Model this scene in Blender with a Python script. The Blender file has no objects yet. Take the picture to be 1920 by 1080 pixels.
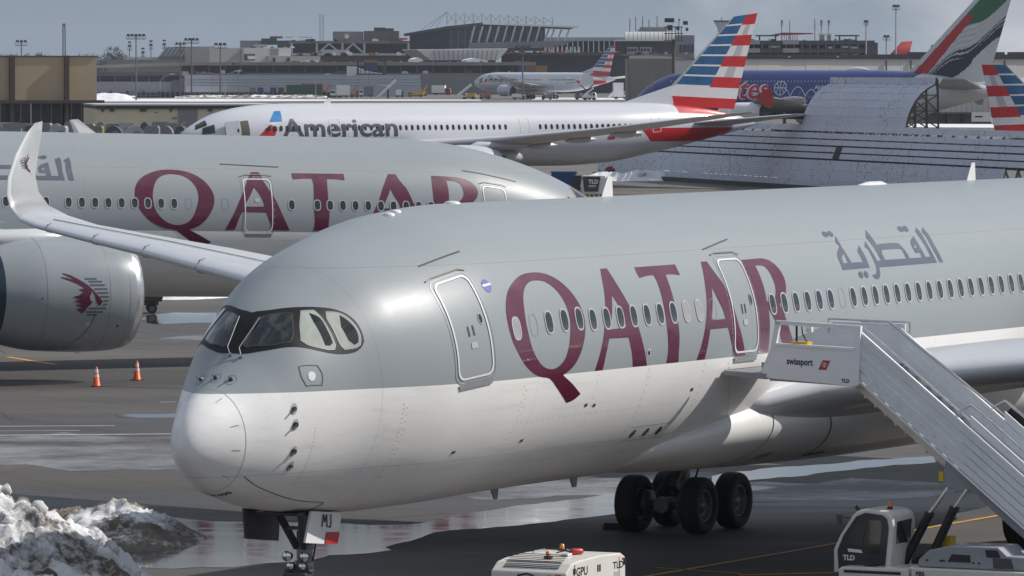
import bpy, bmesh, math, random
import numpy as np
from mathutils import Vector, Matrix, noise
from mathutils.geometry import delaunay_2d_cdt

random.seed(7)
SC = bpy.context.scene
COL = SC.collection
rad = math.radians

# ------------------------------------------------------------------ camera
FPX, HORIZON, CAMH = 10800.0, 122.0, 11.45       # focal length in photo pixels, horizon row, eye height
PITCH = math.atan((540 - HORIZON) / FPX)
cam_data = bpy.data.cameras.new('camera')
cam_data.sensor_width = 36.0
cam_data.lens = 36.0 * FPX / 1920.0
cam_data.clip_start = 1.0
cam_data.clip_end = 20000.0
cam = bpy.data.objects.new('camera', cam_data)
cam.location = (0, 0, CAMH)
cam.rotation_euler = (math.pi / 2 - PITCH, 0, 0)
COL.objects.link(cam)
SC.camera = cam

# ------------------------------------------------------------------ sky, sun, exposure
SUN_EL, SUN_AZ = 40.5, 79.0                        # azimuth clockwise from the view direction (+Y)
world = bpy.data.worlds.new('World')
SC.world = world
world.use_nodes = True
wn = world.node_tree.nodes
wl = world.node_tree.links
for n_ in list(wn):
    wn.remove(n_)
w_out = wn.new('ShaderNodeOutputWorld')
w_bg = wn.new('ShaderNodeBackground')
w_sky = wn.new('ShaderNodeTexSky')
w_sky.sky_type = 'NISHITA'
w_sky.sun_disc = False
w_sky.sun_elevation = rad(SUN_EL)
w_sky.sun_rotation = rad(SUN_AZ)
w_sky.air_density = 1.0
w_sky.dust_density = 1.5
w_sky.ozone_density = 1.4
w_tc = wn.new('ShaderNodeTexCoord')
w_map = wn.new('ShaderNodeMapping')
w_map.inputs['Scale'].default_value = (1.0, 1.0, 2.2)
w_map.inputs['Location'].default_value = (3.7, 2.1, 1.3)
w_noise = wn.new('ShaderNodeTexNoise')
w_noise.inputs['Scale'].default_value = 7.0
w_noise.inputs['Detail'].default_value = 7.0
w_noise.inputs['Roughness'].default_value = 0.55
w_ramp = wn.new('ShaderNodeValToRGB')
w_ramp.color_ramp.elements[0].position = 0.46
w_ramp.color_ramp.elements[1].position = 0.60
w_n2 = wn.new('ShaderNodeTexNoise')
w_n2.inputs['Scale'].default_value = 30.0
w_n2.inputs['Detail'].default_value = 8.0
w_cloud = wn.new('ShaderNodeValToRGB')
w_cloud.color_ramp.elements[0].color = (4.3, 4.5, 5.0, 1)
w_cloud.color_ramp.elements[1].color = (8.2, 8.2, 8.3, 1)
w_cloud.color_ramp.elements[0].position = 0.3
w_cloud.color_ramp.elements[1].position = 0.75
w_veil = wn.new('ShaderNodeMixRGB')                # thin high overcast over the blue
w_veil.inputs['Fac'].default_value = 0.80
w_veil.inputs['Color2'].default_value = (2.30, 3.05, 4.05, 1)
w_mix = wn.new('ShaderNodeMixRGB')
wl.new(w_tc.outputs['Generated'], w_map.inputs['Vector'])
wl.new(w_map.outputs[0], w_noise.inputs['Vector'])
wl.new(w_map.outputs[0], w_n2.inputs['Vector'])
wl.new(w_noise.outputs['Fac'], w_ramp.inputs['Fac'])
wl.new(w_n2.outputs['Fac'], w_cloud.inputs['Fac'])
wl.new(w_sky.outputs[0], w_veil.inputs['Color1'])
wl.new(w_veil.outputs[0], w_mix.inputs['Color1'])
wl.new(w_cloud.outputs[0], w_mix.inputs['Color2'])
wl.new(w_ramp.outputs['Color'], w_mix.inputs['Fac'])
wl.new(w_mix.outputs[0], w_bg.inputs['Color'])
w_bg.inputs['Strength'].default_value = 0.10
wl.new(w_bg.outputs[0], w_out.inputs['Surface'])

sun_data = bpy.data.lights.new('sun', 'SUN')
sun_data.energy = 4.3
sun_data.angle = rad(0.6)
sun_data.color = (1.0, 0.95, 0.88)
sun = bpy.data.objects.new('sun', sun_data)
sdir = Vector((math.sin(rad(SUN_AZ)) * math.cos(rad(SUN_EL)), math.cos(rad(SUN_AZ)) * math.cos(rad(SUN_EL)), math.sin(rad(SUN_EL))))
sun.rotation_euler = sdir.to_track_quat('Z', 'Y').to_euler()
sun.location = (60, 0, 80)
COL.objects.link(sun)

SC.view_settings.view_transform = 'Standard'
SC.view_settings.look = 'None'
SC.view_settings.exposure = 0.0
SC.view_settings.gamma = 1.0
SC.view_settings.use_curve_mapping = False

# ------------------------------------------------------------------ helpers: places
def ray(px, py):
    a = (px - 960.0) / FPX
    b = (540.0 - py) / FPX
    c, s = math.cos(PITCH), math.sin(PITCH)
    return Vector((a, c + b * s, -s + b * c))

def at(px, py, Y):
    """point of the world that stands Y metres ahead and shows at photo pixel px, py"""
    d = ray(px, py)
    return Vector((0, 0, CAMH)) + d * (Y / d.y)

def ground_at(px, py, z=0.0):
    d = ray(px, py)
    return Vector((0, 0, CAMH)) + d * ((z - CAMH) / d.z)

# ------------------------------------------------------------------ helpers: objects
def tag(o, label=None, cat=None, group=None, kind=None):
    if label: o['label'] = label
    if cat: o['category'] = cat
    if group: o['group'] = group
    if kind: o['kind'] = kind
    return o

def empty(name, loc=(0, 0, 0), rz=0.0, ry=0.0, label=None, cat=None, group=None):
    o = bpy.data.objects.new(name, None)
    o.empty_display_size = 0.3
    o.location = loc
    o.rotation_euler = (0, ry, rz)
    COL.objects.link(o)
    return tag(o, label, cat, group)

def link(name, me, parent=None, loc=None, rot=None):
    o = bpy.data.objects.new(name, me)
    COL.objects.link(o)
    if parent is not None: o.parent = parent
    if loc is not None: o.location = loc
    if rot is not None: o.rotation_euler = rot
    return o

def copy_tree(o, parent=None):
    c = o.copy()
    COL.objects.link(c)
    c.parent = parent
    for ch in o.children:
        copy_tree(ch, c)
    return c

class MB:
    """collects simple solids; build() links them as one mesh object"""
    def __init__(s):
        s.v = []; s.f = []; s.m = []; s.sm = []
    def add(s, vs, fs, mi=0, smooth=False):
        b = len(s.v)
        s.v += [tuple(v) for v in vs]
        for f in fs:
            s.f.append([b + i for i in f]); s.m.append(mi); s.sm.append(smooth)
        return s
    def box(s, x0, x1, y0, y1, z0, z1, mi=0):
        vs = [(x, y, z) for z in (z0, z1) for y in (y0, y1) for x in (x0, x1)]
        return s.add(vs, [(0, 2, 3, 1), (4, 5, 7, 6), (0, 1, 5, 4), (2, 6, 7, 3), (0, 4, 6, 2), (1, 3, 7, 5)], mi)
    def bar(s, a, b, w, h=None, mi=0, up=(0, 0, 1)):
        """rectangular bar from a to b, w wide, h high"""
        h = h or w
        a = Vector(a); b = Vector(b); d = (b - a)
        if d.length < 1e-6: return s
        d.normalize(); u = Vector(up)
        if abs(d.dot(u)) > 0.98: u = Vector((1, 0, 0))
        r = d.cross(u).normalized() * (w / 2); t = r.cross(d).normalized() * (h / 2)
        vs = [a - r - t, a + r - t, a + r + t, a - r + t, b - r - t, b + r - t, b + r + t, b - r + t]
        return s.add(vs, [(0, 3, 2, 1), (4, 5, 6, 7), (0, 1, 5, 4), (1, 2, 6, 5), (2, 3, 7, 6), (3, 0, 4, 7)], mi)
    def cyl(s, a, b, r0, r1=None, n=12, mi=0, smooth=True):
        r1 = r0 if r1 is None else r1
        a = Vector(a); b = Vector(b); d = (b - a).normalized()
        u = Vector((0, 0, 1)) if abs(d.z) < 0.9 else Vector((1, 0, 0))
        p = d.cross(u).normalized(); q = d.cross(p)
        vs = []
        for c, r in ((a, r0), (b, r1)):
            for i in range(n):
                t = 2 * math.pi * i / n
                vs.append(c + p * (r * math.cos(t)) + q * (r * math.sin(t)))
        s.add(vs, [(i, (i + 1) % n, n + (i + 1) % n, n + i) for i in range(n)], mi, smooth)
        s.add(vs[:n], [tuple(range(n))[::-1]], mi); s.add(vs[n:], [tuple(range(n))], mi)
        return s
    def tube(s, pts, r, n=8, mi=0):
        for i in range(len(pts) - 1): s.cyl(pts[i], pts[i + 1], r, r, n, mi)
        return s
    def prism(s, outline, axis, c0, c1, mi=0):
        """outline of 2-D points swept along an axis (0 x: (y,z); 1 y: (x,z); 2 z: (x,y)) from c0 to c1"""
        n = len(outline)
        def P(p, c):
            return (c, p[0], p[1]) if axis == 0 else (p[0], c, p[1]) if axis == 1 else (p[0], p[1], c)
        vs = [P(p, c0) for p in outline] + [P(p, c1) for p in outline]
        return s.add(vs, [tuple(range(n)), tuple(range(2 * n - 1, n - 1, -1))] + [(i, n + i, n + (i + 1) % n, (i + 1) % n) for i in range(n)], mi)
    def lathe(s, prof, origin, axis, n=32, mi=0, smooth=True):
        """profile of (distance along axis, radius) turned round an axis"""
        o = Vector(origin); d = Vector(axis).normalized()
        u = Vector((0, 0, 1)) if abs(d.z) < 0.9 else Vector((1, 0, 0))
        p = d.cross(u).normalized(); q = d.cross(p)
        vs = []
        for (t, r) in prof:
            for i in range(n):
                a = 2 * math.pi * i / n
                vs.append(o + d * t + p * (r * math.cos(a)) + q * (r * math.sin(a)))
        fs = []
        for k in range(len(prof) - 1):
            for i in range(n):
                fs.append((k * n + i, k * n + (i + 1) % n, (k + 1) * n + (i + 1) % n, (k + 1) * n + i))
        return s.add(vs, fs, mi, smooth)
    def mesh(s, name, mats, fix=True):
        me = bpy.data.meshes.new(name)
        me.from_pydata(s.v, [], s.f)
        for m in (mats if isinstance(mats, (list, tuple)) else [mats]): me.materials.append(m)
        me.polygons.foreach_set('material_index', s.m)
        me.polygons.foreach_set('use_smooth', s.sm)
        if fix:
            bm = bmesh.new(); bm.from_mesh(me)
            bmesh.ops.recalc_face_normals(bm, faces=bm.faces)
            bm.to_mesh(me); bm.free()
        me.update()
        return me
    def build(s, name, mats, parent=None, bevel=0.0, loc=None, rot=None):
        o = link(name, s.mesh(name, mats), parent, loc, rot)
        if bevel:
            b = o.modifiers.new('bevel', 'BEVEL')
            b.width = bevel; b.segments = 2; b.limit_method = 'ANGLE'; b.angle_limit = rad(40)
        return o

def box_obj(name, mat, parent, *dims, bevel=0.0):
    return MB().box(*dims).build(name, mat, parent, bevel)

# ------------------------------------------------------------------ materials
class NT:
    def __init__(s, name):
        s.mat = bpy.data.materials.new(name)
        s.mat.use_nodes = True
        s.t = s.mat.node_tree
        s.bsdf = s.t.nodes['Principled BSDF']
        s.tc = s.t.nodes.new('ShaderNodeTexCoord')
    def n(s, kind, **kw):
        x = s.t.nodes.new(kind)
        for k, v in kw.items(): setattr(x, k, v)
        return x
    def put(s, sock, v):
        if isinstance(v, bpy.types.NodeSocket): s.t.links.new(v, sock)
        elif v is not None: sock.default_value = v
    def math(s, op, a, b=None, c=None, clamp=False):
        x = s.n('ShaderNodeMath', operation=op); x.use_clamp = clamp
        s.put(x.inputs[0], a)
        if b is not None: s.put(x.inputs[1], b)
        if c is not None: s.put(x.inputs[2], c)
        return x.outputs[0]
    def noise(s, scale, detail=4, rough=0.55, vec=None, mapscale=None, coord='Object', loc=None):
        v = vec or s.tc.outputs[coord]
        if mapscale or loc:
            m = s.n('ShaderNodeMapping'); s.put(m.inputs['Vector'], v)
            if mapscale: m.inputs['Scale'].default_value = mapscale
            if loc: m.inputs['Location'].default_value = loc
            v = m.outputs[0]
        x = s.n('ShaderNodeTexNoise'); s.put(x.inputs['Vector'], v)
        x.inputs['Scale'].default_value = scale; x.inputs['Detail'].default_value = detail
        x.inputs['Roughness'].default_value = rough
        return x.outputs['Fac']
    def ramp(s, fac, stops):
        x = s.n('ShaderNodeValToRGB'); s.put(x.inputs['Fac'], fac)
        e = x.color_ramp.elements
        while len(e) < len(stops): e.new(0.5)
        for q, (p, c) in zip(e, stops):
            q.position = p; q.color = (c, c, c, 1) if isinstance(c, (int, float)) else (*c, 1)
        return x.outputs['Color']
    def mix(s, fac, a, b, blend='MIX'):
        x = s.n('ShaderNodeMixRGB', blend_type=blend)
        s.put(x.inputs['Fac'], fac)
        for i, v in ((1, a), (2, b)):
            if isinstance(v, (tuple, list)): v = (*v[:3], 1)
            s.put(x.inputs[i], v)
        return x.outputs[0]
    def sep(s, vec):
        x = s.n('ShaderNodeSeparateXYZ'); s.put(x.inputs[0], vec); return x.outputs
    def bump(s, h, strength=0.3, dist=0.02):
        x = s.n('ShaderNodeBump'); x.inputs['Strength'].default_value = strength; x.inputs['Distance'].default_value = dist
        s.put(x.inputs['Height'], h); s.t.links.new(x.outputs[0], s.bsdf.inputs['Normal'])
    def out(s, color=None, rough=None, metal=None, spec=None, coat=None, coat_rough=None):
        b = s.bsdf.inputs
        if color is not None:
            if isinstance(color, (tuple, list)): color = (*color[:3], 1)
            s.put(b['Base Color'], color)
        if rough is not None: s.put(b['Roughness'], rough)
        if metal is not None: s.put(b['Metallic'], metal)
        if spec is not None: s.put(b['Specular IOR Level'], spec)
        if coat is not None: s.put(b['Coat Weight'], coat)
        if coat_rough is not None: s.put(b['Coat Roughness'], coat_rough)
        return s.mat

MATS = {}
def M(name, col, rough=0.5, metal=0.0, coat=0.0, var=0.08, scale=2.0, spec=0.5, rvar=0.1, bump=0.0):
    """plain procedural paint, metal, rubber ...: a base colour with slight noise in colour and gloss"""
    if name in MATS: return MATS[name]
    t = NT(name)
    f = t.noise(scale, 5)
    f2 = t.noise(scale * 9, 3)
    k = t.math('ADD', t.math('MULTIPLY', f, 0.7), t.math('MULTIPLY', f2, 0.3))
    c = t.mix(t.ramp(k, [(0.3, 0.0), (0.7, 1.0)]), tuple(x * (1 - var) for x in col), tuple(min(1, x * (1 + var)) for x in col))
    r = t.math('ADD', t.math('MULTIPLY', t.math('SUBTRACT', f, 0.5), rvar * 2), rough, clamp=True)
    t.out(c, r, metal, spec, coat, 0.06 if coat else None)
    if bump: t.bump(f2, bump, 0.02)
    MATS[name] = t.mat
    return t.mat

WHITE = M('white_paint', (0.70, 0.70, 0.71), 0.34, coat=0.3, var=0.04, scale=0.6)
MAROON = M('maroon_paint', (0.088, 0.003, 0.027), 0.30, coat=0.5, var=0.10, scale=1.5)
SLATE = M('slate_paint', (0.082, 0.094, 0.132), 0.33, coat=0.3, var=0.06)
FRAME_PALE = M('pale_grey_frame', (0.40, 0.41, 0.43), 0.35, var=0.05)
DARK_LINE = M('dark_joint', (0.05, 0.05, 0.055), 0.6)
BLACK = M('black_paint', (0.018, 0.018, 0.020), 0.38, var=0.1)
RUBBER = M('tyre_rubber', (0.016, 0.016, 0.018), 0.75, var=0.25, scale=6, bump=0.2)
METAL = M('bare_metal', (0.55, 0.56, 0.58), 0.28, metal=0.9, var=0.12, scale=5)
DARK_METAL = M('dark_metal', (0.09, 0.09, 0.10), 0.45, metal=0.5, var=0.2, scale=6)
GREY_METAL = M('grey_metal', (0.26, 0.27, 0.29), 0.42, metal=0.2, var=0.12, scale=5)
RIM = M('wheel_rim', (0.16, 0.16, 0.165), 0.42, metal=0.4, var=0.15, scale=6)
CHROME = M('polished_chrome', (0.80, 0.80, 0.80), 0.12, metal=1.0, var=0.05)
ORANGE_LAMP = M('orange_lens', (0.62, 0.16, 0.02), 0.25, coat=0.5)
RED = M('red_paint', (0.42, 0.016, 0.020), 0.34, coat=0.3, var=0.08)
YELLOW = M('yellow_paint', (0.62, 0.40, 0.02), 0.4, var=0.1)
ORANGE = M('orange_plastic', (0.70, 0.10, 0.018), 0.45, var=0.08, scale=8)
AMBER = M('amber_lens', (0.60, 0.25, 0.05), 0.3)

def glass_mat(name, col=(0.012, 0.014, 0.016), rough=0.06):
    t = NT(name)
    f = t.noise(3.0, 3)
    c = t.mix(f, tuple(x * 0.7 for x in col), tuple(x * 1.5 for x in col))
    t.out(c, rough, 0.0, 0.6, 0.6, 0.03)
    return t.mat
GLASS = glass_mat('dark_window_glass')
SHADED = glass_mat('window_with_blind', (0.30, 0.29, 0.29), 0.18)
PALE_PANE = glass_mat('pane_over_pale_lining', (0.34, 0.37, 0.33), 0.10)
MASK_BLACK = M('cockpit_mask_paint', (0.010, 0.010, 0.011), 0.5, spec=0.25, var=0.1)
BLUE_GLASS = glass_mat('blue_glass', (0.012, 0.022, 0.045), 0.1)
# ------------------------------------------------------------------ lofted bodies (fuselages, nacelles) and what is painted on them
def pch(x, xk, yk):
    xk = np.asarray(xk, float); yk = np.asarray(yk, float); h = np.diff(xk); d = np.diff(yk) / h
    m = np.zeros(len(xk)); m[0] = d[0]; m[-1] = d[-1]
    for i in range(1, len(xk) - 1):
        if d[i - 1] * d[i] > 0:
            w1, w2 = 2 * h[i] + h[i - 1], h[i] + 2 * h[i - 1]
            m[i] = (w1 + w2) / (w1 / d[i - 1] + w2 / d[i])
    x = np.clip(x, xk[0], xk[-1]); i = np.clip(np.searchsorted(xk, x) - 1, 0, len(xk) - 2)
    t = (x - xk[i]) / h[i]
    return (2 * t**3 - 3 * t**2 + 1) * yk[i] + (t**3 - 2 * t**2 + t) * h[i] * m[i] + (-2 * t**3 + 3 * t**2) * yk[i + 1] + (t**3 - t**2) * h[i] * m[i + 1]

class Fus:
    """body along local x: x = distance aft, y = right, z = up; sections are ellipses given by top, bottom, half width"""
    def __init__(s, K, TOP, BOT, WID, yc=0.0):
        s.s0 = K[0]; s.s1 = K[-1]; s.xk = np.sqrt(np.array(K) - s.s0); s.t = np.array(TOP, float); s.b = np.array(BOT, float); s.w = np.array(WID, float); s.yc = yc
    def pt(s, S, ph):
        S = np.asarray(S, float); ph = np.asarray(ph, float)
        x = np.sqrt(np.maximum(S - s.s0, 0))
        zt, zb, w = pch(x, s.xk, s.t), pch(x, s.xk, s.b), pch(x, s.xk, s.w)
        return np.stack(np.broadcast_arrays(S, s.yc + w * np.cos(ph), (zt + zb) / 2 + (zt - zb) / 2 * np.sin(ph)), -1)
    def nrm(s, S, ph):
        S = np.maximum(np.asarray(S, float), s.s0 + 2e-3); ph = np.asarray(ph, float); e = 1e-3
        a = s.pt(S + e, ph) - s.pt(S - e, ph); b = s.pt(S, ph + e) - s.pt(S, ph - e)
        n = np.cross(b, a) * -1.0
        n = np.cross(a, b) * -1.0
        l = np.linalg.norm(n, axis=-1, keepdims=True); n = n / np.maximum(l, 1e-12)
        c = s.pt(S, ph); q = s.pt(S, ph + math.pi); out = (c - q)
        sg = np.sign((out * n).sum(-1, keepdims=True)); sg[sg == 0] = 1
        return n * sg
    def off(s, S, ph, d): return s.pt(S, ph) + s.nrm(S, ph) * d

def set_normals(me, nr):
    # faces must wind the same way as the given normals
    nr = np.asarray(nr, float); bad = []
    me.update()
    for p in me.polygons:
        k = nr[list(p.vertices)].mean(0)
        if p.normal.x * k[0] + p.normal.y * k[1] + p.normal.z * k[2] < 0: bad.append(p.index)
    if bad:
        bm = bmesh.new(); bm.from_mesh(me); bm.faces.ensure_lookup_table()
        bmesh.ops.reverse_faces(bm, faces=[bm.faces[i] for i in bad]); bm.to_mesh(me); bm.free()
    me.polygons.foreach_set('use_smooth', [True] * len(me.polygons))
    me.normals_split_custom_set_from_vertices([tuple(x) for x in nr])

def loft(name, F, stations, mat, parent, n=96, cap0=False, cap1=False, inner=False):
    st = np.array(stations, float); ph = np.linspace(0, 2 * math.pi, n, endpoint=False)
    S, P = np.meshgrid(st, ph, indexing='ij')
    V = F.pt(S, P).reshape(-1, 3); N = F.nrm(S, P).reshape(-1, 3)
    fs = []
    for k in range(len(st) - 1):
        for i in range(n):
            fs.append((k * n + i, (k + 1) * n + i, (k + 1) * n + (i + 1) % n, k * n + (i + 1) % n))
    if cap0: fs.append(tuple(range(n)))
    if cap1: fs.append(tuple(range((len(st) - 1) * n + n - 1, (len(st) - 1) * n - 1, -1)))
    me = bpy.data.meshes.new(name); me.from_pydata(V.tolist(), [], fs)
    for m in (mat if isinstance(mat, (list, tuple)) else [mat]): me.materials.append(m)
    set_normals(me, N)
    return link(name, me, parent)

def resample(loop, step):
    out = []
    for i in range(len(loop)):
        a = loop[i]; b = loop[(i + 1) % len(loop)]
        k = max(1, int(math.hypot(b[0] - a[0], b[1] - a[1]) / step))
        out += [(a[0] + (b[0] - a[0]) * j / k, a[1] + (b[1] - a[1]) * j / k) for j in range(k)]
    return out

def smooth_loop(loop, corner=38, sub=3):
    """rounds the gentle bends of a closed outline and keeps its sharp corners"""
    n = len(loop); out = []
    def ang(i):
        a, b, c = loop[i - 1], loop[i], loop[(i + 1) % n]
        return abs((math.degrees(math.atan2(c[1] - b[1], c[0] - b[0]) - math.atan2(b[1] - a[1], b[0] - a[0])) + 180) % 360 - 180)
    sharp = [ang(i) > corner for i in range(n)]
    for i in range(n):
        p0, p1, p2, p3 = loop[i - 1], loop[i], loop[(i + 1) % n], loop[(i + 2) % n]
        m1 = [(p2[k] - p1[k]) if sharp[i] else (p2[k] - p0[k]) / 2 for k in (0, 1)]
        m2 = [(p2[k] - p1[k]) if sharp[(i + 1) % n] else (p3[k] - p1[k]) / 2 for k in (0, 1)]
        for j in range(sub):
            t = j / sub
            out.append(tuple((2 * t**3 - 3 * t**2 + 1) * p1[k] + (t**3 - 2 * t**2 + t) * m1[k] + (-2 * t**3 + 3 * t**2) * p2[k] + (t**3 - t**2) * m2[k] for k in (0, 1)))
    return out

def flat_tris(loops, grid):
    """triangles of a flat outline with holes, with extra inner points every grid metres"""
    vs, ed = [], []
    for lp in loops:
        b = len(vs); vs += [Vector(p) for p in lp]; ed += [(b + i, b + (i + 1) % len(lp)) for i in range(len(lp))]
    if grid:
        xs = [v.x for v in vs]; ys = [v.y for v in vs]
        x = min(xs) + grid / 2
        while x < max(xs):
            y = min(ys) + grid / 2
            while y < max(ys):
                vs.append(Vector((x, y))); y += grid
            x += grid
    r = delaunay_2d_cdt(vs, ed, [], 0, 1e-5)
    P = np.array([tuple(v) for v in r[0]]); T = np.array([f for f in r[2]])
    C = P[T].mean(1); ins = np.zeros(len(C), bool)
    for lp in loops:                                   # even-odd rule
        L = np.array(lp); A = L; B = np.roll(L, -1, 0)
        for (x0, y0), (x1, y1) in zip(A, B):
            if y0 == y1: continue
            ins ^= ((y0 > C[:, 1]) != (y1 > C[:, 1])) & (C[:, 0] < (x1 - x0) * (C[:, 1] - y0) / (y1 - y0) + x0)
    T = T[ins]
    used = sorted({int(i) for f in T for i in f}); ix = {q: i for i, q in enumerate(used)}
    return [tuple(P[i]) for i in used], [tuple(ix[int(i)] for i in f) for f in T]

def decal_mesh(name, F, loops, mat, d=0.006, grid=0.16, R=3.0, edge=0.12, soft=True):
    """loops of (s, phi degrees) laid on the body F"""
    L = []
    for lp in loops:
        q = [(a, rad(b) * R) for a, b in lp]
        if soft: q = smooth_loop(q)
        L.append(resample(q, edge))
    V, T = flat_tris(L, grid)
    S = np.array([v[0] for v in V]); P = np.array([v[1] / R for v in V])
    me = bpy.data.meshes.new(name); me.from_pydata(F.off(S, P, d).tolist(), [], T)
    me.materials.append(mat)
    set_normals(me, F.nrm(S, P))
    return me

def decal(name, F, loops, mat, parent, **kw):
    return link(name, decal_mesh(name, F, loops, mat, **kw), parent)

def rrect(s0, s1, p0, p1, r, R=3.0, k=6):
    """rounded rectangle in (s, phi degrees); r in metres"""
    v0, v1 = rad(p0) * R, rad(p1) * R; out = []
    for cx, cy, a0 in ((s1 - r, v1 - r, 0), (s0 + r, v1 - r, 90), (s0 + r, v0 + r, 180), (s1 - r, v0 + r, 270)):
        for i in range(k + 1):
            a = rad(a0 + 90 * i / k); out.append((cx + r * math.cos(a), math.degrees((cy + r * math.sin(a)) / R)))
    return out

def grow(loop, d, R=3.0):
    """rounded loop pushed outward (or inward) by d metres about its centre"""
    cx = sum(p[0] for p in loop) / len(loop); cy = sum(p[1] for p in loop) / len(loop)
    hx = max(abs(p[0] - cx) for p in loop); hy = max(abs(p[1] - cy) for p in loop) * rad(1) * R
    return [(cx + (p[0] - cx) * (hx + d) / hx, cy + (p[1] - cy) * (hy + d) / hy) for p in loop]

def oval(cs, cp, w, h, R=3.0, n=20, e=0.75):
    out = []
    for i in range(n):
        a = 2 * math.pi * i / n
        out.append((cs + w / 2 * math.copysign(abs(math.cos(a)) ** e, math.cos(a)), cp + math.degrees(h / 2 / R * math.copysign(abs(math.sin(a)) ** e, math.sin(a)))))
    return out

def line_loop(pts, w, R=3.0):
    """thin painted line through (s, phi) points as a closed loop"""
    q = [(a, rad(b) * R) for a, b in pts]; l, r = [], []
    for i, p in enumerate(q):
        a = q[max(i - 1, 0)]; b = q[min(i + 1, len(q) - 1)]
        dx, dy = b[0] - a[0], b[1] - a[1]; k = math.hypot(dx, dy) or 1
        l.append((p[0] - dy / k * w / 2, math.degrees((p[1] + dx / k * w / 2) / R))); r.append((p[0] + dy / k * w / 2, math.degrees((p[1] - dx / k * w / 2) / R)))
    return l + r[::-1]

def text_mesh(txt, size=1.0, bold=0.0, shear=0.0, space=1.0, cut=0.0):
    """flat lettering as vertices and faces (x right, y up), starting at 0,0"""
    cu = bpy.data.curves.new('text', 'FONT')
    cu.body = txt; cu.size = size; cu.offset = bold; cu.shear = shear; cu.space_character = space; cu.resolution_u = 3
    o = bpy.data.objects.new('text', cu); COL.objects.link(o)
    bpy.context.view_layer.update()
    me = o.to_mesh()
    bm = bmesh.new(); bm.from_mesh(me); o.to_mesh_clear()
    bmesh.ops.triangulate(bm, faces=bm.faces)
    if cut:
        ys = [v.co.y for v in bm.verts]; y = math.floor(min(ys) / cut) * cut
        while y < max(ys):
            bmesh.ops.bisect_plane(bm, geom=bm.verts[:] + bm.edges[:] + bm.faces[:], plane_co=(0, y, 0), plane_no=(0, 1, 0)); y += cut
    V = [(v.co.x, v.co.y) for v in bm.verts]; bm.verts.index_update()
    Fc = [tuple(v.index for v in f.verts) for f in bm.faces]
    bm.free(); bpy.data.objects.remove(o); bpy.data.curves.remove(cu)
    x0 = min(v[0] for v in V)
    return [(a - x0, b) for a, b in V], Fc

def text_on(name, F, txt, s, phi, size, mat, parent, side=-1, R=3.0, d=0.008, sx=1.0, **kw):
    """lettering on a body; side -1 = port (reads nose to tail), +1 = starboard (reads tail to nose)"""
    V, T = text_mesh(txt, size, cut=0.25, **kw)
    S = np.array([s - side * v[0] * sx for v in V]); P = np.array([rad(phi) + side * v[1] / R for v in V])
    me = bpy.data.meshes.new(name); me.from_pydata(F.off(S, P, d).tolist(), [], T); me.materials.append(mat)
    set_normals(me, F.nrm(S, P))
    return link(name, me, parent)

def text_flat(name, txt, origin, right, up, size, mat, parent, sx=1.0, **kw):
    """lettering on a flat face"""
    V, T = text_mesh(txt, size, **kw)
    o, r, u = Vector(origin), Vector(right).normalized(), Vector(up).normalized()
    me = bpy.data.meshes.new(name); me.from_pydata([o + r * (a * sx) + u * b for a, b in V], [], T); me.materials.append(mat)
    return link(name, me, parent)

def foil(name, sections, mats, parent, n=22, split=0.0, cap=True):
    """wing, fin or tailplane through sections (leading edge, trailing edge, up vector, thickness/chord); faces ahead of split take material 1"""
    xs = [0.5 - 0.5 * math.cos(math.pi * i / n) for i in range(n + 1)]
    def yt(x, t): return 5 * t * (0.2969 * math.sqrt(x) - 0.126 * x - 0.3516 * x * x + 0.2843 * x**3 - 0.1036 * x**4)
    V, Fc, Mi = [], [], []; m = 2 * n
    for le, te, up, t in sections:
        le, te, up = Vector(le), Vector(te), Vector(up).normalized(); c = te - le
        ring = [(x, yt(x, t)) for x in xs] + [(x, -yt(x, t) * 0.75) for x in xs[-2:0:-1]]
        V += [tuple(le + c * x + up * (y * c.length)) for x, y in ring]
    for k in range(len(sections) - 1):
        for i in range(m):
            j = (i + 1) % m; Fc.append((k * m + i, k * m + j, (k + 1) * m + j, (k + 1) * m + i))
            x = xs[i] if i < n else xs[2 * n - i - 1]
            Mi.append(1 if x < split else 0)
    if cap:
        Fc += [tuple(range(m)), tuple(range((len(sections) - 1) * m, len(sections) * m))]; Mi += [0, 0]
    me = bpy.data.meshes.new(name); me.from_pydata(V, [], Fc)
    for q in (mats if isinstance(mats, (list, tuple)) else [mats]): me.materials.append(q)
    me.polygons.foreach_set('material_index', Mi)
    bm = bmesh.new(); bm.from_mesh(me); bmesh.ops.recalc_face_normals(bm, faces=bm.faces); bm.to_mesh(me); bm.free()
    me.polygons.foreach_set('use_smooth', [len(p.vertices) == 4 for p in me.polygons])
    return link(name, me, parent)
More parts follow.
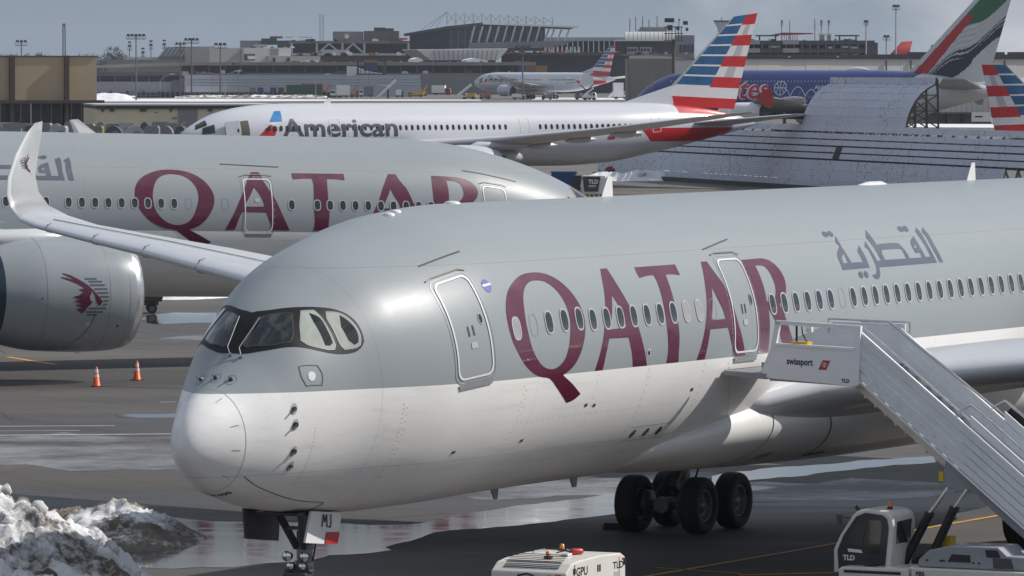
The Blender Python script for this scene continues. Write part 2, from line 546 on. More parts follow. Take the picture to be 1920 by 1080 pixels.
# ------------------------------------------------------------------ outlines in body coordinates: (metres aft of the nose, degrees round the section)
LETTERS = {
 'Q': [[(10.14,146.21),(9.57,146.45),(9.04,149.25),(8.67,152.93),(8.41,158.38),(8.32,164.61),(8.37,170.96),(8.55,176.2),(8.85,181.62),(9.21,185.36),(9.58,187.58),(9.98,188.91),(10.39,193.33),(11,200.11),(11.3,199.14),(11.54,196.98),(11.08,192.64),(10.56,188.38),(10.97,185.63),(11.27,180.97),(11.49,174.99),(11.6,169.48),(11.59,164.41),(11.47,159.15),(11.24,153.97),(10.93,149.93),(10.57,147.41)], [(10.09,149.71),(9.81,149.78),(9.53,151.32),(9.31,154.28),(9.16,158.6),(9.06,164.79),(9.07,169.79),(9.14,174.83),(9.32,179.45),(9.61,183.33),(9.97,185.19),(10.29,184.76),(10.59,182.11),(10.77,177.42),(10.87,172.6),(10.95,167.69),(10.95,162.64),(10.86,158.02),(10.68,153.83),(10.4,150.73)]],
 'A1': [[(13.13,147.17),(13.43,147.09),(13.53,153.75),(13.72,161.32),(13.93,168.29),(14.1,175.41),(14.27,181.87),(14.45,188.25),(13.78,188.16),(13.67,181.99),(13.53,176.21),(12.63,175.91),(12.49,180.96),(12.36,188.17),(12,188.14),(12.16,182.54),(12.35,175.86),(12.5,169.73),(12.67,163.48),(12.84,157.01),(12.98,151.61)], [(13.13,158.72),(12.96,164.5),(12.82,168.71),(12.67,172.42),(13.44,172.19),(13.46,170.49),(13.34,164.79)]],
 'T': [[(14.71,147.54),(15.68,147.53),(16.68,147.49),(16.67,149.87),(16.67,152.45),(16.32,151.84),(16,151.79),(15.97,156.53),(15.95,162.24),(15.94,168.52),(15.96,173.98),(15.96,179.02),(15.94,184.04),(15.97,188.1),(15.38,188.12),(15.42,183.61),(15.41,178.58),(15.39,172.83),(15.4,166.3),(15.43,160.37),(15.45,155),(15.42,151.6),(15.12,151.67),(14.71,152.43),(14.69,150.09)]],
 'A2': [[(17.99,147.12),(18.28,147.16),(18.4,152.6),(18.58,157.53),(18.68,161.87),(18.77,166.48),(18.91,174.01),(19.08,180.02),(19.25,186.06),(19.32,188.21),(18.74,188.39),(18.66,185.94),(18.51,180.68),(18.39,176.01),(17.5,176.06),(17.39,181.2),(17.26,188.1),(16.86,188.09),(17.01,183.48),(17.16,178.44),(17.33,172.1),(17.5,165.67),(17.65,159.02),(17.8,153.5)], [(17.97,158.68),(17.82,164.31),(17.7,168.7),(17.6,172.38),(18.3,172.38),(18.23,168.34),(18.08,163.74)]],
 'R': [[(20,147.53),(20.3,147.54),(20.77,147.41),(21.09,147.53),(21.39,148.69),(21.59,150.97),(21.72,153.98),(21.76,157.68),(21.7,161.21),(21.58,164.24),(21.43,166.45),(21.16,168.17),(21.32,172.43),(21.5,177.81),(21.75,183.99),(22.04,188.47),(21.45,188.66),(21.17,183.9),(20.86,175.83),(20.75,173.51),(20.55,169.63),(20.53,175.96),(20.5,181.13),(20.48,187.09),(20.41,188),(19.97,188.08),(19.92,181.25),(19.91,174.01),(19.94,166.05),(19.94,160.59),(19.96,153.5)], [(20.56,150.63),(20.94,150.96),(21.1,153.16),(21.16,156.88),(21.16,160.45),(21.08,163.52),(20.95,165.73),(20.74,166.65),(20.53,166.59),(20.56,161.61),(20.57,155.67)]],
 'ar1': [[(25.63,138.61),(25.57,145.35),(25.64,152.52),(26.28,152.62),(26.27,147.17),(26.53,144.41),(26.54,149.81),(26.51,155.5),(25,155.62),(25.03,149.74),(25.16,147.14),(25.47,144.11),(25.39,141.92)], [(25.47,147.79),(25.44,152.6),(25.18,152.43),(25.25,149.87)]],
 'ar2': [[(27.51,136.2),(27.53,145.19),(27.69,144.34),(28.65,144.38),(28.82,145.76),(28.92,149.06),(28.95,152.56),(29.66,152.43),(29.68,150.21),(29.41,150.04),(29.41,146.6),(29.53,143.82),(29.87,141.47),(29.86,144.98),(29.87,152.34),(30.18,152.44),(30.17,142.75),(30.18,138.7),(30.39,136.71),(30.41,140.14),(30.36,148.57),(30.39,155.51),(27.03,155.66),(26.96,158.63),(26.82,160.59),(26.68,160.91),(26.54,160),(26.5,158.74),(26.67,158.77),(26.79,157.69),(26.88,155.22),(26.9,150.48),(26.9,146.42),(26.79,145.42),(27.01,142.47),(27.04,146.97),(27.07,152.55),(27.3,152.48),(27.28,146.66),(27.21,140.39)], [(27.64,147.35),(28.65,147.52),(28.75,148.95),(28.75,152.52),(27.53,152.41),(27.54,149.1)], [(29.67,145.82),(29.67,147.46),(29.52,147.69),(29.55,146.68)]],
 'ar3': [[(30.76,136.68),(30.78,140.88),(30.74,147.42),(30.76,155.52),(30.55,155.48),(30.51,147.75),(30.57,141.51),(30.5,139.68)]],
 'd0': [[(25.2,138.85),(25.14,139.04),(25.08,138.91),(25.03,138.48),(25.01,137.83),(25.02,137.09),(25.06,136.4),(25.12,135.9),(25.18,135.69),(25.24,135.83),(25.28,136.28),(25.3,136.94),(25.29,137.69),(25.25,138.36)]],
 'd1': [[(25.5,138.79),(25.43,138.98),(25.37,138.85),(25.33,138.42),(25.31,137.77),(25.32,137.02),(25.36,136.33),(25.42,135.83),(25.48,135.63),(25.54,135.76),(25.58,136.21),(25.6,136.88),(25.59,137.62),(25.55,138.31)]],
 'd2': [[(29.49,138.59),(29.43,138.78),(29.37,138.65),(29.32,138.2),(29.3,137.54),(29.31,136.77),(29.35,136.05),(29.41,135.54),(29.48,135.33),(29.54,135.47),(29.59,135.93),(29.6,136.62),(29.59,137.39),(29.55,138.09)]],
 'd3': [[(29.78,138.61),(29.71,138.81),(29.65,138.67),(29.6,138.23),(29.58,137.56),(29.6,136.79),(29.64,136.07),(29.7,135.56),(29.77,135.35),(29.83,135.49),(29.87,135.95),(29.89,136.64),(29.87,137.41),(29.84,138.11)]],
 'd4': [[(25.9,159.99),(25.85,159.98),(25.8,159.65),(25.77,159.09),(25.76,158.38),(25.77,157.69),(25.81,157.13),(25.86,156.83),(25.91,156.85),(25.95,157.18),(25.99,157.75),(25.99,158.46),(25.98,159.15),(25.95,159.7)]],
 'd5': [[(26.19,160.02),(26.14,160),(26.09,159.68),(26.06,159.11),(26.05,158.41),(26.06,157.71),(26.1,157.15),(26.15,156.85),(26.2,156.87),(26.25,157.2),(26.28,157.77),(26.29,158.48),(26.27,159.18),(26.24,159.73)]],
}
NOSE = {
 'mask': [(2.87,91.24),(3.01,102.66),(3.31,114.76),(3.64,124.2),(3.89,130.6),(4.08,137.11),(4.18,143.29),(4.2,149.37),(4.17,154.07),(4.07,156.18),(3.89,156.93),(3.59,154.82),(3.3,150.33),(3.04,144.13),(2.78,136.14),(2.6,129.98),(2.38,120.77),(2.21,110.17),(2.12,101.67),(2.09,93.05)],
 'pane1': [(2.24,101.21),(2.44,118.85),(2.72,129.45),(2.85,126.94),(3.15,116.44),(3,109.37),(2.75,97.9),(2.51,97.83),(2.27,97.25)],
 'pane2': [(3.33,120.31),(3.54,125.45),(3.56,131.1),(3.54,139.12),(3.52,148.26),(3.46,150.16),(3.29,147.8),(3.01,140.47),(2.91,134.37),(3.09,126.57)],
 'pane3': [(3.74,130.81),(3.93,134.78),(4.05,139.9),(4.12,146.63),(4.11,151.4),(4.05,154.42),(3.92,154.66),(3.7,153.04),(3.64,149.16),(3.65,140.96),(3.66,134.42)],
 'panel': [(2.59,145.68),(2.98,153.34),(3.03,159.92),(2.96,165.44),(2.6,160.07),(2.56,152.35)],
 'oval': [(2.81,154.29),(2.87,156.33),(2.86,158.61),(2.8,159.95),(2.74,159.3),(2.7,157.22),(2.71,154.6),(2.75,153.72)],
 'disc': [(8.08,144.69),(8.19,145.99),(8.22,148.09),(8.17,149.94),(8.06,150.81),(7.97,150.14),(7.91,147.95),(7.94,145.77)],
 'belly_line': [(1.37,221.19),(1.84,231.66),(2.6,239.2),(3.39,243.75),(4.22,245.27),(4.35,256.97)],
}
ORYX = {
 'horn1': [(3.561,22.84),(3.263,20.34),(2.936,15.52),(2.653,10.79),(2.452,5.97),(2.24,-0.08),(2.059,-5.78),(2.106,-6.94),(2.139,-9.26),(2.224,-9.01),(2.317,-5.17),(2.374,0.41),(2.454,3.69),(2.561,5.96),(2.801,10.77),(3.086,14.98),(3.367,18.86),(3.566,21.89)],
 'horn2': [(3.639,18.69),(3.421,17.8),(3.134,15.36),(2.848,11.53),(2.56,6.85),(2.503,1.79),(2.576,-0.12),(2.541,-4.56),(2.444,-6.08),(2.545,-9.04),(2.68,-12.95),(2.764,-16.26),(2.845,-17.88),(3.064,-12.98),(2.832,-11.92),(3.137,-9.09),(2.844,-8.04),(3.186,-5.26),(2.927,-3.96),(3.202,-1.2),(2.996,0.34),(2.809,3.65),(2.995,5.91),(2.757,7.46),(2.95,10.36),(3.237,13.92),(3.476,16.22),(3.642,17.77)],
 'bar0': [(2.731,17.64),(2.286,17.71),(2.264,16.92),(2.292,16.14),(2.737,16.07)],
 'bar1': [(2.593,14.92),(2.098,14.99),(2.075,14.22),(2.102,13.43),(2.597,13.37)],
 'bar2': [(2.552,11.44),(1.983,11.52),(1.96,10.75),(1.987,9.98),(2.556,9.9)],
 'bar3': [(2.386,7.51),(1.901,7.57),(1.877,6.81),(1.903,6.04),(2.388,5.98)],
 'bar4': [(2.29,3.84),(1.855,3.89),(1.83,3.13),(1.855,2.37),(2.291,2.32)],
 'bar5': [(2.191,0.05),(1.834,0.09),(1.809,-0.67),(1.833,-1.43),(2.189,-1.47)],
 'bar6': [(2.038,-3.87),(1.85,-3.85),(1.823,-4.61),(1.847,-5.38),(2.035,-5.4)],
 'bar7': [(2.055,-7.58),(1.891,-7.56),(1.864,-8.33),(1.887,-9.11),(2.05,-9.12)],
 'bar8': [(2.586,-11.51),(1.929,-11.45),(1.901,-12.23),(1.923,-13.02),(2.58,-13.07)],
 'bar9': [(2.694,-15.33),(2.052,-15.27),(2.023,-16.07),(2.044,-16.87),(2.687,-16.92)],
 'bar10': [(2.631,-18.26),(2.26,-18.24),(2.231,-19.05),(2.251,-19.87),(2.622,-19.89)],
}
# ------------------------------------------------------------------ ground
def ground_mat():
    t = NT('apron_asphalt')
    v = t.tc.outputs['Object']
    x, y, z = t.sep(v)
    big = t.noise(0.018, 5, 0.6, vec=v); mid = t.noise(0.16, 5, 0.6, vec=v, mapscale=(0.35, 1, 1)); fine = t.noise(9.0, 6, 0.7, vec=v); grit = t.noise(60.0, 3, 0.7, vec=v)
    # bays of slightly different asphalt, laid across the apron
    bay = t.noise(0.055, 1, 0.3, vec=v, mapscale=(0.05, 1, 1))
    c = t.mix(t.ramp(bay, [(0.40, 0.0), (0.60, 1.0)]), (0.078, 0.072, 0.069), (0.112, 0.103, 0.096))
    c = t.mix(t.ramp(mid, [(0.35, 0.0), (0.7, 1.0)]), c, (0.066, 0.063, 0.062))
    c = t.mix(t.math('MULTIPLY', t.ramp(fine, [(0.3, 0.0), (0.75, 1.0)]), 0.35), c, (0.13, 0.12, 0.11))
    # dried salt and slush dust; far ground mixed towards a paler brownish grey
    salt = t.noise(0.09, 6, 0.65, vec=v, mapscale=(0.25, 1, 1), loc=(3, 7, 0))
    c = t.mix(t.math('MULTIPLY', t.ramp(salt, [(0.50, 0.0), (0.70, 1.0)]), 0.30), c, (0.20, 0.185, 0.17))
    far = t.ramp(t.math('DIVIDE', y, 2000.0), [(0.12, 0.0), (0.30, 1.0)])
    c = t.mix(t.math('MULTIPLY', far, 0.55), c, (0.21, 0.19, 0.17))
    # paving joints and sealed cracks, darker tyre streaks
    mp = t.n('ShaderNodeMapping'); t.put(mp.inputs['Vector'], v); mp.inputs['Rotation'].default_value = (0, 0, rad(-27.75))
    jx, jy, jz = t.sep(mp.outputs[0])
    def joint(c_, per, w): return t.math('LESS_THAN', t.math('ABSOLUTE', t.math('SUBTRACT', t.math('FLOORED_MODULO', c_, per), per / 2)), w)
    jt = t.math('MAXIMUM', joint(jx, 7.6, 0.03), joint(jy, 15.2, 0.035))
    vo = t.n('ShaderNodeTexVoronoi'); vo.feature = 'DISTANCE_TO_EDGE'; vo.inputs['Scale'].default_value = 0.11
    wob = t.n('ShaderNodeMixRGB'); wob.inputs['Fac'].default_value = 0.06; t.put(wob.inputs[1], v)
    nzc = t.n('ShaderNodeTexNoise'); nzc.inputs['Scale'].default_value = 0.5; t.put(nzc.inputs['Vector'], v); t.put(wob.inputs[2], nzc.outputs['Color']); t.put(vo.inputs['Vector'], v)
    crack = t.math('LESS_THAN', vo.outputs['Distance'], 0.0035)
    c = t.mix(t.math('MULTIPLY', t.math('MAXIMUM', jt, crack), 0.55), c, (0.025, 0.024, 0.024))
    tyre = t.noise(0.35, 4, 0.6, vec=mp.outputs[0], mapscale=(1.4, 0.03, 1))
    c = t.mix(t.math('MULTIPLY', t.ramp(tyre, [(0.56, 0.0), (0.70, 1.0)]), 0.35), c, (0.035, 0.034, 0.034))
    wet = t.noise(0.05, 6, 0.62, vec=v, mapscale=(0.18, 1, 1), loc=(1, 4, 0))
    wetm = t.ramp(wet, [(0.48, 0.0), (0.60, 1.0)])
    c = t.mix(t.math('MULTIPLY', wetm, 0.45), c, (0.028, 0.028, 0.030))
    r = t.math('SUBTRACT', t.math('ADD', 0.78, t.math('MULTIPLY', fine, 0.2)), t.math('MULTIPLY', wetm, 0.40))
    t.out(c, r, 0.0, 0.35)
    h = t.math('ADD', t.math('MULTIPLY', fine, 0.6), t.math('MULTIPLY', grit, 0.4))
    t.bump(h, 0.5, 0.02)
    return t.mat
GROUND_MAT = ground_mat()
me = bpy.data.meshes.new('ground'); me.from_pydata([(-5000, -300, 0), (5000, -300, 0), (5000, 12000, 0), (-5000, 12000, 0)], [], [(0, 1, 2, 3)]); me.materials.append(GROUND_MAT)
tag(link('ground', me), kind='structure')

def sheet(name, pts_px, mat, z, rough=0.0, step=0.6, seed=0):
    """flat sheet on the ground whose outline is given where it lies (photo pixel -> ground point), edges made uneven"""
    P = [ground_at(a, b) for a, b in pts_px]; q = resample([(p.x, p.y) for p in P], step)
    out = []
    for i, (a, b) in enumerate(q):
        n = noise.noise_vector(Vector((a * 0.8 + seed, b * 0.35, seed * 1.7))) * rough + noise.noise_vector(Vector((a * 3 + seed, b * 1.5, 4.0))) * rough * 0.35
        out.append((a + n.x, b + n.y * 3))
    V, T = flat_tris([out], 0)
    me = bpy.data.meshes.new(name); me.from_pydata([(a, b, z) for a, b in V], [], T); me.materials.append(mat)
    bm = bmesh.new(); bm.from_mesh(me)
    for f in bm.faces:
        if f.normal.z < 0: f.normal_flip()
    bm.to_mesh(me); bm.free()
    return tag(link(name, me), kind='structure')

def water_mat():
    t = NT('standing_meltwater')
    v = t.tc.outputs['Object']
    a = t.noise(1.2, 5, 0.65, vec=v, mapscale=(0.4, 1, 1)); b = t.noise(14.0, 3, 0.6, vec=v, mapscale=(0.5, 1, 1))
    c = t.mix(t.ramp(a, [(0.42, 0.0), (0.62, 1.0)]), (0.030, 0.031, 0.034), (0.075, 0.074, 0.075))
    r = t.ramp(a, [(0.40, 0.035), (0.62, 0.11)])
    t.out(c, r, 0.0, 0.9)
    t.bump(b, 0.05, 0.005)
    return t.mat
def slush_glint_mat():
    t = NT('slush_painted_glints')
    v = t.tc.outputs['Object']
    a = t.noise(0.22, 8, 0.72, vec=v, mapscale=(0.8, 1, 1)); g = t.noise(22.0, 5, 0.75, vec=v)
    k = t.math('MULTIPLY', t.ramp(a, [(0.42, 0.0), (0.66, 1.0)]), t.ramp(g, [(0.36, 0.0), (0.60, 1.0)]))
    c = t.mix(k, (0.058, 0.056, 0.056), (0.40, 0.41, 0.44))  # wet glints on the slush put into the colour as pale specks
    t.out(c, t.math('SUBTRACT', 0.62, t.math('MULTIPLY', k, 0.3)), 0.0, 0.5)
    t.bump(g, 0.5, 0.02)
    return t.mat
WATER, SLUSH_GLINT = water_mat(), slush_glint_mat()
sheet('puddle', [(280, 966), (404, 976), (520, 981), (638, 985), (769, 983), (850, 968), (960, 950), (1080, 936), (1165, 925), (1200, 928), (1160, 948), (1150, 962), (1050, 976), (900, 990), (820, 998), (790, 1008), (717, 1027), (727, 1032), (628, 1041), (573, 1051), (430, 1061), (330, 1068), (250, 1060), (240, 1000)], WATER, 0.008, 0.25, 0.5, 1)
sheet('puddle', [(1330, 892), (1420, 879), (1560, 869), (1745, 855), (1900, 842), (1900, 850), (1745, 867), (1600, 881), (1480, 893), (1400, 903), (1330, 912)], WATER, 0.008, 0.25, 0.6, 2)
sheet('puddle', [(215, 777), (330, 776), (430, 778), (430, 784), (330, 784), (225, 783)], WATER, 0.008, 0.25, 0.6, 3)
sheet('puddle', [(270, 592), (330, 586), (420, 586), (520, 588), (520, 600), (410, 606), (300, 609), (270, 606)], WATER, 0.008, 0.4, 1.0, 4)
sheet('slush_glint_patch', [(-20, 818), (120, 812), (345, 820), (520, 830), (520, 868), (340, 880), (180, 885), (60, 874), (-20, 866)], SLUSH_GLINT, 0.004, 0.5, 0.7, 5)
sheet('slush_glint_patch', [(1180, 905), (1480, 908), (1600, 898), (1760, 905), (1800, 925), (1700, 935), (1560, 942), (1420, 945), (1240, 935)], SLUSH_GLINT, 0.004, 0.5, 0.7, 6)
sheet('slush_glint_patch', [(900, 908), (1040, 905), (1230, 888), (1330, 885), (1330, 905), (1200, 918), (1060, 932), (930, 935), (850, 925)], SLUSH_GLINT, 0.004, 0.5, 0.7, 7)
sheet('slush_glint_patch', [(300, 634), (380, 628), (470, 632), (470, 637), (380, 640), (300, 640)], SLUSH_GLINT, 0.004, 0.5, 0.7, 8)
LINE_W = M('worn_white_line', (0.42, 0.42, 0.42), 0.7, var=0.3, scale=2.0)
LINE_Y = M('worn_yellow_line', (0.62, 0.33, 0.05), 0.65, var=0.25, scale=2.5)
def paint_line(pa, pb, w, mat, name='painted_line'):
    a, b = ground_at(*pa), ground_at(*pb); d = (b - a).normalized(); n = Vector((-d.y, d.x, 0)) * (w / 2)
    me = bpy.data.meshes.new(name); me.from_pydata([(p.x, p.y, 0.012) for p in (a - n, b - n, b + n, a + n)], [], [(0, 1, 2, 3)]); me.materials.append(mat)
    return tag(link(name, me), kind='structure')
paint_line((-30, 800), (215, 799), 0.25, LINE_W)
paint_line((-30, 817), (340, 814), 0.30, LINE_W)
paint_line((-30, 809), (150, 808), 0.15, LINE_W)
paint_line((1150, 1092), (1890, 964), 0.17, LINE_Y)
paint_line((1228, 1065), (1390, 1076), 0.12, LINE_Y)
paint_line((1385, 1079), (1580, 1074), 0.18, LINE_Y)
paint_line((15, 670), (105, 684), 0.25, LINE_Y)
paint_line((300, 755), (330, 754), 0.2, LINE_W)

# ------------------------------------------------------------------ snow
def snow_mat(name, dirt):
    t = NT(name)
    v = t.tc.outputs['Object']
    a = t.noise(0.75, 7, 0.68, vec=v); b = t.noise(6.0, 6, 0.7, vec=v); g = t.noise(40.0, 4, 0.7, vec=v)
    lo = t.noise(0.33, 3, 0.5, vec=v)
    k = t.math('ADD', t.math('MULTIPLY', lo, 0.50), t.math('ADD', t.math('MULTIPLY', a, 0.36), t.math('MULTIPLY', b, 0.14)))
    brown = t.mix(g, (0.105, 0.085, 0.066), (0.27, 0.225, 0.18)); grey = t.mix(b, (0.06, 0.056, 0.054), (0.16, 0.145, 0.135))
    dirtc = t.mix(t.ramp(a, [(0.3, 0.0), (0.6, 1.0)]), grey, brown)
    sn = t.mix(t.math('MULTIPLY', b, 0.30), (0.80, 0.81, 0.84), (0.50, 0.48, 0.46))
    c = t.mix(t.ramp(k, [(dirt - 0.05, 0.0), (dirt + 0.03, 1.0)]), dirtc, sn)
    t.out(c, 0.75, 0.0, 0.3)
    t.bump(t.math('ADD', t.math('MULTIPLY', b, 0.6), t.math('MULTIPLY', g, 0.4)), 0.7, 0.10)
    return t.mat
def snow_pile(name, lumps, x0, x1, y0, y1, step, mat, label, rough=0.3, seed=0.0, cat='snow pile'):
    nx, ny = int((x1 - x0) / step) + 1, int((y1 - y0) / step) + 1
    cx, cy = (x0 + x1) / 2, (y0 + y1) / 2
    V = []
    for j in range(ny):
        for i in range(nx):
            x, y = x0 + i * step, y0 + j * step; h = -0.22
            for (lx, ly, rx, ry, lh) in lumps: h += lh * math.exp(-((x - lx) / rx) ** 2 - ((y - ly) / ry) ** 2)
            p = Vector((x * 0.8 + seed, y * 0.8, seed)); amp = min(1.0, max(0.0, h + 0.2) * 1.4)
            f = noise.fractal(p, 1.0, 2.0, 6); rdg = 1 - abs(noise.noise(p * 2.1)) * 2
            h += amp * rough * (f * 0.55 + (1 - abs(noise.noise(p * 1.7))) * 0.35 + abs(noise.noise(p * 3.6)) * -0.9 + noise.fractal(p * 7.0, 0.9, 2.0, 3) * 0.12)
            V.append((x - cx, y - cy, max(h, -0.15)))
    Fc = [(j * nx + i, j * nx + i + 1, (j + 1) * nx + i + 1, (j + 1) * nx + i) for j in range(ny - 1) for i in range(nx - 1) if max(V[j * nx + i][2], V[j * nx + i + 1][2], V[(j + 1) * nx + i + 1][2], V[(j + 1) * nx + i][2]) > -0.14]
    me = bpy.data.meshes.new(name); me.from_pydata(V, [], Fc); me.materials.append(mat)
    bm = bmesh.new(); bm.from_mesh(me); bmesh.ops.delete(bm, geom=[v for v in bm.verts if not v.link_faces], context='VERTS'); bm.to_mesh(me); bm.free()
    me.polygons.foreach_set('use_smooth', [True] * len(me.polygons))
    return tag(link(name, me, None, (cx, cy, 0)), label, cat)
SNOW_NEAR, SNOW_DARK, SNOW_CLEAN = snow_mat('dirty_snow', 0.53), snow_mat('gritty_snow', 0.575), snow_mat('cleaner_snow', 0.38)
PILE1 = snow_pile('snow_pile', [(-12.2, 124.5, 2.7, 6.5, 1.75), (-9.9, 122.5, 1.8, 5.0, 0.95), (-13.8, 121, 2.5, 5, 1.4), (-8.5, 121, 1.1, 4, 0.45)], -17.5, -6.2, 112, 140, 0.07, SNOW_NEAR, 'big dirty pile of ploughed snow in the lower left corner', 0.55, 1.0)
snow_pile('snow_pile', [(-9.6, 139.0, 1.1, 3.5, 0.50), (-8.4, 138.5, 1.1, 3.0, 0.45), (-11.0, 141, 1.6, 4, 0.62)], -15, -6.5, 130, 150, 0.07, SNOW_DARK, 'low dark grey snow heap just behind the big dirty pile', 0.40, 5.0)
def snow_chunks(pile, n, x0, x1, y0, y1, mat, seed):
    rnd = random.Random(seed); me0 = pile.data; kd = {}
    for v in me0.vertices:
        kd.setdefault((round(v.co.x * 2), round(v.co.y * 2)), []).append(v.co)
    for i in range(n):
        x, y = rnd.uniform(x0, x1), rnd.uniform(y0, y1); c = kd.get((round((x - pile.location.x) * 2), round((y - pile.location.y) * 2)))
        if not c: continue
        p = c[0]; bm = bmesh.new(); bmesh.ops.create_icosphere(bm, subdivisions=2, radius=rnd.uniform(0.09, 0.24))
        for v in bm.verts: v.co *= 1 + 0.5 * noise.noise(v.co * 7 + Vector((i, 0, 0))); v.co.z *= 0.7
        me = bpy.data.meshes.new('snow_chunk'); bm.to_mesh(me); bm.free(); me.materials.append(mat); me.polygons.foreach_set('use_smooth', [True] * len(me.polygons))
        link('snow_chunk', me, pile, (p.x, p.y, p.z + 0.05), (rnd.random() * 3, rnd.random() * 3, rnd.random() * 3))
def bank(px0, px1, Y, h, w, label, mat=None, rough=0.5, seed=0.0, step=0.35):
    a, b = at(px0, 200, Y), at(px1, 200, Y); L = [(a.x + (b.x - a.x) * i / 6, Y + 2 * math.sin(i * 2.1 + seed), (b.x - a.x) / 7 + 0.5, w, h * (0.7 + 0.5 * abs(math.sin(i * 1.7 + seed)))) for i in range(7)]
    return snow_pile('snow_bank', L, a.x - 3, b.x + 3, Y - w * 2.2, Y + w * 2.2, step, mat or SNOW_CLEAN, label, rough, seed, 'snow bank')
snow_chunks(PILE1, 60, -13.5, -7.6, 116, 130, SNOW_NEAR, 3)
snow_chunks(PILE1, 40, -13.5, -8.5, 116, 128, SNOW_CLEAN, 4)
bank(1140, 1420, 572, 0.85, 1.6, 'white snow bank along the foot of the long blast fence', None, 0.4, 2.0, 0.22)
bank(300, 405, 285, 0.35, 2.5, 'thin white snow ridge beyond the puddle left of the cockpit', None, 0.25, 3.0, 0.15)
bank(178, 238, 1905, 1.15, 8, 'white snow mound right of the brown brick building', None, 0.6, 4.0, 0.9)
bank(345, 600, 2010, 0.75, 6, 'long low snow bank in front of the far grey fence', SNOW_NEAR, 0.45, 6.0, 0.5)
def snow_field(px, mat, z, seed): return tag(sheet('snow_field', px, mat, z, 2.0, 6.0, seed), kind='structure')
snow_field([(150, 186), (300, 185), (640, 186.5), (900, 187), (900, 188.5), (640, 189), (400, 190.5), (150, 190)], SNOW_CLEAN, 0.02, 9)
snow_field([(150, 176), (280, 177), (420, 180), (420, 182), (280, 182.5), (150, 182)], SNOW_CLEAN, 0.02, 10)
snow_field([(1000, 183), (1190, 184), (1190, 187), (1000, 187)], SNOW_CLEAN, 0.02, 11)
snow_field([(1700, 232), (1930, 234), (1930, 240), (1700, 238)], SNOW_CLEAN, 0.02, 12)
# ------------------------------------------------------------------ the airliner in front
def livery_mat(name, zsplit, grey, white, smin=None):
    """grey above a level line, white below, with faint belly grime and panel joints; body coordinates"""
    t = NT(name)
    x, y, z = t.sep(t.tc.outputs['Object'])
    up = t.math('GREATER_THAN', z, zsplit)
    g1 = t.noise(0.5, 6, 0.6, mapscale=(0.35, 1, 1.6)); g2 = t.noise(5.0, 5, 0.6, mapscale=(0.25, 1, 1))
    gr = t.mix(g1, tuple(c * 0.96 for c in grey), tuple(c * 1.04 for c in grey))
    low = t.math('MULTIPLY', t.ramp(g2, [(0.50, 0.0), (0.78, 1.0)]), 0.13)
    wh = t.mix(t.math('ADD', low, t.math('MULTIPLY', g1, 0.10)), white, (0.46, 0.42, 0.37))
    # stains washed along the keel
    st = t.noise(2.2, 6, 0.65, mapscale=(0.12, 1, 2.2), loc=(3, 0, 1))
    wh = t.mix(t.math('MULTIPLY', t.ramp(st, [(0.53, 0.0), (0.70, 1.0)]), 0.20), wh, (0.40, 0.33, 0.24))
    c = t.mix(up, wh, gr)
    # skin joints: circumferential every few frames and a few lap joints
    j1 = t.math('LESS_THAN', t.math('ABSOLUTE', t.math('SUBTRACT', t.math('MODULO', t.math('ADD', x, 2.68), 5.08), 2.0)), 0.006)
    j2 = t.math('LESS_THAN', t.math('ABSOLUTE', t.math('SUBTRACT', z, zsplit + 2.35)), 0.006)
    j3 = t.math('LESS_THAN', t.math('ABSOLUTE', t.math('SUBTRACT', z, zsplit - 1.6)), 0.006)
    j = t.math('MAXIMUM', j1, t.math('MAXIMUM', j2, j3))
    c = t.mix(t.math('MULTIPLY', j, 0.30), c, (0.06, 0.06, 0.065))
    r = t.math('ADD', t.math('MULTIPLY', t.noise(3.0, 4, mapscale=(0.3, 1, 1)), 0.12), 0.33)
    t.out(c, r, 0.0, 0.28, 0.10, 0.03)
    wv = t.noise(0.9, 2, 0.4, mapscale=(1.0, 1.0, 1.0))
    t.bump(wv, 0.10, 0.03)
    return t.mat

QGREY, QWHITE = (0.268, 0.296, 0.315), (0.79, 0.785, 0.78)
A_PAINT = livery_mat('two_tone_airliner_paint', 5.06, QGREY, QWHITE)
WING_GREY = M('wing_grey', (0.52, 0.535, 0.56), 0.36, coat=0.2, var=0.05, scale=0.4)
WING_EDGE = M('wing_leading_edge', (0.56, 0.575, 0.61), 0.30, coat=0.3, var=0.04, scale=0.5)
FAIR_PAINT = M('belly_fairing_paint', (0.72, 0.715, 0.71), 0.33, coat=0.25, var=0.06, scale=0.7)
COCKPIT_BLIND = M('cockpit_pale_lining', (0.42, 0.44, 0.38), 0.6)

A_ROT = rad(90 - 27.75)
A350 = empty('airliner', (-6.471, 110.93, 0), A_ROT, 0,
             'grey and white airliner nearest the camera, its black-masked cockpit facing left', 'airliner')
AF = Fus([0.134, 0.7, 1.3, 2.0, 2.8, 3.8, 5.0, 6.5, 8.5, 11.0, 14.0, 42, 48, 54, 60, 64, 66.0],
         [4.062, 4.875, 5.206, 5.721, 6.52, 7.144, 7.70, 8.06, 8.41, 8.55, 8.55, 8.55, 8.52, 8.40, 8.10, 7.70, 7.35],
         [4.062, 3.396, 3.102, 2.903, 2.72, 2.58, 2.48, 2.40, 2.40, 2.44, 2.455, 2.455, 2.9, 4.0, 5.3, 6.3, 7.05],
         [0, .56, .89, 1.245, 1.545, 1.875, 2.325, 2.73, 2.955, 2.98, 2.98, 2.98, 2.80, 2.3, 1.5, 0.75, 0.15])
dense = [1.212 + 0.1 * i for i in range(40)] + [5.2 + 0.3 * i for i in range(30)] + [14.5 + 1.5 * i for i in range(34)] + [66.0]
FUS = loft('fuselage', AF, dense, A_PAINT, A350, 160, cap1=True)
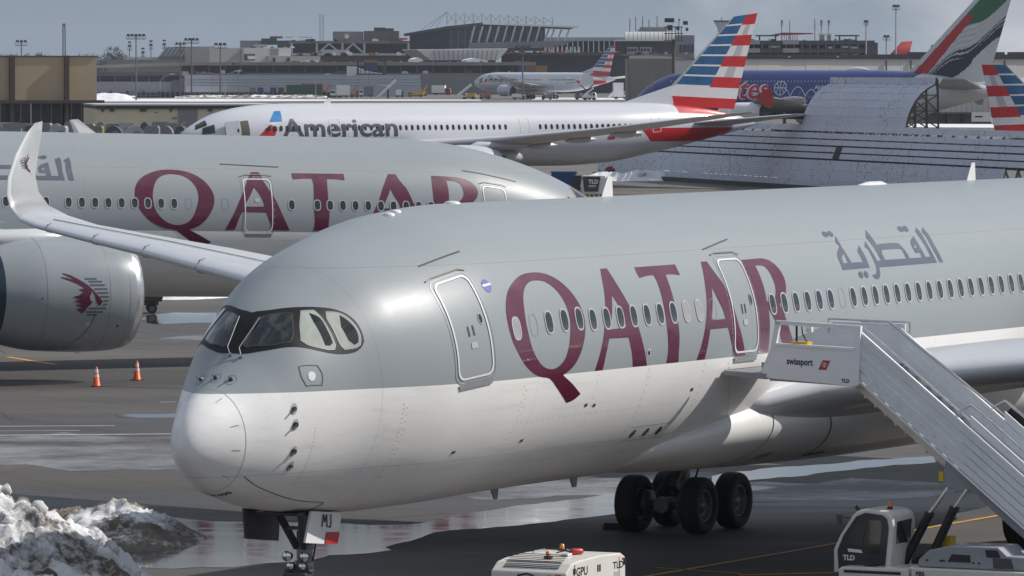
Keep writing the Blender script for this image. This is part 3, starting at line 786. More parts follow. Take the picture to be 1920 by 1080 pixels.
loft('radome', AF, [0.134 + (1.211 - 0.134) * (i / 26) ** 2 for i in range(27)], A_PAINT, A350, 160)
decal('radome_joint', AF, [line_loop([(1.21, p) for p in range(-90, 271, 5)], 0.011)], M('seam_grey', (0.34, 0.34, 0.35), 0.5), A350, d=0.004, soft=False)
for p in (62, 118, 160, 190, 228, 20):
    decal('radome_strip', AF, [line_loop([(0.93, p), (1.10, p)], 0.035)], DARK_LINE, A350, d=0.005, soft=False)

# cockpit: black mask with three panes on each side
def mirror(loop): return [(a, 180 - b) for a, b in loop]
half = NOSE['mask']
half = [(half[0][0], 90.0)] + half[1:-1] + [(half[-1][0], 90.0)]
mask = half + [(a, 180 - b) for a, b in half[::-1]][1:-1]
decal('cockpit_mask', AF, [mask], MASK_BLACK, A350, d=0.006, grid=0.07, edge=0.06, R=1.4)
for nm, lining in (('pane1', False), ('pane2', True), ('pane3', True)):
    for mir in (False, True):
        lp = NOSE[nm] if not mir else mirror(NOSE[nm])
        p = decal('cockpit_window', AF, [lp], GLASS if (nm == 'pane1' or mir) else PALE_PANE, A350, d=0.012, grid=0.07, edge=0.06, R=1.5)
        decal('window_frame', AF, [grow(lp, 0.022, 1.5), grow(lp, 0.004, 1.5)], FRAME_PALE if nm != 'pane1' else DARK_METAL, p, d=0.014, grid=0, edge=0.05, R=1.5)
        if nm != 'pane1' and not mir:      # dark interior seen through the lower half of the side panes
            dk = [(3.42, 124), (3.53, 131), (3.51, 139), (3.49, 147), (3.40, 147.5), (3.30, 146), (3.33, 138), (3.36, 130)] if nm == 'pane2' else [(3.93, 136), (4.03, 141), (4.095, 147), (4.08, 151), (4.03, 153.4), (3.93, 153.6), (3.84, 150), (3.82, 142)]
            decal('window_interior', AF, [dk], GLASS, p, d=0.0135, grid=0.07, edge=0.06, R=1.5)
for s_, p_ in ((2.30, 86), (2.22, 97)):                          # wipers
    m = MB(); a = AF.off(2.05, rad(p_ + 4), 0.03); b = AF.off(2.16, rad(p_), 0.09); c = AF.off(2.75, rad(p_ + (-3 if p_ < 90 else 3)), 0.05)
    m.tube([a, b, c], 0.011, 6).cyl(AF.off(2.05, rad(p_ + 4), -0.02), AF.off(2.05, rad(p_ + 4), 0.05), 0.04)
    m.build('wiper', GREY_METAL, A350)
# probes and sensors
for s_, p_ in ((1.56, 69.0), (1.51, 89.3), (1.55, 107.2)):
    pr = decal('probe_ring', AF, [oval(s_, p_, 0.24, 0.24, 1.1, e=1), oval(s_, p_, 0.215, 0.215, 1.1, e=1)], GREY_METAL, A350, d=0.006, grid=0, edge=0.05, R=1.1)
    MB().cyl(AF.off(s_, rad(p_), 0), AF.off(s_, rad(p_), 0.06), 0.05, 0.03).tube([AF.off(s_, rad(p_), 0.05), AF.off(s_ - 0.06, rad(p_), 0.12)], 0.016, 6).build('probe', DARK_METAL, pr)
for s_, p_, k in ((2.25, 167.6, 0.05), (2.25, 178.9, 0.06), (2.28, 198.6, 0.06), (2.33, 210.7, 0.045)):
    base = decal('probe_plate', AF, [oval(s_, p_, 0.15, 0.18, 1.3, e=1)], FRAME_PALE, A350, d=0.006, grid=0, edge=0.05, R=1.3)
    MB().cyl(AF.off(s_, rad(p_), 0), AF.off(s_, rad(p_), 0.05), k, k * 0.8).tube([AF.off(s_, rad(p_), 0.05), AF.off(s_ - 0.10, rad(p_ + 1), 0.07)], 0.018, 6).build('probe', BLACK, base)
pn = decal('access_panel', AF, [grow(NOSE['panel'], 0.0, 1.7), grow(NOSE['panel'], -0.022, 1.7)], DARK_LINE, A350, d=0.006, grid=0, edge=0.05, R=1.7)
decal('panel_disc', AF, [NOSE['oval']], WHITE, pn, d=0.008, grid=0.05, edge=0.04, R=1.7)
decal('round_badge', AF, [NOSE['disc']], M('violet_blue_paint', (0.11, 0.11, 0.42), 0.3), A350, d=0.007, grid=0.08, edge=0.05)
decal('badge_band', AF, [line_loop([(7.92, 147.4), (8.22, 147.4)], 0.05)], WHITE, A350, d=0.010, grid=0, soft=False)
decal('gear_bay_joint', AF, [line_loop(NOSE['belly_line'], 0.035)], DARK_LINE, A350, d=0.006, R=2.0)
decal('gear_bay_joint', AF, [line_loop([(a, 540 - b) for a, b in NOSE['belly_line']], 0.035)], DARK_LINE, A350, d=0.006, R=2.0)
text_on('type_lettering', AF, '350-900', 1.42, 276, 0.20, DARK_LINE, A350, side=-1, R=1.0, sx=0.01)
V_, T_ = text_mesh('A350-900', 0.20, bold=0.004, cut=0)
arc = [(1.50 - v[1] * 1.0, 292 - math.degrees(v[0] / 1.05)) for v in V_]
bpy.data.objects.remove(bpy.data.objects['type_lettering'])
me_ = bpy.data.meshes.new('type_lettering'); S_ = np.array([a for a, b in arc]); P_ = np.array([rad(b) for a, b in arc])
me_.from_pydata(AF.off(S_, P_, 0.007).tolist(), [], T_); me_.materials.append(DARK_LINE); link('type_lettering', me_, A350)

# name on the side: each letter a part
for k in ('Q', 'A1', 'T', 'A2', 'R'):
    decal('letter', AF, LETTERS[k], MAROON, A350, d=0.006)
for k in ('ar1', 'ar2', 'ar3', 'd0', 'd1', 'd2', 'd3', 'd4', 'd5'):
    decal('arabic_letter' if k[0] == 'a' else 'arabic_dot', AF, LETTERS[k], SLATE, A350, d=0.006)
def star_letter(k):                                              # the same name on the far side reads tail to nose
    return [[(30.36 - a, 180 - b) for a, b in lp] for lp in LETTERS[k]]
for k in ('Q', 'A1', 'T', 'A2', 'R'):
    decal('letter', AF, star_letter(k), MAROON, A350, d=0.006)

# doors
PALE_LINE = M('white_door_line', (0.66, 0.66, 0.67), 0.35, var=0.03)
def cabin_door(F, parent, s0, s1, p0, p1, port=True, handles=True, R=3.0):
    fl = (lambda l: l) if port else mirror
    o = rrect(s0, s1, p0, p1, 0.20, R)
    d = decal('door', F, [fl(grow(o, 0.0, R)), fl(grow(o, -0.042, R))], PALE_LINE, parent, d=0.016, grid=0, edge=0.1, R=R, soft=False)
    decal('door_gap', F, [fl(grow(o, 0.085, R)), fl(grow(o, 0.065, R))], GREY_METAL, d, d=0.006, grid=0, edge=0.1, R=R, soft=False)
    decal('door_sill', F, [fl([(s0 + 0.02, p1 + 1.3), (s1 - 0.02, p1 + 1.3), (s1 - 0.06, p1 + 3.6), (s0 + 0.06, p1 + 3.6)])], GREY_METAL, d, d=0.03, grid=0.1, edge=0.1, R=R, soft=False)
    decal('door_rain_gutter', F, [fl(line_loop([(s0 - 0.1, p0 - 2.2), (s0 + 0.1, p0 - 3.0), (s1 - 0.15, p0 - 3.0), (s1 + 0.08, p0 - 1.5)], 0.035, R))], M('gutter_metal', (0.17, 0.155, 0.135), 0.5), d, d=0.03, grid=0, edge=0.1, R=R, soft=False)
    if handles:
        q = fl(oval(s1 - 0.2, p0 + (p1 - p0) * 0.46, 0.16, 0.26, R, e=1)); w = decal('door_window', F, [q], GREY_METAL, d, d=0.010, grid=0, edge=0.05, R=R)
        decal('door_window_glass', F, [grow(q, -0.03, R)], GLASS, w, d=0.014, grid=0, edge=0.05, R=R)
        for ds in (0.50, 0.66):
            decal('door_handle', F, [fl(line_loop([(s0 + ds, p0 + (p1 - p0) * 0.50), (s0 + ds, p0 + (p1 - p0) * 0.60)], 0.045, R))], DARK_LINE, d, d=0.012, grid=0, edge=0.1, R=R, soft=False)
        decal('door_placard', F, [fl(rrect(s0 + 0.5, s0 + 0.7, p0 + (p1 - p0) * 0.66, p0 + (p1 - p0) * 0.72, 0.02, R))], FRAME_PALE, d, d=0.012, grid=0, edge=0.1, R=R, soft=False)
    return d
cabin_door(AF, A350, 6.42, 7.60, 140.3, 182.5)
cabin_door(AF, A350, 18.70, 19.92, 146.5, 187.0)
cabin_door(AF, A350, 6.42, 7.60, 140.3, 182.5, port=False, handles=False)

# cabin windows: one shape, repeated along the constant section
def window_set(F, parent, s_list, phi, w, h, port=True, R=3.0, frame=True, blind=(), plug=(), glass=None, s_ref=None):
    glass = glass or GLASS
    ph = phi if port else 180 - phi
    sr = s_ref if s_ref is not None else s_list[len(s_list) // 2]
    lp = oval(sr, ph, w, h, R)
    pane = {}
    for nm, mt in (('g', glass), ('b', SHADED)):
        pane[nm] = decal_mesh('cabin_window', F, [grow(lp, -0.01, R)], mt, d=0.010, grid=0.12, edge=0.08, R=R, soft=False)
    fr = decal_mesh('window_frame', F, [grow(lp, 0.024, R), grow(lp, -0.012, R)], FRAME_PALE, d=0.013, grid=0, edge=0.06, R=R, soft=False)
    for i, s in enumerate(s_list):
        if i in plug: continue
        o = link('cabin_window', pane['b' if i in blind else 'g'], parent, (s - sr, 0, 0))
        if frame:
            link('window_frame', fr, o)
sw = [10.08 + 0.635 * i for i in range(3, 12)]
window_set(AF, A350, sw, 167.9, 0.30, 0.44, blind=(7, 8))
for i_, s_ in enumerate((8.62, 9.35, 10.02, 10.70, 11.37)):
    if i_ != 1: window_set(AF, A350, [s_], 167.0, 0.31, 0.45, blind=(0,) if i_ == 0 else ())
    else: decal('window_plug', AF, [grow(oval(s_, 167.0, 0.30, 0.44), 0.012), oval(s_, 167.0, 0.30, 0.44)], GREY_METAL, A350, d=0.006, grid=0, edge=0.06, soft=False)
sw2 = [20.80 + 0.62 * i for i in range(0, 26)]
window_set(AF, A350, sw2, 167.9, 0.30, 0.44, plug=(6,), s_ref=sw2[10])
for ss in (17.75, 24.52):
    decal('window_plug', AF, [grow(oval(ss, 167.9, 0.30, 0.44), 0.012), oval(ss, 167.9, 0.30, 0.44)], GREY_METAL, A350, d=0.006, grid=0, edge=0.06, soft=False)
# fixings on the roof and the sides
for a, b in (((6.51, 130.1), (8.02, 130.0)), ((18.44, 141.3), (20.0, 136.8))):
    decal('rain_strake', AF, [line_loop([a, ((a[0] + b[0]) / 2, (a[1] + b[1]) / 2), b], 0.03)], DARK_LINE, A350, d=0.02, grid=0, soft=False)
for a, w in ((18.25, 0.0), (38.6, 0.0)):
    m = MB(); z = float(AF.pt(a, math.pi / 2)[2])
    m.add([(a, -0.03, z - 0.02), (a + 0.45, 0, z - 0.02), (a, 0.03, z - 0.02), (a - 0.12, 0, z - 0.02), (a + 0.26, -0.008, z + 0.44), (a + 0.40, 0, z + 0.44), (a + 0.26, 0.008, z + 0.44), (a + 0.2, 0, z + 0.44)],
          [(0, 1, 5, 4), (1, 2, 6, 5), (2, 3, 7, 6), (3, 0, 4, 7), (4, 5, 6, 7)])
    m.build('blade_antenna', WHITE, A350)
for a, p, r in ((8.2, 93, 0.12), (8.66, 91, 0.12), (11.2, 90, 0.18)):
    MB().lathe([(-0.01, r), (0.03, r * 0.9), (0.05, r * 0.5), (0.055, 0.0)], AF.pt(a, rad(p)), AF.nrm(a, rad(p)), 16).build('flush_antenna', WHITE, A350)
m = MB(); c_ = AF.pt(26.6, math.pi / 2)
m.lathe([(-1.0, 0.01), (-0.8, 0.10), (-0.3, 0.16), (0.4, 0.16), (0.9, 0.06), (1.0, 0.0)], (32.75, 0, float(c_[2]) - 0.08), (1, 0, 0), 16)
m.build('satcom_fairing', WHITE, A350)
decal('side_light', AF, [rrect(14.40, 14.58, 181.4, 184.6, 0.03)], FRAME_PALE, A350, d=0.008, grid=0, soft=False)
decal('side_light', AF, [oval(14.49, 183.2, 0.10, 0.10, e=1)], GLASS, A350, d=0.012, grid=0, edge=0.05)
for s_ in (15.08, 15.72, 16.34):
    decal('vent_hole', AF, [oval(s_, 219.7, 0.20, 0.24, e=1)], M('ochre_recess', (0.12, 0.07, 0.03), 0.6) if s_ < 16 else BLACK, A350, d=0.006, grid=0, edge=0.05)
for p_ in (216.0, 223.5):
    for i in range(20): decal('fastener_dash', AF, [line_loop([(14.8 + i * 0.1, p_), (14.85 + i * 0.1, p_)], 0.018)], DARK_LINE, A350, d=0.006, grid=0, soft=False)
MB().prism([(12.9, 2.46), (13.25, 2.46), (13.2, 2.2), (13.08, 2.2)], 1, -0.02, 0.02).build('belly_antenna', GREY_METAL, A350)
MB().prism([(16.6, 2.46), (16.95, 2.46), (16.9, 2.22), (16.75, 2.22)], 1, -0.02, 0.02).build('belly_antenna', GREY_METAL, A350)

# belly fairing
BF = Fus([16.5, 18.0, 20.0, 22.5, 25.0, 28.0, 34.0, 40.0, 44.0], [3.6, 4.0, 4.4, 4.8, 5.0, 5.1, 5.1, 4.8, 3.6], [2.62, 2.46, 2.36, 2.28, 2.22, 2.18, 2.18, 2.3, 3.0], [1.6, 2.22, 2.60, 2.90, 3.12, 3.30, 3.35, 3.0, 0.6])
bf = loft('belly_fairing', BF, [16.5 + 0.3 * i for i in range(92)], FAIR_PAINT, A350, 96)
decal('fairing_joint', BF, [line_loop([(21.2, p) for p in range(165, 262, 6)], 0.03)], DARK_LINE, bf, d=0.008, soft=False)
decal('fairing_joint', BF, [line_loop([(23.6 + 0.02 * (p - 180), p) for p in range(168, 262, 6)], 0.05)], DARK_LINE, bf, d=0.008, soft=False)
decal('fairing_vent', BF, [[(21.9, 222), (22.35, 219), (22.45, 228), (22.0, 231)]], GREY_METAL, bf, d=0.008, soft=False)
decal('fairing_inlet', BF, [[(24.6, 232), (25.3, 228), (25.6, 231), (24.9, 235)]], BLACK, bf, d=0.008, soft=False)

# wings
def wing_sections(sd):
    up = lambda k: (0, -sd * math.sin(k), math.cos(k))
    S = []
    for y, s, z, c, t in ((1.5, 19.4, 3.85, 16.0, 0.10), (2.75, 20.8, 3.92, 14.3, 0.10), (3.5, 22.2, 4.18, 12.5, 0.115), (6.0, 23.85, 4.55, 10.6, 0.125), (10.5, 26.9, 5.05, 8.2, 0.11), (16.9, 31.25, 5.98, 6.6, 0.10),
                          (22.0, 34.7, 6.50, 5.1, 0.10), (25.5, 37.1, 6.80, 4.05, 0.10), (27.9, 38.75, 7.02, 3.3, 0.10)):
        S.append(((s, sd * y, z), (s + c, sd * y, z - 0.012 * c), up(0.07), t))
    for (s, y, z, c, k, t) in ((40.0, 29.2, 7.16, 2.6, 0.35, 0.10), (41.25, 30.3, 7.42, 2.05, 0.70, 0.10), (42.3, 31.1, 7.80, 1.72, 1.05, 0.10), (43.15, 31.6, 8.24, 1.50, 1.28, 0.095), (44.1, 31.95, 8.9, 1.28, 1.40, 0.09), (45.1, 32.2, 9.50, 0.85, 1.42, 0.09), (45.75, 32.32, 9.78, 0.42, 1.42, 0.09)):
        S.append(((s, sd * y, z), (s + c, sd * (y + 0.02), z + 0.05), up(k), t))
    return S
for sd in (1, -1):
    secs = wing_sections(sd)
    w = foil('wing', secs[:11], [WING_GREY, WING_EDGE], A350, n=26, split=0.09)
    foil('winglet', secs[10:], [M('winglet_grey', (0.33, 0.345, 0.345), 0.34, coat=0.2, var=0.04), WING_GREY], w, n=26, split=0.07)
    # slat gaps and the line behind the slats
    for y in (8.5, 12.5, 16.0, 19.2, 22.0, 24.7, 27.3):
        z = np.interp(y, [3.2, 6, 10.5, 16.9, 22, 25.5, 27.9], [4.25, 4.55, 5.05, 5.98, 6.5, 6.8, 7.02]); s = np.interp(y, [3.2, 6, 10.5, 16.9, 22, 25.5, 27.9], [22, 23.85, 26.9, 31.25, 34.7, 37.1, 38.75]); c = np.interp(y, [3.2, 27.9], [10, 3.3])
        t = 0.10 * c
        arc = [(s + 0.10 * c, z - 0.32 * t), (s + 0.03 * c, z - 0.25 * t), (s - 0.012, z), (s + 0.025 * c, z + 0.30 * t + 0.006), (s + 0.07 * c, z + 0.40 * t + 0.008)]
        m = MB()
        for i in range(len(arc) - 1): m.bar((arc[i][0], sd * y, arc[i][1]), (arc[i + 1][0], sd * (y - 0.05), arc[i + 1][1]), 0.022, 0.012)
        m.build('slat_gap', DARK_LINE, w)
    m = MB()
    for (y0, s0, z0, c0), (y1, s1, z1, c1) in (((10.5, 26.9, 5.05, 8.2), (16.9, 31.25, 5.98, 6.6)), ((16.9, 31.25, 5.98, 6.6), (22.0, 34.7, 6.50, 5.1)), ((22.0, 34.7, 6.5, 5.1), (27.9, 38.75, 7.02, 3.3))):
        m.bar((s0 + 0.30 * c0, sd * y0, z0 + 0.05 * c0 + 0.004), (s1 + 0.30 * c1, sd * y1, z1 + 0.05 * c1 + 0.004), 0.035, 0.02)
    m.build('panel_line', GREY_METAL, w)
    # animal-head badge on the inner face of the winglet
    for k, lp in ORYX.items():
        q = [(44.25 + (a - 2.6) * 0.48 * 0.62, 8.45 + b * 0.0363 * 0.55) for a, b in lp]
        vs = [(a, sd * (31.60 + (b - 8.3) * 0.30), b) for a, b in q]
        me = bpy.data.meshes.new('winglet_badge'); me.from_pydata(vs, [], [tuple(range(len(vs)))]); me.materials.append(SLATE if k[0] == 'b' else MAROON)
        bm = bmesh.new(); bm.from_mesh(me); bmesh.ops.triangulate(bm, faces=bm.faces); bm.to_mesh(me); bm.free()
        link('winglet_badge', me, w)

def nacelle(parent, x0, yc, zc, r, length, paint, lip, core=True, group=None):
    """engine nacelle with metal lip, fan face, spinner and exhaust cone"""
    k = r / 2.08
    N = Fus([x0, x0 + 0.05 * k, x0 + 0.2 * k, x0 + 0.5 * k, x0 + 1.1 * k, x0 + 2.2 * k, x0 + 3.6 * k, x0 + length * 0.85, x0 + length],
            [zc + v * r for v in (.80, .86, .91, .95, .985, 1.0, .98, .84, .70)], [zc - v * r for v in (.80, .86, .91, .95, .985, 1.0, .98, .84, .70)], [v * r for v in (.80, .86, .91, .95, .985, 1.0, .98, .84, .70)], yc)
    e = loft('engine', N, [x0 + 0.38 * k + (length - 0.38 * k) * i / 40 for i in range(41)], paint, parent, 64)
    loft('intake_lip', N, [x0 + 0.38 * k * (i / 10) ** 2 for i in range(11)], lip, e, 64)
    m = MB().lathe([(0, 0.80 * r), (0.25 * k, 0.745 * r), (1.2 * k, 0.74 * r), (1.5 * k, 0.74 * r)], (x0, yc, zc), (1, 0, 0), 48); m.build('intake_duct', GREY_METAL, e)
    f = MB().lathe([(1.45 * k, 0.74 * r), (1.45 * k, 0.0)], (x0, yc, zc), (1, 0, 0), 48).build('fan', DARK_METAL, e)
    MB().lathe([(0.75 * k, 0.01), (1.0 * k, 0.12 * r), (1.45 * k, 0.25 * r)], (x0, yc, zc), (1, 0, 0), 24).build('spinner', BLACK, f)
    fb = MB()
    for i in range(20):
        a = 2 * math.pi * i / 20
        c, s = math.cos(a), math.sin(a); c2, s2 = math.cos(a + 0.22), math.sin(a + 0.22)
        fb.add([(x0 + 1.15 * k, yc + .24 * r * c, zc + .24 * r * s), (x0 + 1.3 * k, yc + .24 * r * c2, zc + .24 * r * s2), (x0 + 1.38 * k, yc + .73 * r * c2, zc + .73 * r * s2), (x0 + 1.12 * k, yc + .73 * r * c, zc + .73 * r * s)], [(0, 1, 2, 3)])
    fb.build('fan_blades', GREY_METAL, f)
    MB().lathe([(length * 0.9, 0.62 * r), (length * 1.12, 0.45 * r), (length * 1.13, 0.36 * r), (length * 1.05, 0.3 * r), (length * 1.3, 0.04 * r), (length * 1.32, 0)], (x0, yc, zc), (1, 0, 0), 32).build('exhaust', DARK_METAL, e)
    return e, N
NACELLE_PAINT = M('nacelle_grey_paint', QGREY, 0.30, coat=0.35, var=0.04, scale=0.5)
for sd in (1, -1):
    e, _ = nacelle(A350, 22.6, sd * 10.5, 2.98, 1.92, 5.6, NACELLE_PAINT, CHROME)
    foil('pylon', [((24.2, sd * 10.5, 4.6), (31.0, sd * 10.5, 4.9), (0, 1, 0), 0.08), ((26.2, sd * 10.5, 5.3), (32.0, sd * 10.5, 5.2), (0, 1, 0), 0.08)], WING_GREY, A350)
# tail
FIN_MAT = M('maroon_fin_paint', (0.125, 0.006, 0.040), 0.3, coat=0.4)
foil('fin', [((52.0, 0, 8.1), (63.2, 0, 7.6), (0, 1, 0), 0.10), ((59.5, 0, 16.6), (64.8, 0, 16.9), (0, 1, 0), 0.10)], M('pale_fin_paint', QGREY, 0.3, coat=0.3), A350)
for sd in (1, -1):
    foil('tailplane', [((56.5, sd * 1.0, 6.9), (62.5, sd * 1.0, 6.8), (0, 0, 1), 0.09), ((62.0, sd * 9.4, 7.6), (64.8, sd * 9.4, 7.6), (0, 0, 1), 0.09)], WING_GREY, A350)

# wheels
def wheel(parent, c, r, w, outer=1, name='wheel'):
    """tyre with grooves, rim with hub and bolts; axle along local y"""
    x, y, z = c
    o = bpy.data.objects.new(name, None); COL.objects.link(o); o.parent = parent; o.location = c
    hw = w / 2
    prof = [(-hw * 0.62, r * 0.56), (-hw * 0.92, r * 0.64), (-hw, r * 0.76), (-hw * 0.97, r * 0.88), (-hw * 0.80, r * 0.965), (-hw * 0.55, r * 0.995), (-hw * 0.36, r), (-hw * 0.34, r * 0.985), (-hw * 0.30, r * 0.985), (-hw * 0.28, r), (-0.02, r), (0, r * 0.985), (0.02, r), (hw * 0.28, r), (hw * 0.30, r * 0.985), (hw * 0.34, r * 0.985), (hw * 0.36, r), (hw * 0.55, r * 0.995), (hw * 0.80, r * 0.965), (hw * 0.97, r * 0.88), (hw, r * 0.76), (hw * 0.92, r * 0.64), (hw * 0.62, r * 0.56)]
    key = ('tyre', round(r, 3), round(w, 3))
    if key not in MATS:
        MATS[key] = MB().lathe(prof, (0, 0, 0), (0, 1, 0), 48).mesh('tyre', RUBBER)
        q = MB().lathe([(-hw * 0.62, r * 0.565), (-hw * 0.70, r * 0.54), (-hw * 0.55, r * 0.50), (-hw * 0.25, r * 0.46), (-hw * 0.20, r * 0.22), (-hw * 0.55, r * 0.18), (-hw * 0.58, 0)], (0, 0, 0), (0, 1, 0), 32)
        q.lathe([(hw * 0.62, r * 0.565), (hw * 0.70, r * 0.54), (hw * 0.55, r * 0.50), (hw * 0.25, r * 0.46), (hw * 0.20, r * 0.22), (hw * 0.55, r * 0.18), (hw * 0.58, 0)], (0, 0, 0), (0, 1, 0), 32)
        MATS[('rim',) + key[1:]] = q.mesh('rim', RIM)
        b = MB().lathe([(-hw * 0.66, r * 0.565), (-hw * 0.74, r * 0.55), (-hw * 0.72, r * 0.53)], (0, 0, 0), (0, 1, 0), 32)
        for i in range(10):
            a = 2 * math.pi * i / 10
            for sd in (1, -1): b.cyl((r * 0.34 * math.cos(a), sd * hw * 0.2, r * 0.34 * math.sin(a)), (r * 0.34 * math.cos(a), sd * hw * 0.34, r * 0.34 * math.sin(a)), r * 0.035, n=6)
        b.lathe([(hw * 0.66, r * 0.565), (hw * 0.74, r * 0.55), (hw * 0.72, r * 0.53)], (0, 0, 0), (0, 1, 0), 32)
        MATS[('bolts',) + key[1:]] = b.mesh('rim_ring', GREY_METAL)
    link('tyre', MATS[key], o); link('rim', MATS[('rim',) + key[1:]], o); link('rim_ring', MATS[('bolts',) + key[1:]], o)
    return o

def main_gear(parent, yc, s0=31.2, s1=33.15, r=0.70, top=3.2, dy=0.865):
    g = bpy.data.objects.new('main_landing_gear', None); COL.objects.link(g); g.parent = parent; g.location = ((s0 + s1) / 2, yc, 0)
    h = (s1 - s0) / 2
    for ds in (-h, h):
        for d in (-dy, dy): wheel(g, (ds, d, r), r, 0.53)
    m = MB()
    m.cyl((-h, 0, r), (h, 0, r), 0.17, n=14)                      # bogie beam
    for ds in (-h, h):
        m.cyl((ds, -dy + 0.2, r), (ds, dy - 0.2, r), 0.10, n=12)
        for d in (-1, 1): m.lathe([(-0.08, 0.05), (-0.08, 0.34), (0.08, 0.34), (0.08, 0.05)], (ds, d * (dy - 0.36), r), (0, 1, 0), 20)
        m.cyl((ds - 0.16, 0, r), (ds - 0.30, 0, r), 0.2, n=14)
    m.build('bogie', DARK_METAL, g)
    m = MB().cyl((0, 0, r), (0, 0, r + 0.9), 0.16, n=14).cyl((0, 0, r + 0.8), (0.0, 0, top), 0.24, n=16)
    m.cyl((0.0, 0, top - 0.3), (-1.2, -math.copysign(0.4, yc), top), 0.09).cyl((0, 0, r + 1.1), (0, -math.copysign(1.6, yc), top), 0.10)
    m.build('strut', GREY_METAL, g)
    m = MB().tube([(-0.22, 0.1, r + 0.1), (-0.45, 0.15, r + 0.7), (-0.25, 0.1, r + 1.4), (-0.2, 0.1, top)], 0.03, 6).tube([(0.2, -0.1, r + 0.2), (0.4, -0.2, r + 0.8), (0.22, -0.1, top)], 0.03, 6)
    m.tube([(-h, 0.3, r + 0.25), (-0.6, 0.25, r + 0.6), (-0.25, 0.1, r + 0.9)], 0.025, 6).bar((-0.3, 0.0, r + 0.75), (-0.62, 0, r + 0.45), 0.2, 0.07).bar((-0.62, 0, r + 0.45), (-0.2, 0, r + 0.15), 0.2, 0.07)
    m.build('hydraulic_lines', DARK_METAL, g)
    MB().box(-0.9, 0.9, math.copysign(0.55, yc) - 0.03, math.copysign(0.55, yc) + 0.03, 1.9, top).build('gear_door', FAIR_PAINT, g)
    return g
main_gear(A350, 4.83)
main_gear(A350, -5.45)

# nose gear
ng = bpy.data.objects.new('nose_landing_gear', None); COL.objects.link(ng); ng.parent = A350; ng.location = (4.82, 0, 0)
for d in (-0.33, 0.33): wheel(ng, (0.05, d, 0.53), 0.53, 0.36)
m = MB().cyl((0.05, 0, 0.53), (0.10, 0, 1.25), 0.085, n=14).cyl((0.10, 0, 1.1), (0.22, 0, 2.7), 0.155, n=16).cyl((0.05, -0.42, 0.53), (0.05, 0.42, 0.53), 0.07)
m.lathe([(-0.09, 0.1), (-0.09, 0.2), (0.09, 0.2), (0.09, 0.1)], (0.12, 0, 1.42), (0.08, 0, 1), 18).lathe([(-0.05, 0.1), (-0.05, 0.18), (0.05, 0.18), (0.05, 0.1)], (0.15, 0, 1.8), (0.08, 0, 1), 18)
m.build('strut', GREY_METAL, ng)
MB().bar((-0.55, -0.28, 2.62), (-0.02, -0.08, 1.78), 0.10, 0.12).bar((-0.55, 0.28, 2.62), (-0.02, 0.08, 1.78), 0.10, 0.12).bar((-0.3, -0.2, 2.2), (-0.3, 0.2, 2.2), 0.07).build('drag_brace', DARK_METAL, ng)
MB().bar((-0.10, 0, 1.35), (-0.42, 0, 0.98), 0.16, 0.05).bar((-0.42, 0, 0.98), (-0.06, 0, 0.62), 0.16, 0.05).build('torque_link', GREY_METAL, ng)
for (x, y, z, r) in ((-0.24, -0.20, 1.62, 0.105), (-0.24, 0.20, 1.62, 0.105), (-0.22, -0.14, 1.42, 0.085), (-0.22, 0.14, 1.42, 0.085)):
    l = MB().lathe([(0.14, 0.02), (0.14, r * 0.7), (0.02, r), (0.0, r)], (x, y, z), (1, 0, 0), 18).build('gear_light', DARK_METAL, ng)
    MB().lathe([(0.005, r * 0.95), (-0.02, r * 0.5), (-0.025, 0)], (x, y, z), (1, 0, 0), 18).build('light_lens', CHROME, l)
MB().box(-0.3, 0.05, -0.26, 0.26, 1.18, 1.30).box(-0.18, 0.02, -0.3, 0.3, 1.30, 1.36).build('steering_box', DARK_METAL, ng, 0.02)
MB().cyl((-0.25, -0.62, 1.1), (-0.25, 0.62, 1.1), 0.035).cyl((0.06, -0.34, 1.06), (0.06, 0.34, 1.06), 0.05).build('tow_fitting', METAL, ng)
MB().tube([(0.15, -0.13, 2.2), (0.25, -0.2, 1.9), (0.2, -0.17, 1.6), (0.12, -0.15, 1.3)], 0.022, 6).tube([(0.1, 0.14, 2.1), (0.2, 0.2, 1.8), (0.12, 0.15, 1.3)], 0.022, 6).build('hydraulic_lines', BLACK, ng)
MB().box(-1.0, 1.1, -0.5, 0.5, 2.5, 2.56).build('gear_bay', BLACK, ng)
def gear_door(name, pts, y, mat, tilt, n=8):
    m = MB()
    z1 = max(p[1] for p in pts); q = [(p[0] - 4.82, y + tilt * (1 - math.cos((z1 - p[1]) * 1.3)), p[1]) for p in pts]
    k = len(q)
    return m.add(q + [(a, b + 0.05, c) for a, b, c in q], [tuple(range(k)), tuple(range(2 * k - 1, k - 1, -1))] + [(i, (i + 1) % k, k + (i + 1) % k, k + i) for i in range(k)]).build(name, mat, ng)
dm = gear_door('gear_door', [(4.19, 2.58), (5.34, 2.47), (5.40, 2.41), (5.12, 1.85), (3.89, 1.97)], -0.60, WHITE, -0.1)
tag(dm, 'white nose gear door with handwritten letters and a red corner')
MB().add([(a - 4.82, -0.625 - 0.1 * (1 - math.cos((2.58 - b) * 1.3)), b) for a, b in [(4.73, 2.13), (5.26, 2.09), (5.12, 1.852), (4.64, 1.90)]], [(0, 1, 2, 3)]).build('red_corner', RED, dm)
yy = -0.628
lt = MB()
for seg in ([(4.56, 2.24), (4.63, 2.49), (4.68, 2.33), (4.76, 2.48), (4.77, 2.22)], [(4.93, 2.47), (4.93, 2.27), (4.89, 2.21), (4.84, 2.23)]):
    for i in range(len(seg) - 1):
        lt.bar((seg[i][0] - 4.82, yy, seg[i][1]), (seg[i + 1][0] - 4.82, yy, seg[i + 1][1]), 0.028, 0.01, up=(0, 1, 0))
lt.build('handwritten_letters', BLACK, dm)
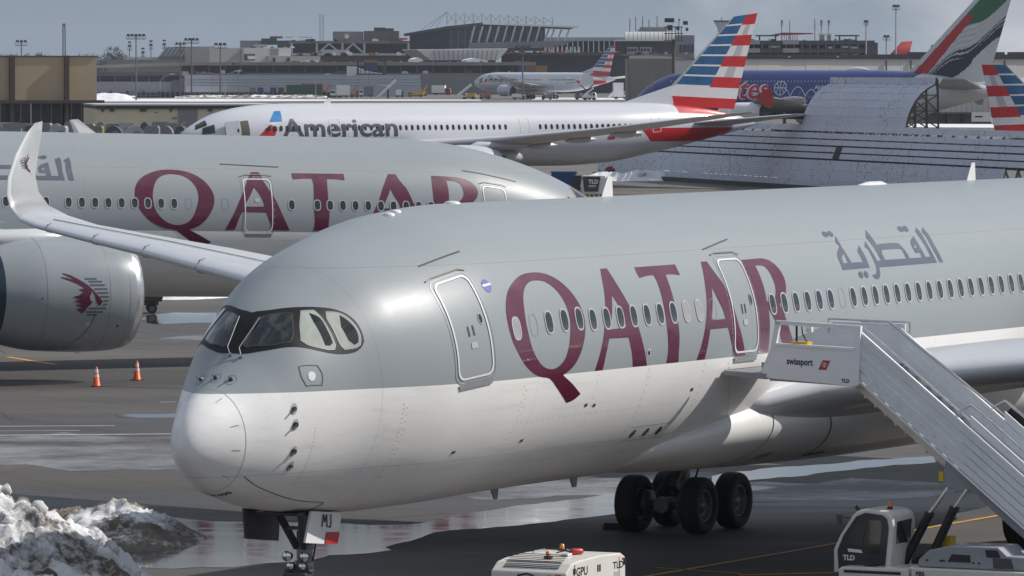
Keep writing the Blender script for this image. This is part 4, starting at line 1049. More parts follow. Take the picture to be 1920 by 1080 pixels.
gear_door('gear_door', [(3.59, 2.64), (3.70, 2.02), (5.0, 1.88), (5.02, 2.48)], 0.60, DARK_METAL, 0.05)

# rows of fasteners, joints and stencils on the lower skin
def rivet_row(pts, step=0.13, size=0.022, mat=None):
    q = [(a, rad(b) * 3.0) for a, b in pts]; m = MB()
    for i in range(len(q) - 1):
        L = math.hypot(q[i + 1][0] - q[i][0], q[i + 1][1] - q[i][1]); n = max(1, int(L / step))
        for k in range(n):
            t = k / n; s, p = q[i][0] + (q[i + 1][0] - q[i][0]) * t, (q[i][1] + (q[i + 1][1] - q[i][1]) * t) / 3.0
            c = [AF.off(s + a * size, p + b * size / 3.0, 0.006) for a, b in ((-.5, -.5), (.5, -.5), (.5, .5), (-.5, .5))]
            m.add(c, [(0, 1, 2, 3)])
    return m.build('rivet_row', mat or M('rivet_grey', (0.20, 0.19, 0.185), 0.5), A350)
for s_, p0, p1 in ((4.95, 188, 248), (5.05, 190, 240), (8.9, 190, 235), (9.02, 192, 228), (12.2, 190, 240), (14.6, 190, 236), (17.3, 190, 236), (2.75, 188, 236)):
    rivet_row([(s_, p0), (s_, p1)], 0.16 if s_ > 5 else 0.11)
for p_ in (206, 232):
    rivet_row([(9.2, p_), (18.4, p_)], 0.24, 0.02)
for (s0, p0) in ((11.9, 201.5), (12.3, 202.0), (9.6, 214), (6.9, 214), (16.9, 200)):
    decal('stencil', AF, [rrect(s0, s0 + 0.13, p0, p0 + 1.4, 0.02)], DARK_LINE, A350, d=0.006, grid=0, soft=False)
rivet_row([(18.5, 191), (18.8, 200), (19.3, 212), (20.0, 226)], 0.10, 0.03)
# ------------------------------------------------------------------ the airliner behind it, nose to the right
def qatar_two():
    B = empty('airliner', (-18.005, 217.413, 0), rad(206.146), rad(-1.238),
              'grey and white airliner behind the nearest one, nose right, huge grey engine at left edge', 'airliner')
    zc = 5.83
    F = Fus([-25.3, -25.2, -25.0, -24.6, -23.9, -22.9, -21.9, -20.8, -19.6, -18.4, -16.9, -15.2, -13.0, 20, 27, 34, 40, 44, 47.5],
            [5.05, 5.38, 5.62, 5.92, 6.32, 6.86, 7.38, 7.82, 8.20, 8.50, 8.76, 8.90, 8.93, 8.93, 8.9, 8.75, 8.5, 8.2, 7.8],
            [5.05, 4.75, 4.52, 4.22, 3.85, 3.48, 3.24, 3.04, 2.9, 2.82, 2.75, 2.73, 2.73, 2.73, 3.2, 4.4, 5.8, 6.9, 7.6],
            [0, .30, .52, .85, 1.30, 1.78, 2.16, 2.48, 2.72, 2.88, 3.02, 3.08, 3.1, 3.1, 2.9, 2.3, 1.4, .8, .1])
    paint = livery_mat('two_tone_paint_second', 5.31, QGREY, QWHITE)
    st = [-25.3 + 4.0 * (i / 24) ** 2 for i in range(25)] + [-21.0 + 0.4 * i for i in range(20)] + [-12.8 + 1.0 * i for i in range(61)]
    loft('fuselage', F, st, paint, B, 128, cap1=True)
    # name, reading tail to nose on this side
    spec = {'Q': (-2.69, -5.91), 'A1': (-6.37, -9.03), 'T': (-9.26, -11.45), 'A2': (-12.1, -14.78), 'R': (-15.07, -17.4)}
    for k, (a, b) in spec.items():
        ss = [p[0] for lp in LETTERS[k] for p in lp]; lo, hi = min(ss), max(ss)
        decal('letter', F, [[(a + (p[0] - lo) / (hi - lo) * (b - a), (180 - p[1]) * 1.03) for p in lp] for lp in LETTERS[k]], MAROON, B, d=0.008, grid=0.25, edge=0.2)
    for k in ('ar1', 'ar2', 'ar3', 'd0', 'd1', 'd2', 'd3', 'd4', 'd5'):
        decal('arabic_letter' if k[0] == 'a' else 'arabic_dot', F, [[(-0.33 + (30.78 - p[0]) * 1.0, (180 - p[1]) * 1.03) for p in lp] for lp in LETTERS[k]], SLATE, B, d=0.008, grid=0.25, edge=0.2)
    ph = 180 - 9.5
    window_set(F, B, [-0.533 * i for i in range(9)] + [0.9 + 0.533 * i for i in range(6)], ph, 0.26, 0.38, port=False, R=3.1, s_ref=0.0)
    window_set(F, B, [-9.10 - 0.533 * i for i in (0, 2, 3, 4, 5, 6, 7, 8, 9, 10, 11)], ph, 0.26, 0.38, port=False, R=3.1, s_ref=-9.1 - 0.533 * 4)
    for s in (-4.86, -6.35): decal('window_plug', F, [mirror(grow(oval(s, ph, 0.26, 0.38), 0.015)), mirror(oval(s, ph, 0.26, 0.38))], GREY_METAL, B, d=0.008, grid=0, edge=0.06, soft=False)
    cabin_door(F, B, -8.32, -7.15, 151.5, 190.0, port=False, handles=False, R=3.1)
    cabin_door(F, B, -18.35, -17.30, 151.0, 188.0, port=False, handles=False, R=3.1)
    decal('door_placard', F, [mirror(rrect(-7.78, -7.58, 166, 169, 0.05))], FRAME_PALE, B, d=0.012, grid=0, soft=False)
    for a, b in ((-6.4, -8.8), (-16.6, -19.0)):
        decal('rain_strake', F, [mirror(line_loop([(a, 139.5), (b, 141.5)], 0.03))], DARK_LINE, B, d=0.02, grid=0, soft=False)
    # cockpit windows
    for k, (s0, s1, p0, p1) in enumerate(((-22.75, -22.1, 66, 88), (-22.95, -22.0, 38, 62), (-22.3, -21.5, 22, 40))):
        for q in (0, 1):
            lp = [(s0, p0), (s1, p0 + 2), (s1 + 0.05, p1), (s0 + 0.1, p1 - 1)]
            if q: lp = mirror(lp)
            w = decal('cockpit_window', F, [lp], GLASS, B, d=0.012, grid=0.15, R=1.8)
            decal('window_frame', F, [grow(lp, 0.05, 1.8), grow(lp, 0.0, 1.8)], M('tan_frame', (0.35, 0.27, 0.17), 0.5), w, d=0.010, grid=0, R=1.8)
    m = MB(); z = 8.92
    m.add([(-1.6, -0.04, z), (-2.3, 0, z), (-1.6, 0.04, z), (-1.4, 0, z), (-1.30, 0.0, z + 0.5), (-1.55, 0.01, z + 0.52), (-1.3, 0.01, z + 0.5), (-1.2, 0, z + 0.48)], [(0, 1, 5, 4), (1, 2, 6, 5), (2, 3, 7, 6), (3, 0, 4, 7), (4, 5, 6, 7)])
    m.build('blade_antenna', WHITE, B)
    # wings and engines
    for sd in (1, -1):
        S = [((y_s[1], sd * y_s[0], y_s[2]), (y_s[1] + y_s[3], sd * y_s[0], y_s[2] - 0.1), (0, 0, 1), 0.12) for y_s in ((2.0, -0.2, 4.5, 14.5), (3.1, 0.6, 4.6, 13.5), (9.6, 5.2, 5.2, 8.6), (20, 12.6, 6.3, 4.9), (30, 19.7, 7.4, 2.2), (32.4, 22.4, 7.7, 0.7))]
        foil('wing', S, [WING_GREY, WING_EDGE], B, split=0.08)
        e, N = nacelle(B, 0.30, sd * 9.6, 3.15, 2.10, 6.2, NACELLE_PAINT, METAL)
        for s in (0.95, 1.75, 4.15): decal('cowl_joint', N, [line_loop([(s, p) for p in range(-88, 89, 4)] if sd > 0 else [(s, p) for p in range(92, 269, 4)], 0.022, 2.1)], GREY_METAL, e, d=0.005, R=2.1, soft=False)
        decal('cowl_latch', N, [line_loop([(2.3, -18), (2.42, -30), (2.6, -42), (2.85, -54)], 0.03, 2.1)], DARK_LINE, e, d=0.006, R=2.1)
        for (s, p, r) in ((2.95, -1, 0.07), (1.35, -32, 0.05), (4.35, -3, 0.03), (6.3, -2, 0.06)):
            decal('cowl_port', N, [oval(s, p, r * 2, r * 2, 2.1, e=1)], BLACK, e, d=0.006, grid=0, edge=0.05, R=2.1)
        for k, lp in ORYX.items():
            q = lp if sd > 0 else mirror(lp)
            decal('engine_badge', N, [q], SLATE if k[0] == 'b' else MAROON, e, d=0.008, grid=0.2, edge=0.1, R=2.1, soft=False)
        decal('cowl_marking', N, [rrect(2.45, 2.62, -31, -27, 0.02, 2.1)], FRAME_PALE, e, d=0.008, grid=0, R=2.1, soft=False)
        decal('cowl_band', N, [rrect(5.62, 6.2, -70, 70, 0.05, 2.1)] if sd > 0 else [mirror(rrect(5.62, 6.2, -70, 70, 0.05, 2.1))], M('dark_teal_band', (0.012, 0.035, 0.06), 0.35), e, d=0.008, R=2.1, soft=False)
        foil('pylon', [((1.6, sd * 9.6, 4.9), (11.0, sd * 9.6, 4.6), (0, 1, 0), 0.09), ((3.6, sd * 9.6, 5.5), (11.5, sd * 9.6, 5.2), (0, 1, 0), 0.08)], WING_GREY, B)
        foil('tailplane', [((38, sd * 1.0, 7.2), (44, sd * 1.0, 7.1), (0, 0, 1), 0.09), ((43.0, sd * 10.7, 8.2), (45.8, sd * 10.7, 8.2), (0, 0, 1), 0.09)], WING_GREY, B)
        # main gear
        g = bpy.data.objects.new('main_landing_gear', None); COL.objects.link(g); g.parent = B; g.location = (8.8, sd * 5.5, 0.18)
        for ds in (-1.45, 0, 1.45):
            for d in (-0.7, 0.7): wheel(g, (ds, d, 0.67), 0.67, 0.52)
        MB().cyl((-1.5, 0, 0.67), (1.5, 0, 0.67), 0.18).cyl((0, 0, 0.67), (0, 0, 4.2), 0.25).build('strut', GREY_METAL, g)
    foil('fin', [((32.0, 0, 8.6), (43.6, 0, 8.1), (0, 1, 0), 0.10), ((40.5, 0, 17.8), (46.0, 0, 18.2), (0, 1, 0), 0.10)], M('pale_fin_paint', QGREY, 0.3), B)
    BB = Fus([-2.5, -1.0, 2, 8, 12, 15], [3.6, 4.6, 5.0, 5.0, 4.8, 3.6], [3.0, 2.62, 2.42, 2.4, 2.55, 3.2], [0.5, 2.5, 3.3, 3.4, 3.2, 0.5])
    loft('belly_fairing', BB, [-2.5 + 0.5 * i for i in range(36)], FAIR_PAINT, B, 64)
    n = bpy.data.objects.new('nose_landing_gear', None); COL.objects.link(n); n.parent = B; n.location = (-19.4, 0, -0.42)
    for d in (-0.4, 0.4): wheel(n, (0, d, 0.55), 0.55, 0.4)
    MB().cyl((0, 0, 0.55), (0, 0, 3.6), 0.14).cyl((0, -0.4, .55), (0, .4, .55), 0.08).build('strut', GREY_METAL, n)
    return B
qatar_two()

# ------------------------------------------------------------------ white airliner with striped fin
AWHITE = M('silver_mica_paint', (0.49, 0.505, 0.55), 0.30, coat=0.35, var=0.03, scale=0.3)
ABLUE = M('fin_blue', (0.012, 0.085, 0.21), 0.32, coat=0.3, var=0.35, scale=0.8)
ALIGHT = M('fin_white', (0.62, 0.62, 0.64), 0.33, coat=0.3, var=0.04)
ASILVER = M('fin_silver', (0.40, 0.40, 0.44), 0.33, coat=0.3, var=0.05)
ARED = M('fin_red', (0.46, 0.014, 0.018), 0.30, coat=0.35, var=0.06)
LETTER_GREY = M('dark_grey_lettering', (0.06, 0.068, 0.085), 0.35)
SKYBLUE = M('bright_blue_paint', (0.03, 0.20, 0.50), 0.3)
UNDERWING = M('underwing_grey', (0.60, 0.575, 0.54), 0.45, var=0.06)

def striped_fin(parent, base_le, base_te, tip_le, tip_te, base=2, n=7, mirror_flag=False):
    """flag fin: blue bars ahead, red and white bars behind, dark leading edge; bars are faces of the fin"""
    bl, bt, tl, tt = map(Vector, (base_le, base_te, tip_le, tip_te))
    rows = [0.0]; mats = []
    h = [0.10, 0.085] + [0.0] * 0
    # rows upward: red, white, then n double bars
    edges = [(0.0, 0.105, 'redall'), (0.105, 0.215, 'whiteall')]
    w = (1 - 0.215) / n
    for i in range(n):
        a = 0.215 + i * w
        edges += [(a, a + w * 0.16, ('L', i)), (a + w * 0.16, a + w, ('B', i))]
    us = [0.0, 0.05, 0.10, 0.2, 0.3, 0.4, 0.5, 0.6, 0.7, 0.8, 0.9, 1.0]
    mlist = [AWHITE, ABLUE, ALIGHT, ARED, M('fin_leading_edge_grey', (0.33, 0.33, 0.34), 0.4), ASILVER]
    V, Fc, Mi = [], [], []
    def th(u): return 0.035 + 0.10 * math.sqrt(max(u, 0)) * (1 - u) * 2
    for (a, b, kind) in edges:
        split = 0.50 if isinstance(kind, str) else 0.55
        uu = sorted(set([0.0, 0.045, 0.2, 0.35, split, 0.7, 0.85, 1.0]))
        for sd in (1, -1):
            for i in range(len(uu) - 1):
                q = []
                for (u, w_) in ((uu[i], a), (uu[i + 1], a), (uu[i + 1], b), (uu[i], b)):
                    le = bl.lerp(tl, w_); te = bt.lerp(tt, w_); p = le.lerp(te, u)
                    t = 0.10 * (te - le).length * (0.5 * math.sqrt(u + 0.002) * (1 - u) * 2.2)
                    q.append((p.x, p.y + sd * t * 0.5, p.z))
                k = len(V); V += q; Fc.append((k, k + 1, k + 2, k + 3) if sd < 0 else (k + 3, k + 2, k + 1, k))
                um = (uu[i] + uu[i + 1]) / 2
                if kind == 'redall': mi = 3 if um > 0.0 else 4
                elif kind == 'whiteall': mi = 2 if um < 0.9 else 2
                elif um < 0.045: mi = 4
                elif um < split: mi = 2 if kind[0] == 'L' else 1
                else: mi = (3 if kind[1] % 2 == 0 else (5 if um > split + 0.15 and um < 0.8 else 2))
                Mi.append(mi)
    # cap along the trailing edge and tip is closed by the thin section
    me = bpy.data.meshes.new('fin'); me.from_pydata(V, [], Fc)
    for q in mlist: me.materials.append(q)
    me.polygons.foreach_set('material_index', Mi)
    bm = bmesh.new(); bm.from_mesh(me); bmesh.ops.remove_doubles(bm, verts=bm.verts, dist=0.001); bm.to_mesh(me); bm.free()
    return link('fin', me, parent)

def flag_jet(loc, ang, label, nose=-21.0, scale=1.0, text_size=1.62, windows=True, port_gear=True, door_open=True, group=None):
    P = empty('airliner', loc, ang, 0, label, 'airliner', group)
    n = nose
    F = Fus([n, n + .1, n + .35, n + .8, n + 1.6, n + 2.8, n + 4.2, n + 6.0, n + 8.5, n + 11.5, 18, 23, 28, 33, 37, 39.6],
            [4.75, 5.10, 5.42, 5.78, 6.25, 6.85, 7.32, 7.68, 7.92, 8.0, 8.0, 8.0, 7.92, 7.55, 6.9, 6.2],
            [4.75, 4.42, 4.12, 3.75, 3.3, 2.85, 2.52, 2.3, 2.17, 2.13, 2.13, 2.4, 3.2, 4.25, 5.1, 5.75],
            [0, .32, .62, .98, 1.42, 1.92, 2.32, 2.62, 2.83, 2.885, 2.885, 2.8, 2.4, 1.65, .9, .2])
    t = NT('flag_jet_paint')
    x, y, z = t.sep(t.tc.outputs['Object'])
    # red wrap on the rear fuselage: upper patch under the fin and a lower slanted band
    up = t.math('MULTIPLY', t.math('GREATER_THAN', z, 6.75), t.math('GREATER_THAN', x, t.math('SUBTRACT', 30.3, t.math('MULTIPLY', 0.0, z))))
    slant = t.math('GREATER_THAN', x, t.math('SUBTRACT', 31.4, t.math('MULTIPLY', 1.05, z)))
    lowb = t.math('MULTIPLY', t.math('MULTIPLY', t.math('LESS_THAN', z, 5.62), t.math('GREATER_THAN', z, 4.35)), t.math('MULTIPLY', slant, t.math('LESS_THAN', x, t.math('ADD', 31.5, t.math('MULTIPLY', 0.95, z)))))
    red = t.math('MAXIMUM', t.math('MULTIPLY', up, t.math('LESS_THAN', x, 38.2)), lowb)
    n1 = t.noise(0.5, 5, 0.6, mapscale=(0.3, 1, 1.5))
    base = t.mix(n1, (0.53, 0.545, 0.595), (0.57, 0.585, 0.635))
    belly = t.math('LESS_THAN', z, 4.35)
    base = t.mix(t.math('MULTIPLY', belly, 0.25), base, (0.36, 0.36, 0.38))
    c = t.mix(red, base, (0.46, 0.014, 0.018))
    t.out(c, 0.30, 0.0, 0.5, 0.35, 0.08)
    st = [n + 4.2 * (i / 24) ** 2 for i in range(25)] + [n + 4.4 + 0.5 * i for i in range(16)] + [n + 13 + 1.0 * i for i in range(int(39.6 - n - 13))] + [39.6]
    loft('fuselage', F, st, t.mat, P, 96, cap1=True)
    for k, (s0, s1, p0, p1) in enumerate(((1.2, 2.3, 108, 134), (1.6, 2.8, 138, 163))):
        for q in (0, 1):
            lp = [(n + s0, p1), (n + s0 + .2, p0), (n + s1, p0 + 2), (n + s1 - 0.1, p1 + 1)]
            if q: lp = mirror(lp)
            decal('cockpit_window', F, [lp], GLASS, P, d=0.02, grid=0.3, R=1.8)
    # name and emblem
    if text_size:
        V, T = text_mesh('American', 2.35, bold=0.045, cut=0.4)
        w = max(v[0] for v in V); S = np.array([-12.05 + v[0] / w * 11.75 for v in V]); Pp = np.array([rad(180.0) - v[1] / 2.9 for v in V])
        me = bpy.data.meshes.new('name_lettering'); me.from_pydata(F.off(S, Pp, 0.02).tolist(), [], T); me.materials.append(LETTER_GREY); set_normals(me, F.nrm(S, Pp))
        link('name_lettering', me, P)
        decal('emblem_wing', F, [[(-13.2, 152), (-11.95, 152), (-11.75, 128), (-12.35, 128)]], SKYBLUE, P, d=0.02, grid=0.4, soft=False)
        decal('emblem_wing', F, [[(-14.5, 180), (-12.9, 180), (-12.5, 166), (-13.2, 158), (-13.6, 164)]], ARED, P, d=0.02, grid=0.4, soft=False)
        decal('emblem_wing', F, [[(-14.0, 157), (-12.6, 153), (-12.4, 164), (-13.2, 157)]], ALIGHT, P, d=0.022, grid=0.4, soft=False)
    if windows:
        lst = [-14.6 + 0.61 * i for i in range(24) if i not in (0, 1)] + [0.61 * i for i in range(19)] + [14.647 + 0.61 * i for i in range(18)]
        window_set(F, P, lst, 180 - 14.4, 0.30, 0.52, R=2.9, frame=False, s_ref=0.0)
        window_set(F, P, [-14.6 + 1.22 * i for i in range(2)] + [1.22 * i for i in range(9)], 180 - 14.4, 0.30, 0.52, R=2.9, frame=False, s_ref=0.0, port=False)
        for (s0, s1) in ((-7.2, -6.1), (12.55, 13.6), (26.9, 27.9)):
            lp = rrect(s0, s1, 147, 187, 0.15); decal('door', F, [lp, grow(lp, -0.07)], PALE_LINE, P, d=0.02, grid=0, R=2.9, soft=False)
        # first door stands open on the side ahead of a dark doorway
        decal('doorway', F, [rrect(-15.95, -15.2, 145, 184, 0.12)], M('cabin_interior', (0.10, 0.085, 0.07), 0.8), P, d=0.02, grid=0.3, R=2.9, soft=False)
        m = MB(); a, b = F.off(-17.35, rad(146), 0.35), F.off(-16.1, rad(146), 0.3); c2, d2 = F.off(-17.35, rad(185), 0.35), F.off(-16.1, rad(185), 0.3); nn = np.array((0, 0.1, 0))
        m.add([a, b, d2, c2, a + nn, b + nn, d2 + nn, c2 + nn], [(0, 1, 2, 3), (7, 6, 5, 4), (0, 4, 5, 1), (1, 5, 6, 2), (2, 6, 7, 3), (3, 7, 4, 0)])
        dr = m.build('open_door', AWHITE, P); tag(dr, 'front cabin door swung open')
        decal('door_window', F, [oval(-16.35, 166, 0.2, 0.4, e=1)], GLASS, dr, d=0.36, grid=0, edge=0.1)
        text_on('registration', F, 'N838AA', 22.9, 191.0, 0.62, LETTER_GREY, P, side=-1, R=2.9, d=0.02, sx=1.25)
        decal('flag_mark', F, [rrect(21.9, 22.7, 184.5, 191.5, 0.03)], ARED, P, d=0.02, grid=0, soft=False)
        decal('flag_mark', F, [rrect(21.9, 22.25, 184.5, 188, 0.03)], SKYBLUE, P, d=0.025, grid=0, soft=False)
    striped_fin(P, (28.6, 0, 7.75), (37.4, 0, 7.3), (37.3, 0, 16.0), (40.0, 0, 16.35))
    MB().add([(25.0, -0.12, 7.9), (25.0, 0.12, 7.9), (30.6, 0.25, 7.6), (30.6, -0.25, 7.6), (30.4, 0, 9.5)], [(0, 1, 4), (1, 2, 4), (2, 3, 4), (3, 0, 4), (0, 3, 2, 1)]).build('fin_fillet', AWHITE, P)
    for sd in (1, -1):
        S = [((a, sd * b, c), (a + d, sd * b, c - 0.12), (0, 0, 1), 0.115) for a, b, c, d in ((-1.2, 1.6, 3.9, 14.5), (0.0, 2.9, 4.0, 13.0), (5.6, 10.2, 4.75, 7.0), (11.6, 19.0, 5.75, 4.2), (16.5, 26.0, 6.75, 2.4), (18.9, 29.2, 7.2, 1.2), (20.2, 30.1, 7.35, 0.5))]
        foil('wing', S, [UNDERWING, AWHITE], P, split=0.06)
        for q, yy_ in enumerate((8.2, 13.4, 18.3)):
            xx = np.interp(yy_, [2.9, 10.2, 19, 26], [12.4, 11.9, 15.2, 18.4])
            MB().lathe([(-2.2, 0.02), (-1.4, 0.24), (0.0, 0.30), (0.8, 0.18), (1.3, 0.01)], (xx, sd * yy_, np.interp(yy_, [2.9, 10.2, 19, 26], [3.6, 4.35, 5.4, 6.4])), (1, 0, 0.05), 12).build('flap_track_fairing', AWHITE, P)
        nacelle(P, 0.6, sd * 9.9, 2.55, 1.75, 5.4, AWHITE, CHROME)
        foil('pylon', [((2.4, sd * 9.9, 4.0), (9.0, sd * 9.9, 4.0), (0, 1, 0), 0.09), ((4.0, sd * 9.9, 4.6), (9.6, sd * 9.9, 4.4), (0, 1, 0), 0.08)], AWHITE, P)
        foil('tailplane', [((31.0, sd * 0.6, 5.9), (36.6, sd * 0.6, 5.8), (0, 0, 1), 0.09), ((36.6, sd * 9.0, 6.75), (39.4, sd * 9.0, 6.75), (0, 0, 1), 0.09), ((38.0, sd * 9.9, 6.9), (39.6, sd * 9.9, 6.9), (0, 0, 1), 0.08)], [UNDERWING, AWHITE], P, split=0.05)
        g = bpy.data.objects.new('main_landing_gear', None); COL.objects.link(g); g.parent = P; g.location = (8.5, sd * 4.9, 0)
        for ds in (-.73, .73):
            for d in (-.6, .6): wheel(g, (ds, d, 0.64), 0.64, 0.5)
        MB().cyl((-.75, 0, .64), (.75, 0, .64), .16).cyl((0, 0, .64), (0, 0, 3.8), .22).build('strut', GREY_METAL, g)
    BB = Fus([-3.5, -2, 1, 8, 12, 15], [3.2, 4.0, 4.4, 4.4, 4.2, 3.2], [2.5, 2.1, 1.85, 1.8, 2.0, 2.7], [0.5, 2.3, 3.1, 3.2, 2.9, 0.5])
    loft('belly_fairing', BB, [-3.5 + 0.5 * i for i in range(38)], AWHITE, P, 48)
    g = bpy.data.objects.new('nose_landing_gear', None); COL.objects.link(g); g.parent = P; g.location = (n + 5.2, 0, 0)
    for d in (-.35, .35): wheel(g, (0, d, .52), .52, .38)
    MB().cyl((0, 0, .52), (0, 0, 2.8), .12).cyl((0, -.4, .52), (0, .4, .52), .07).build('strut', GREY_METAL, g)
    m = MB(); m.add([(-6.3, -.04, 7.95), (-5.7, 0, 7.95), (-6.3, .04, 7.95), (-6.5, 0, 7.95), (-5.75, 0, 8.45), (-5.6, .01, 8.45), (-5.75, .01, 8.45), (-5.9, 0, 8.45)], [(0, 1, 5, 4), (1, 2, 6, 5), (2, 3, 7, 6), (3, 0, 4, 7), (4, 5, 6, 7)])
    m.build('blade_antenna', WHITE, P)
    return P
JET = flag_jet((-11.491, 523.81, 0), rad(30), 'white airliner with large grey lettering and a red, white and blue striped fin, mid distance')
JET2 = copy_tree(JET)
JET2.location = at(980, 185, 1960); JET2.location.z = 0
JET2.rotation_euler.z = rad(-46); JET2.scale = (1.12, 1.12, 1.12)
JET2['label'] = 'small far-off white airliner with a striped fin, nose against boarding stairs below the terminal'

# ------------------------------------------------------------------ blue double-deck airliner behind the blast fence
def blue_giant():
    p0 = at(1195, 190, 1012.0)
    P = empty('airliner', (p0.x, p0.y, 0), rad(-31), 0, 'dark blue double-deck airliner with a flag-painted white tail behind the blast fence', 'airliner')
    F = Fus([0, .15, .5, 1.2, 2.2, 3.6, 5.4, 7.6, 10.2, 14, 18, 46, 52, 58, 63, 67, 69.9],
            [5.1, 5.8, 6.3, 6.95, 7.6, 8.5, 9.3, 9.95, 10.35, 10.55, 10.6, 10.6, 10.45, 9.9, 9.1, 8.2, 7.2],
            [5.1, 4.5, 4.1, 3.6, 3.15, 2.75, 2.45, 2.25, 2.15, 2.1, 2.1, 2.1, 2.5, 3.4, 4.6, 5.6, 6.3],
            [0, .5, .85, 1.3, 1.75, 2.25, 2.75, 3.15, 3.4, 3.55, 3.57, 3.57, 3.4, 2.8, 2.0, 1.1, .3])
    t = NT('blue_and_white_paint')
    x, y, z = t.sep(t.tc.outputs['Object'])
    wave = t.math('ADD', x, t.math('MULTIPLY', t.math('SUBTRACT', z, 6.0), -1.3))
    k = t.math('GREATER_THAN', wave, 51.0)
    nz = t.noise(0.3, 4)
    c = t.mix(k, t.mix(nz, (0.020, 0.034, 0.18), (0.026, 0.042, 0.21)), (0.60, 0.60, 0.61))
    t.out(c, 0.28, 0, 0.5, 0.35, 0.08)
    loft('fuselage', F, [3.6 * (i / 20) ** 2 for i in range(21)] + [4 + 0.7 * i for i in range(15)] + [15 + 1.3 * i for i in range(42)] + [69.9], t.mat, P, 96, cap1=True)
    PALEB = M('pale_line_paint', (0.55, 0.57, 0.62), 0.4)
    DIMW = M('blue_window', (0.20, 0.22, 0.30), 0.3)
    window_set(F, P, [8.5 + 0.66 * i for i in range(52)], 180 - 33, 0.30, 0.42, R=3.9, frame=False, glass=DIMW, s_ref=20.0)
    window_set(F, P, [7.5 + 0.66 * i for i in range(50)], 180 + 5, 0.30, 0.42, R=3.9, frame=False, glass=DIMW, s_ref=20.0)
    # name: script letters in red with a pale edge
    for bold, mt, dd in ((0.20, PALEB, 0.03), (0.05, M('script_red', (0.50, 0.02, 0.03), 0.35), 0.06)):
        V, T = text_mesh('Emirates', 4.7, bold=bold, shear=0.25, cut=0.6)
        w = max(v[0] for v in V); mn = min(v[0] for v in V)
        S = np.array([11.2 + v[0] / w * 17.0 - (0.16 if bold > 0.1 else 0) for v in V]); A = np.array([rad(180 + 9) - v[1] / 3.9 for v in V])
        me = bpy.data.meshes.new('name_lettering'); me.from_pydata(F.off(S, A, dd).tolist(), [], T); me.materials.append(mt); set_normals(me, F.nrm(S, A)); link('name_lettering', me, P)
    # ball and its bounces drawn in a pale line
    cs, cp, r = 30.35, 164, 1.15
    circ = [(cs + r * math.cos(a), cp + math.degrees(r * math.sin(a) / 3.9)) for a in np.linspace(0, 2 * math.pi, 25)[:-1]]
    decal('ball_outline', F, [grow(circ, 0.07, 3.9), grow(circ, -0.07, 3.9)], PALEB, P, d=0.03, grid=0, R=3.9, soft=False)
    for pts in ([(cs - r, cp), (cs + r, cp)], [(cs, cp - 16), (cs, cp + 16)], [(cs - .75, cp - 12), (cs - .3, cp), (cs - .75, cp + 12)], [(cs + .75, cp - 12), (cs + .3, cp), (cs + .75, cp + 12)]):
        decal('ball_seam', F, [line_loop(pts, 0.12, 3.9)], PALEB, P, d=0.03, grid=0, R=3.9, soft=False)
    def hop(x0, x1, h, ph0): return [(x0 + (x1 - x0) * i / 10, ph0 - math.degrees(h * (1 - (2 * i / 10 - 1) ** 2) / 3.9)) for i in range(11)]
    for a in ([(31.0, 163), (31.9, 172), (32.35, 184)], hop(32.35, 35.3, 1.55, 184), hop(35.3, 37.6, 1.1, 184)):
        decal('bounce_line', F, [line_loop(a, 0.13, 3.9)], PALEB, P, d=0.03, grid=0, R=3.9, soft=False)
    text_on('small_lettering', F, 'Airline of the NBA', 37.0, 167, 1.0, PALEB, P, side=-1, R=3.9, d=0.03, bold=0.02)
    text_on('small_lettering', F, 'Official', 40.0, 152, 1.0, PALEB, P, side=-1, R=3.9, d=0.03, bold=0.02)
    for (s0, p0_) in ((34.0, 174), (8.5, 170)):
        lp = rrect(s0, s0 + 1.25, p0_, p0_ + 30, 0.15, 3.9); decal('door', F, [lp, grow(lp, -0.09, 3.9)], DIMW, P, d=0.03, grid=0, R=3.9, soft=False)
    for k, lp in enumerate(([(2.3, 116), (2.6, 96), (3.1, 98), (2.9, 118)], [(2.5, 140), (2.4, 120), (3.1, 122), (3.3, 138)])):
        for q in (0, 1): decal('cockpit_window', F, [mirror(lp) if q else lp], GLASS, P, d=0.03, grid=0.4, R=2.2)
    MB().lathe([(-2.4, 0.02), (-1.6, 0.42), (0, 0.62), (1.6, 0.42), (2.4, 0.02)], (43.5, 0, 10.55), (1, 0, 0), 16).build('satcom_fairing', WHITE, P)
    # fin with wavy flag
    GREEN = M('flag_green', (0.012, 0.13, 0.055), 0.35); FBLACK = M('flag_black', (0.018, 0.022, 0.032), 0.4); FRED = M('flag_red', (0.40, 0.018, 0.022), 0.35); FW = M('flag_white', (0.55, 0.55, 0.57), 0.35); FGR = M('flag_pale_grey', (0.44, 0.44, 0.47), 0.35)
    ml = [FW, FRED, GREEN, FBLACK, FGR]
    bl, bt, tl, tt = Vector((53.0, 0, 9.9)), Vector((68.3, 0, 8.6)), Vector((67.3, 0, 24.0)), Vector((73.3, 0, 24.3))
    n = 84; V, Fc, Mi = [], [], []
    def P3(u, w, sd):
        le = bl.lerp(tl, w); te = bt.lerp(tt, w); p = le.lerp(te, u)
        return (p.x, sd * 0.10 * (te - le).length * (0.5 * math.sqrt(u + .001) * (1 - u) * 2.2) * 0.5, p.z)
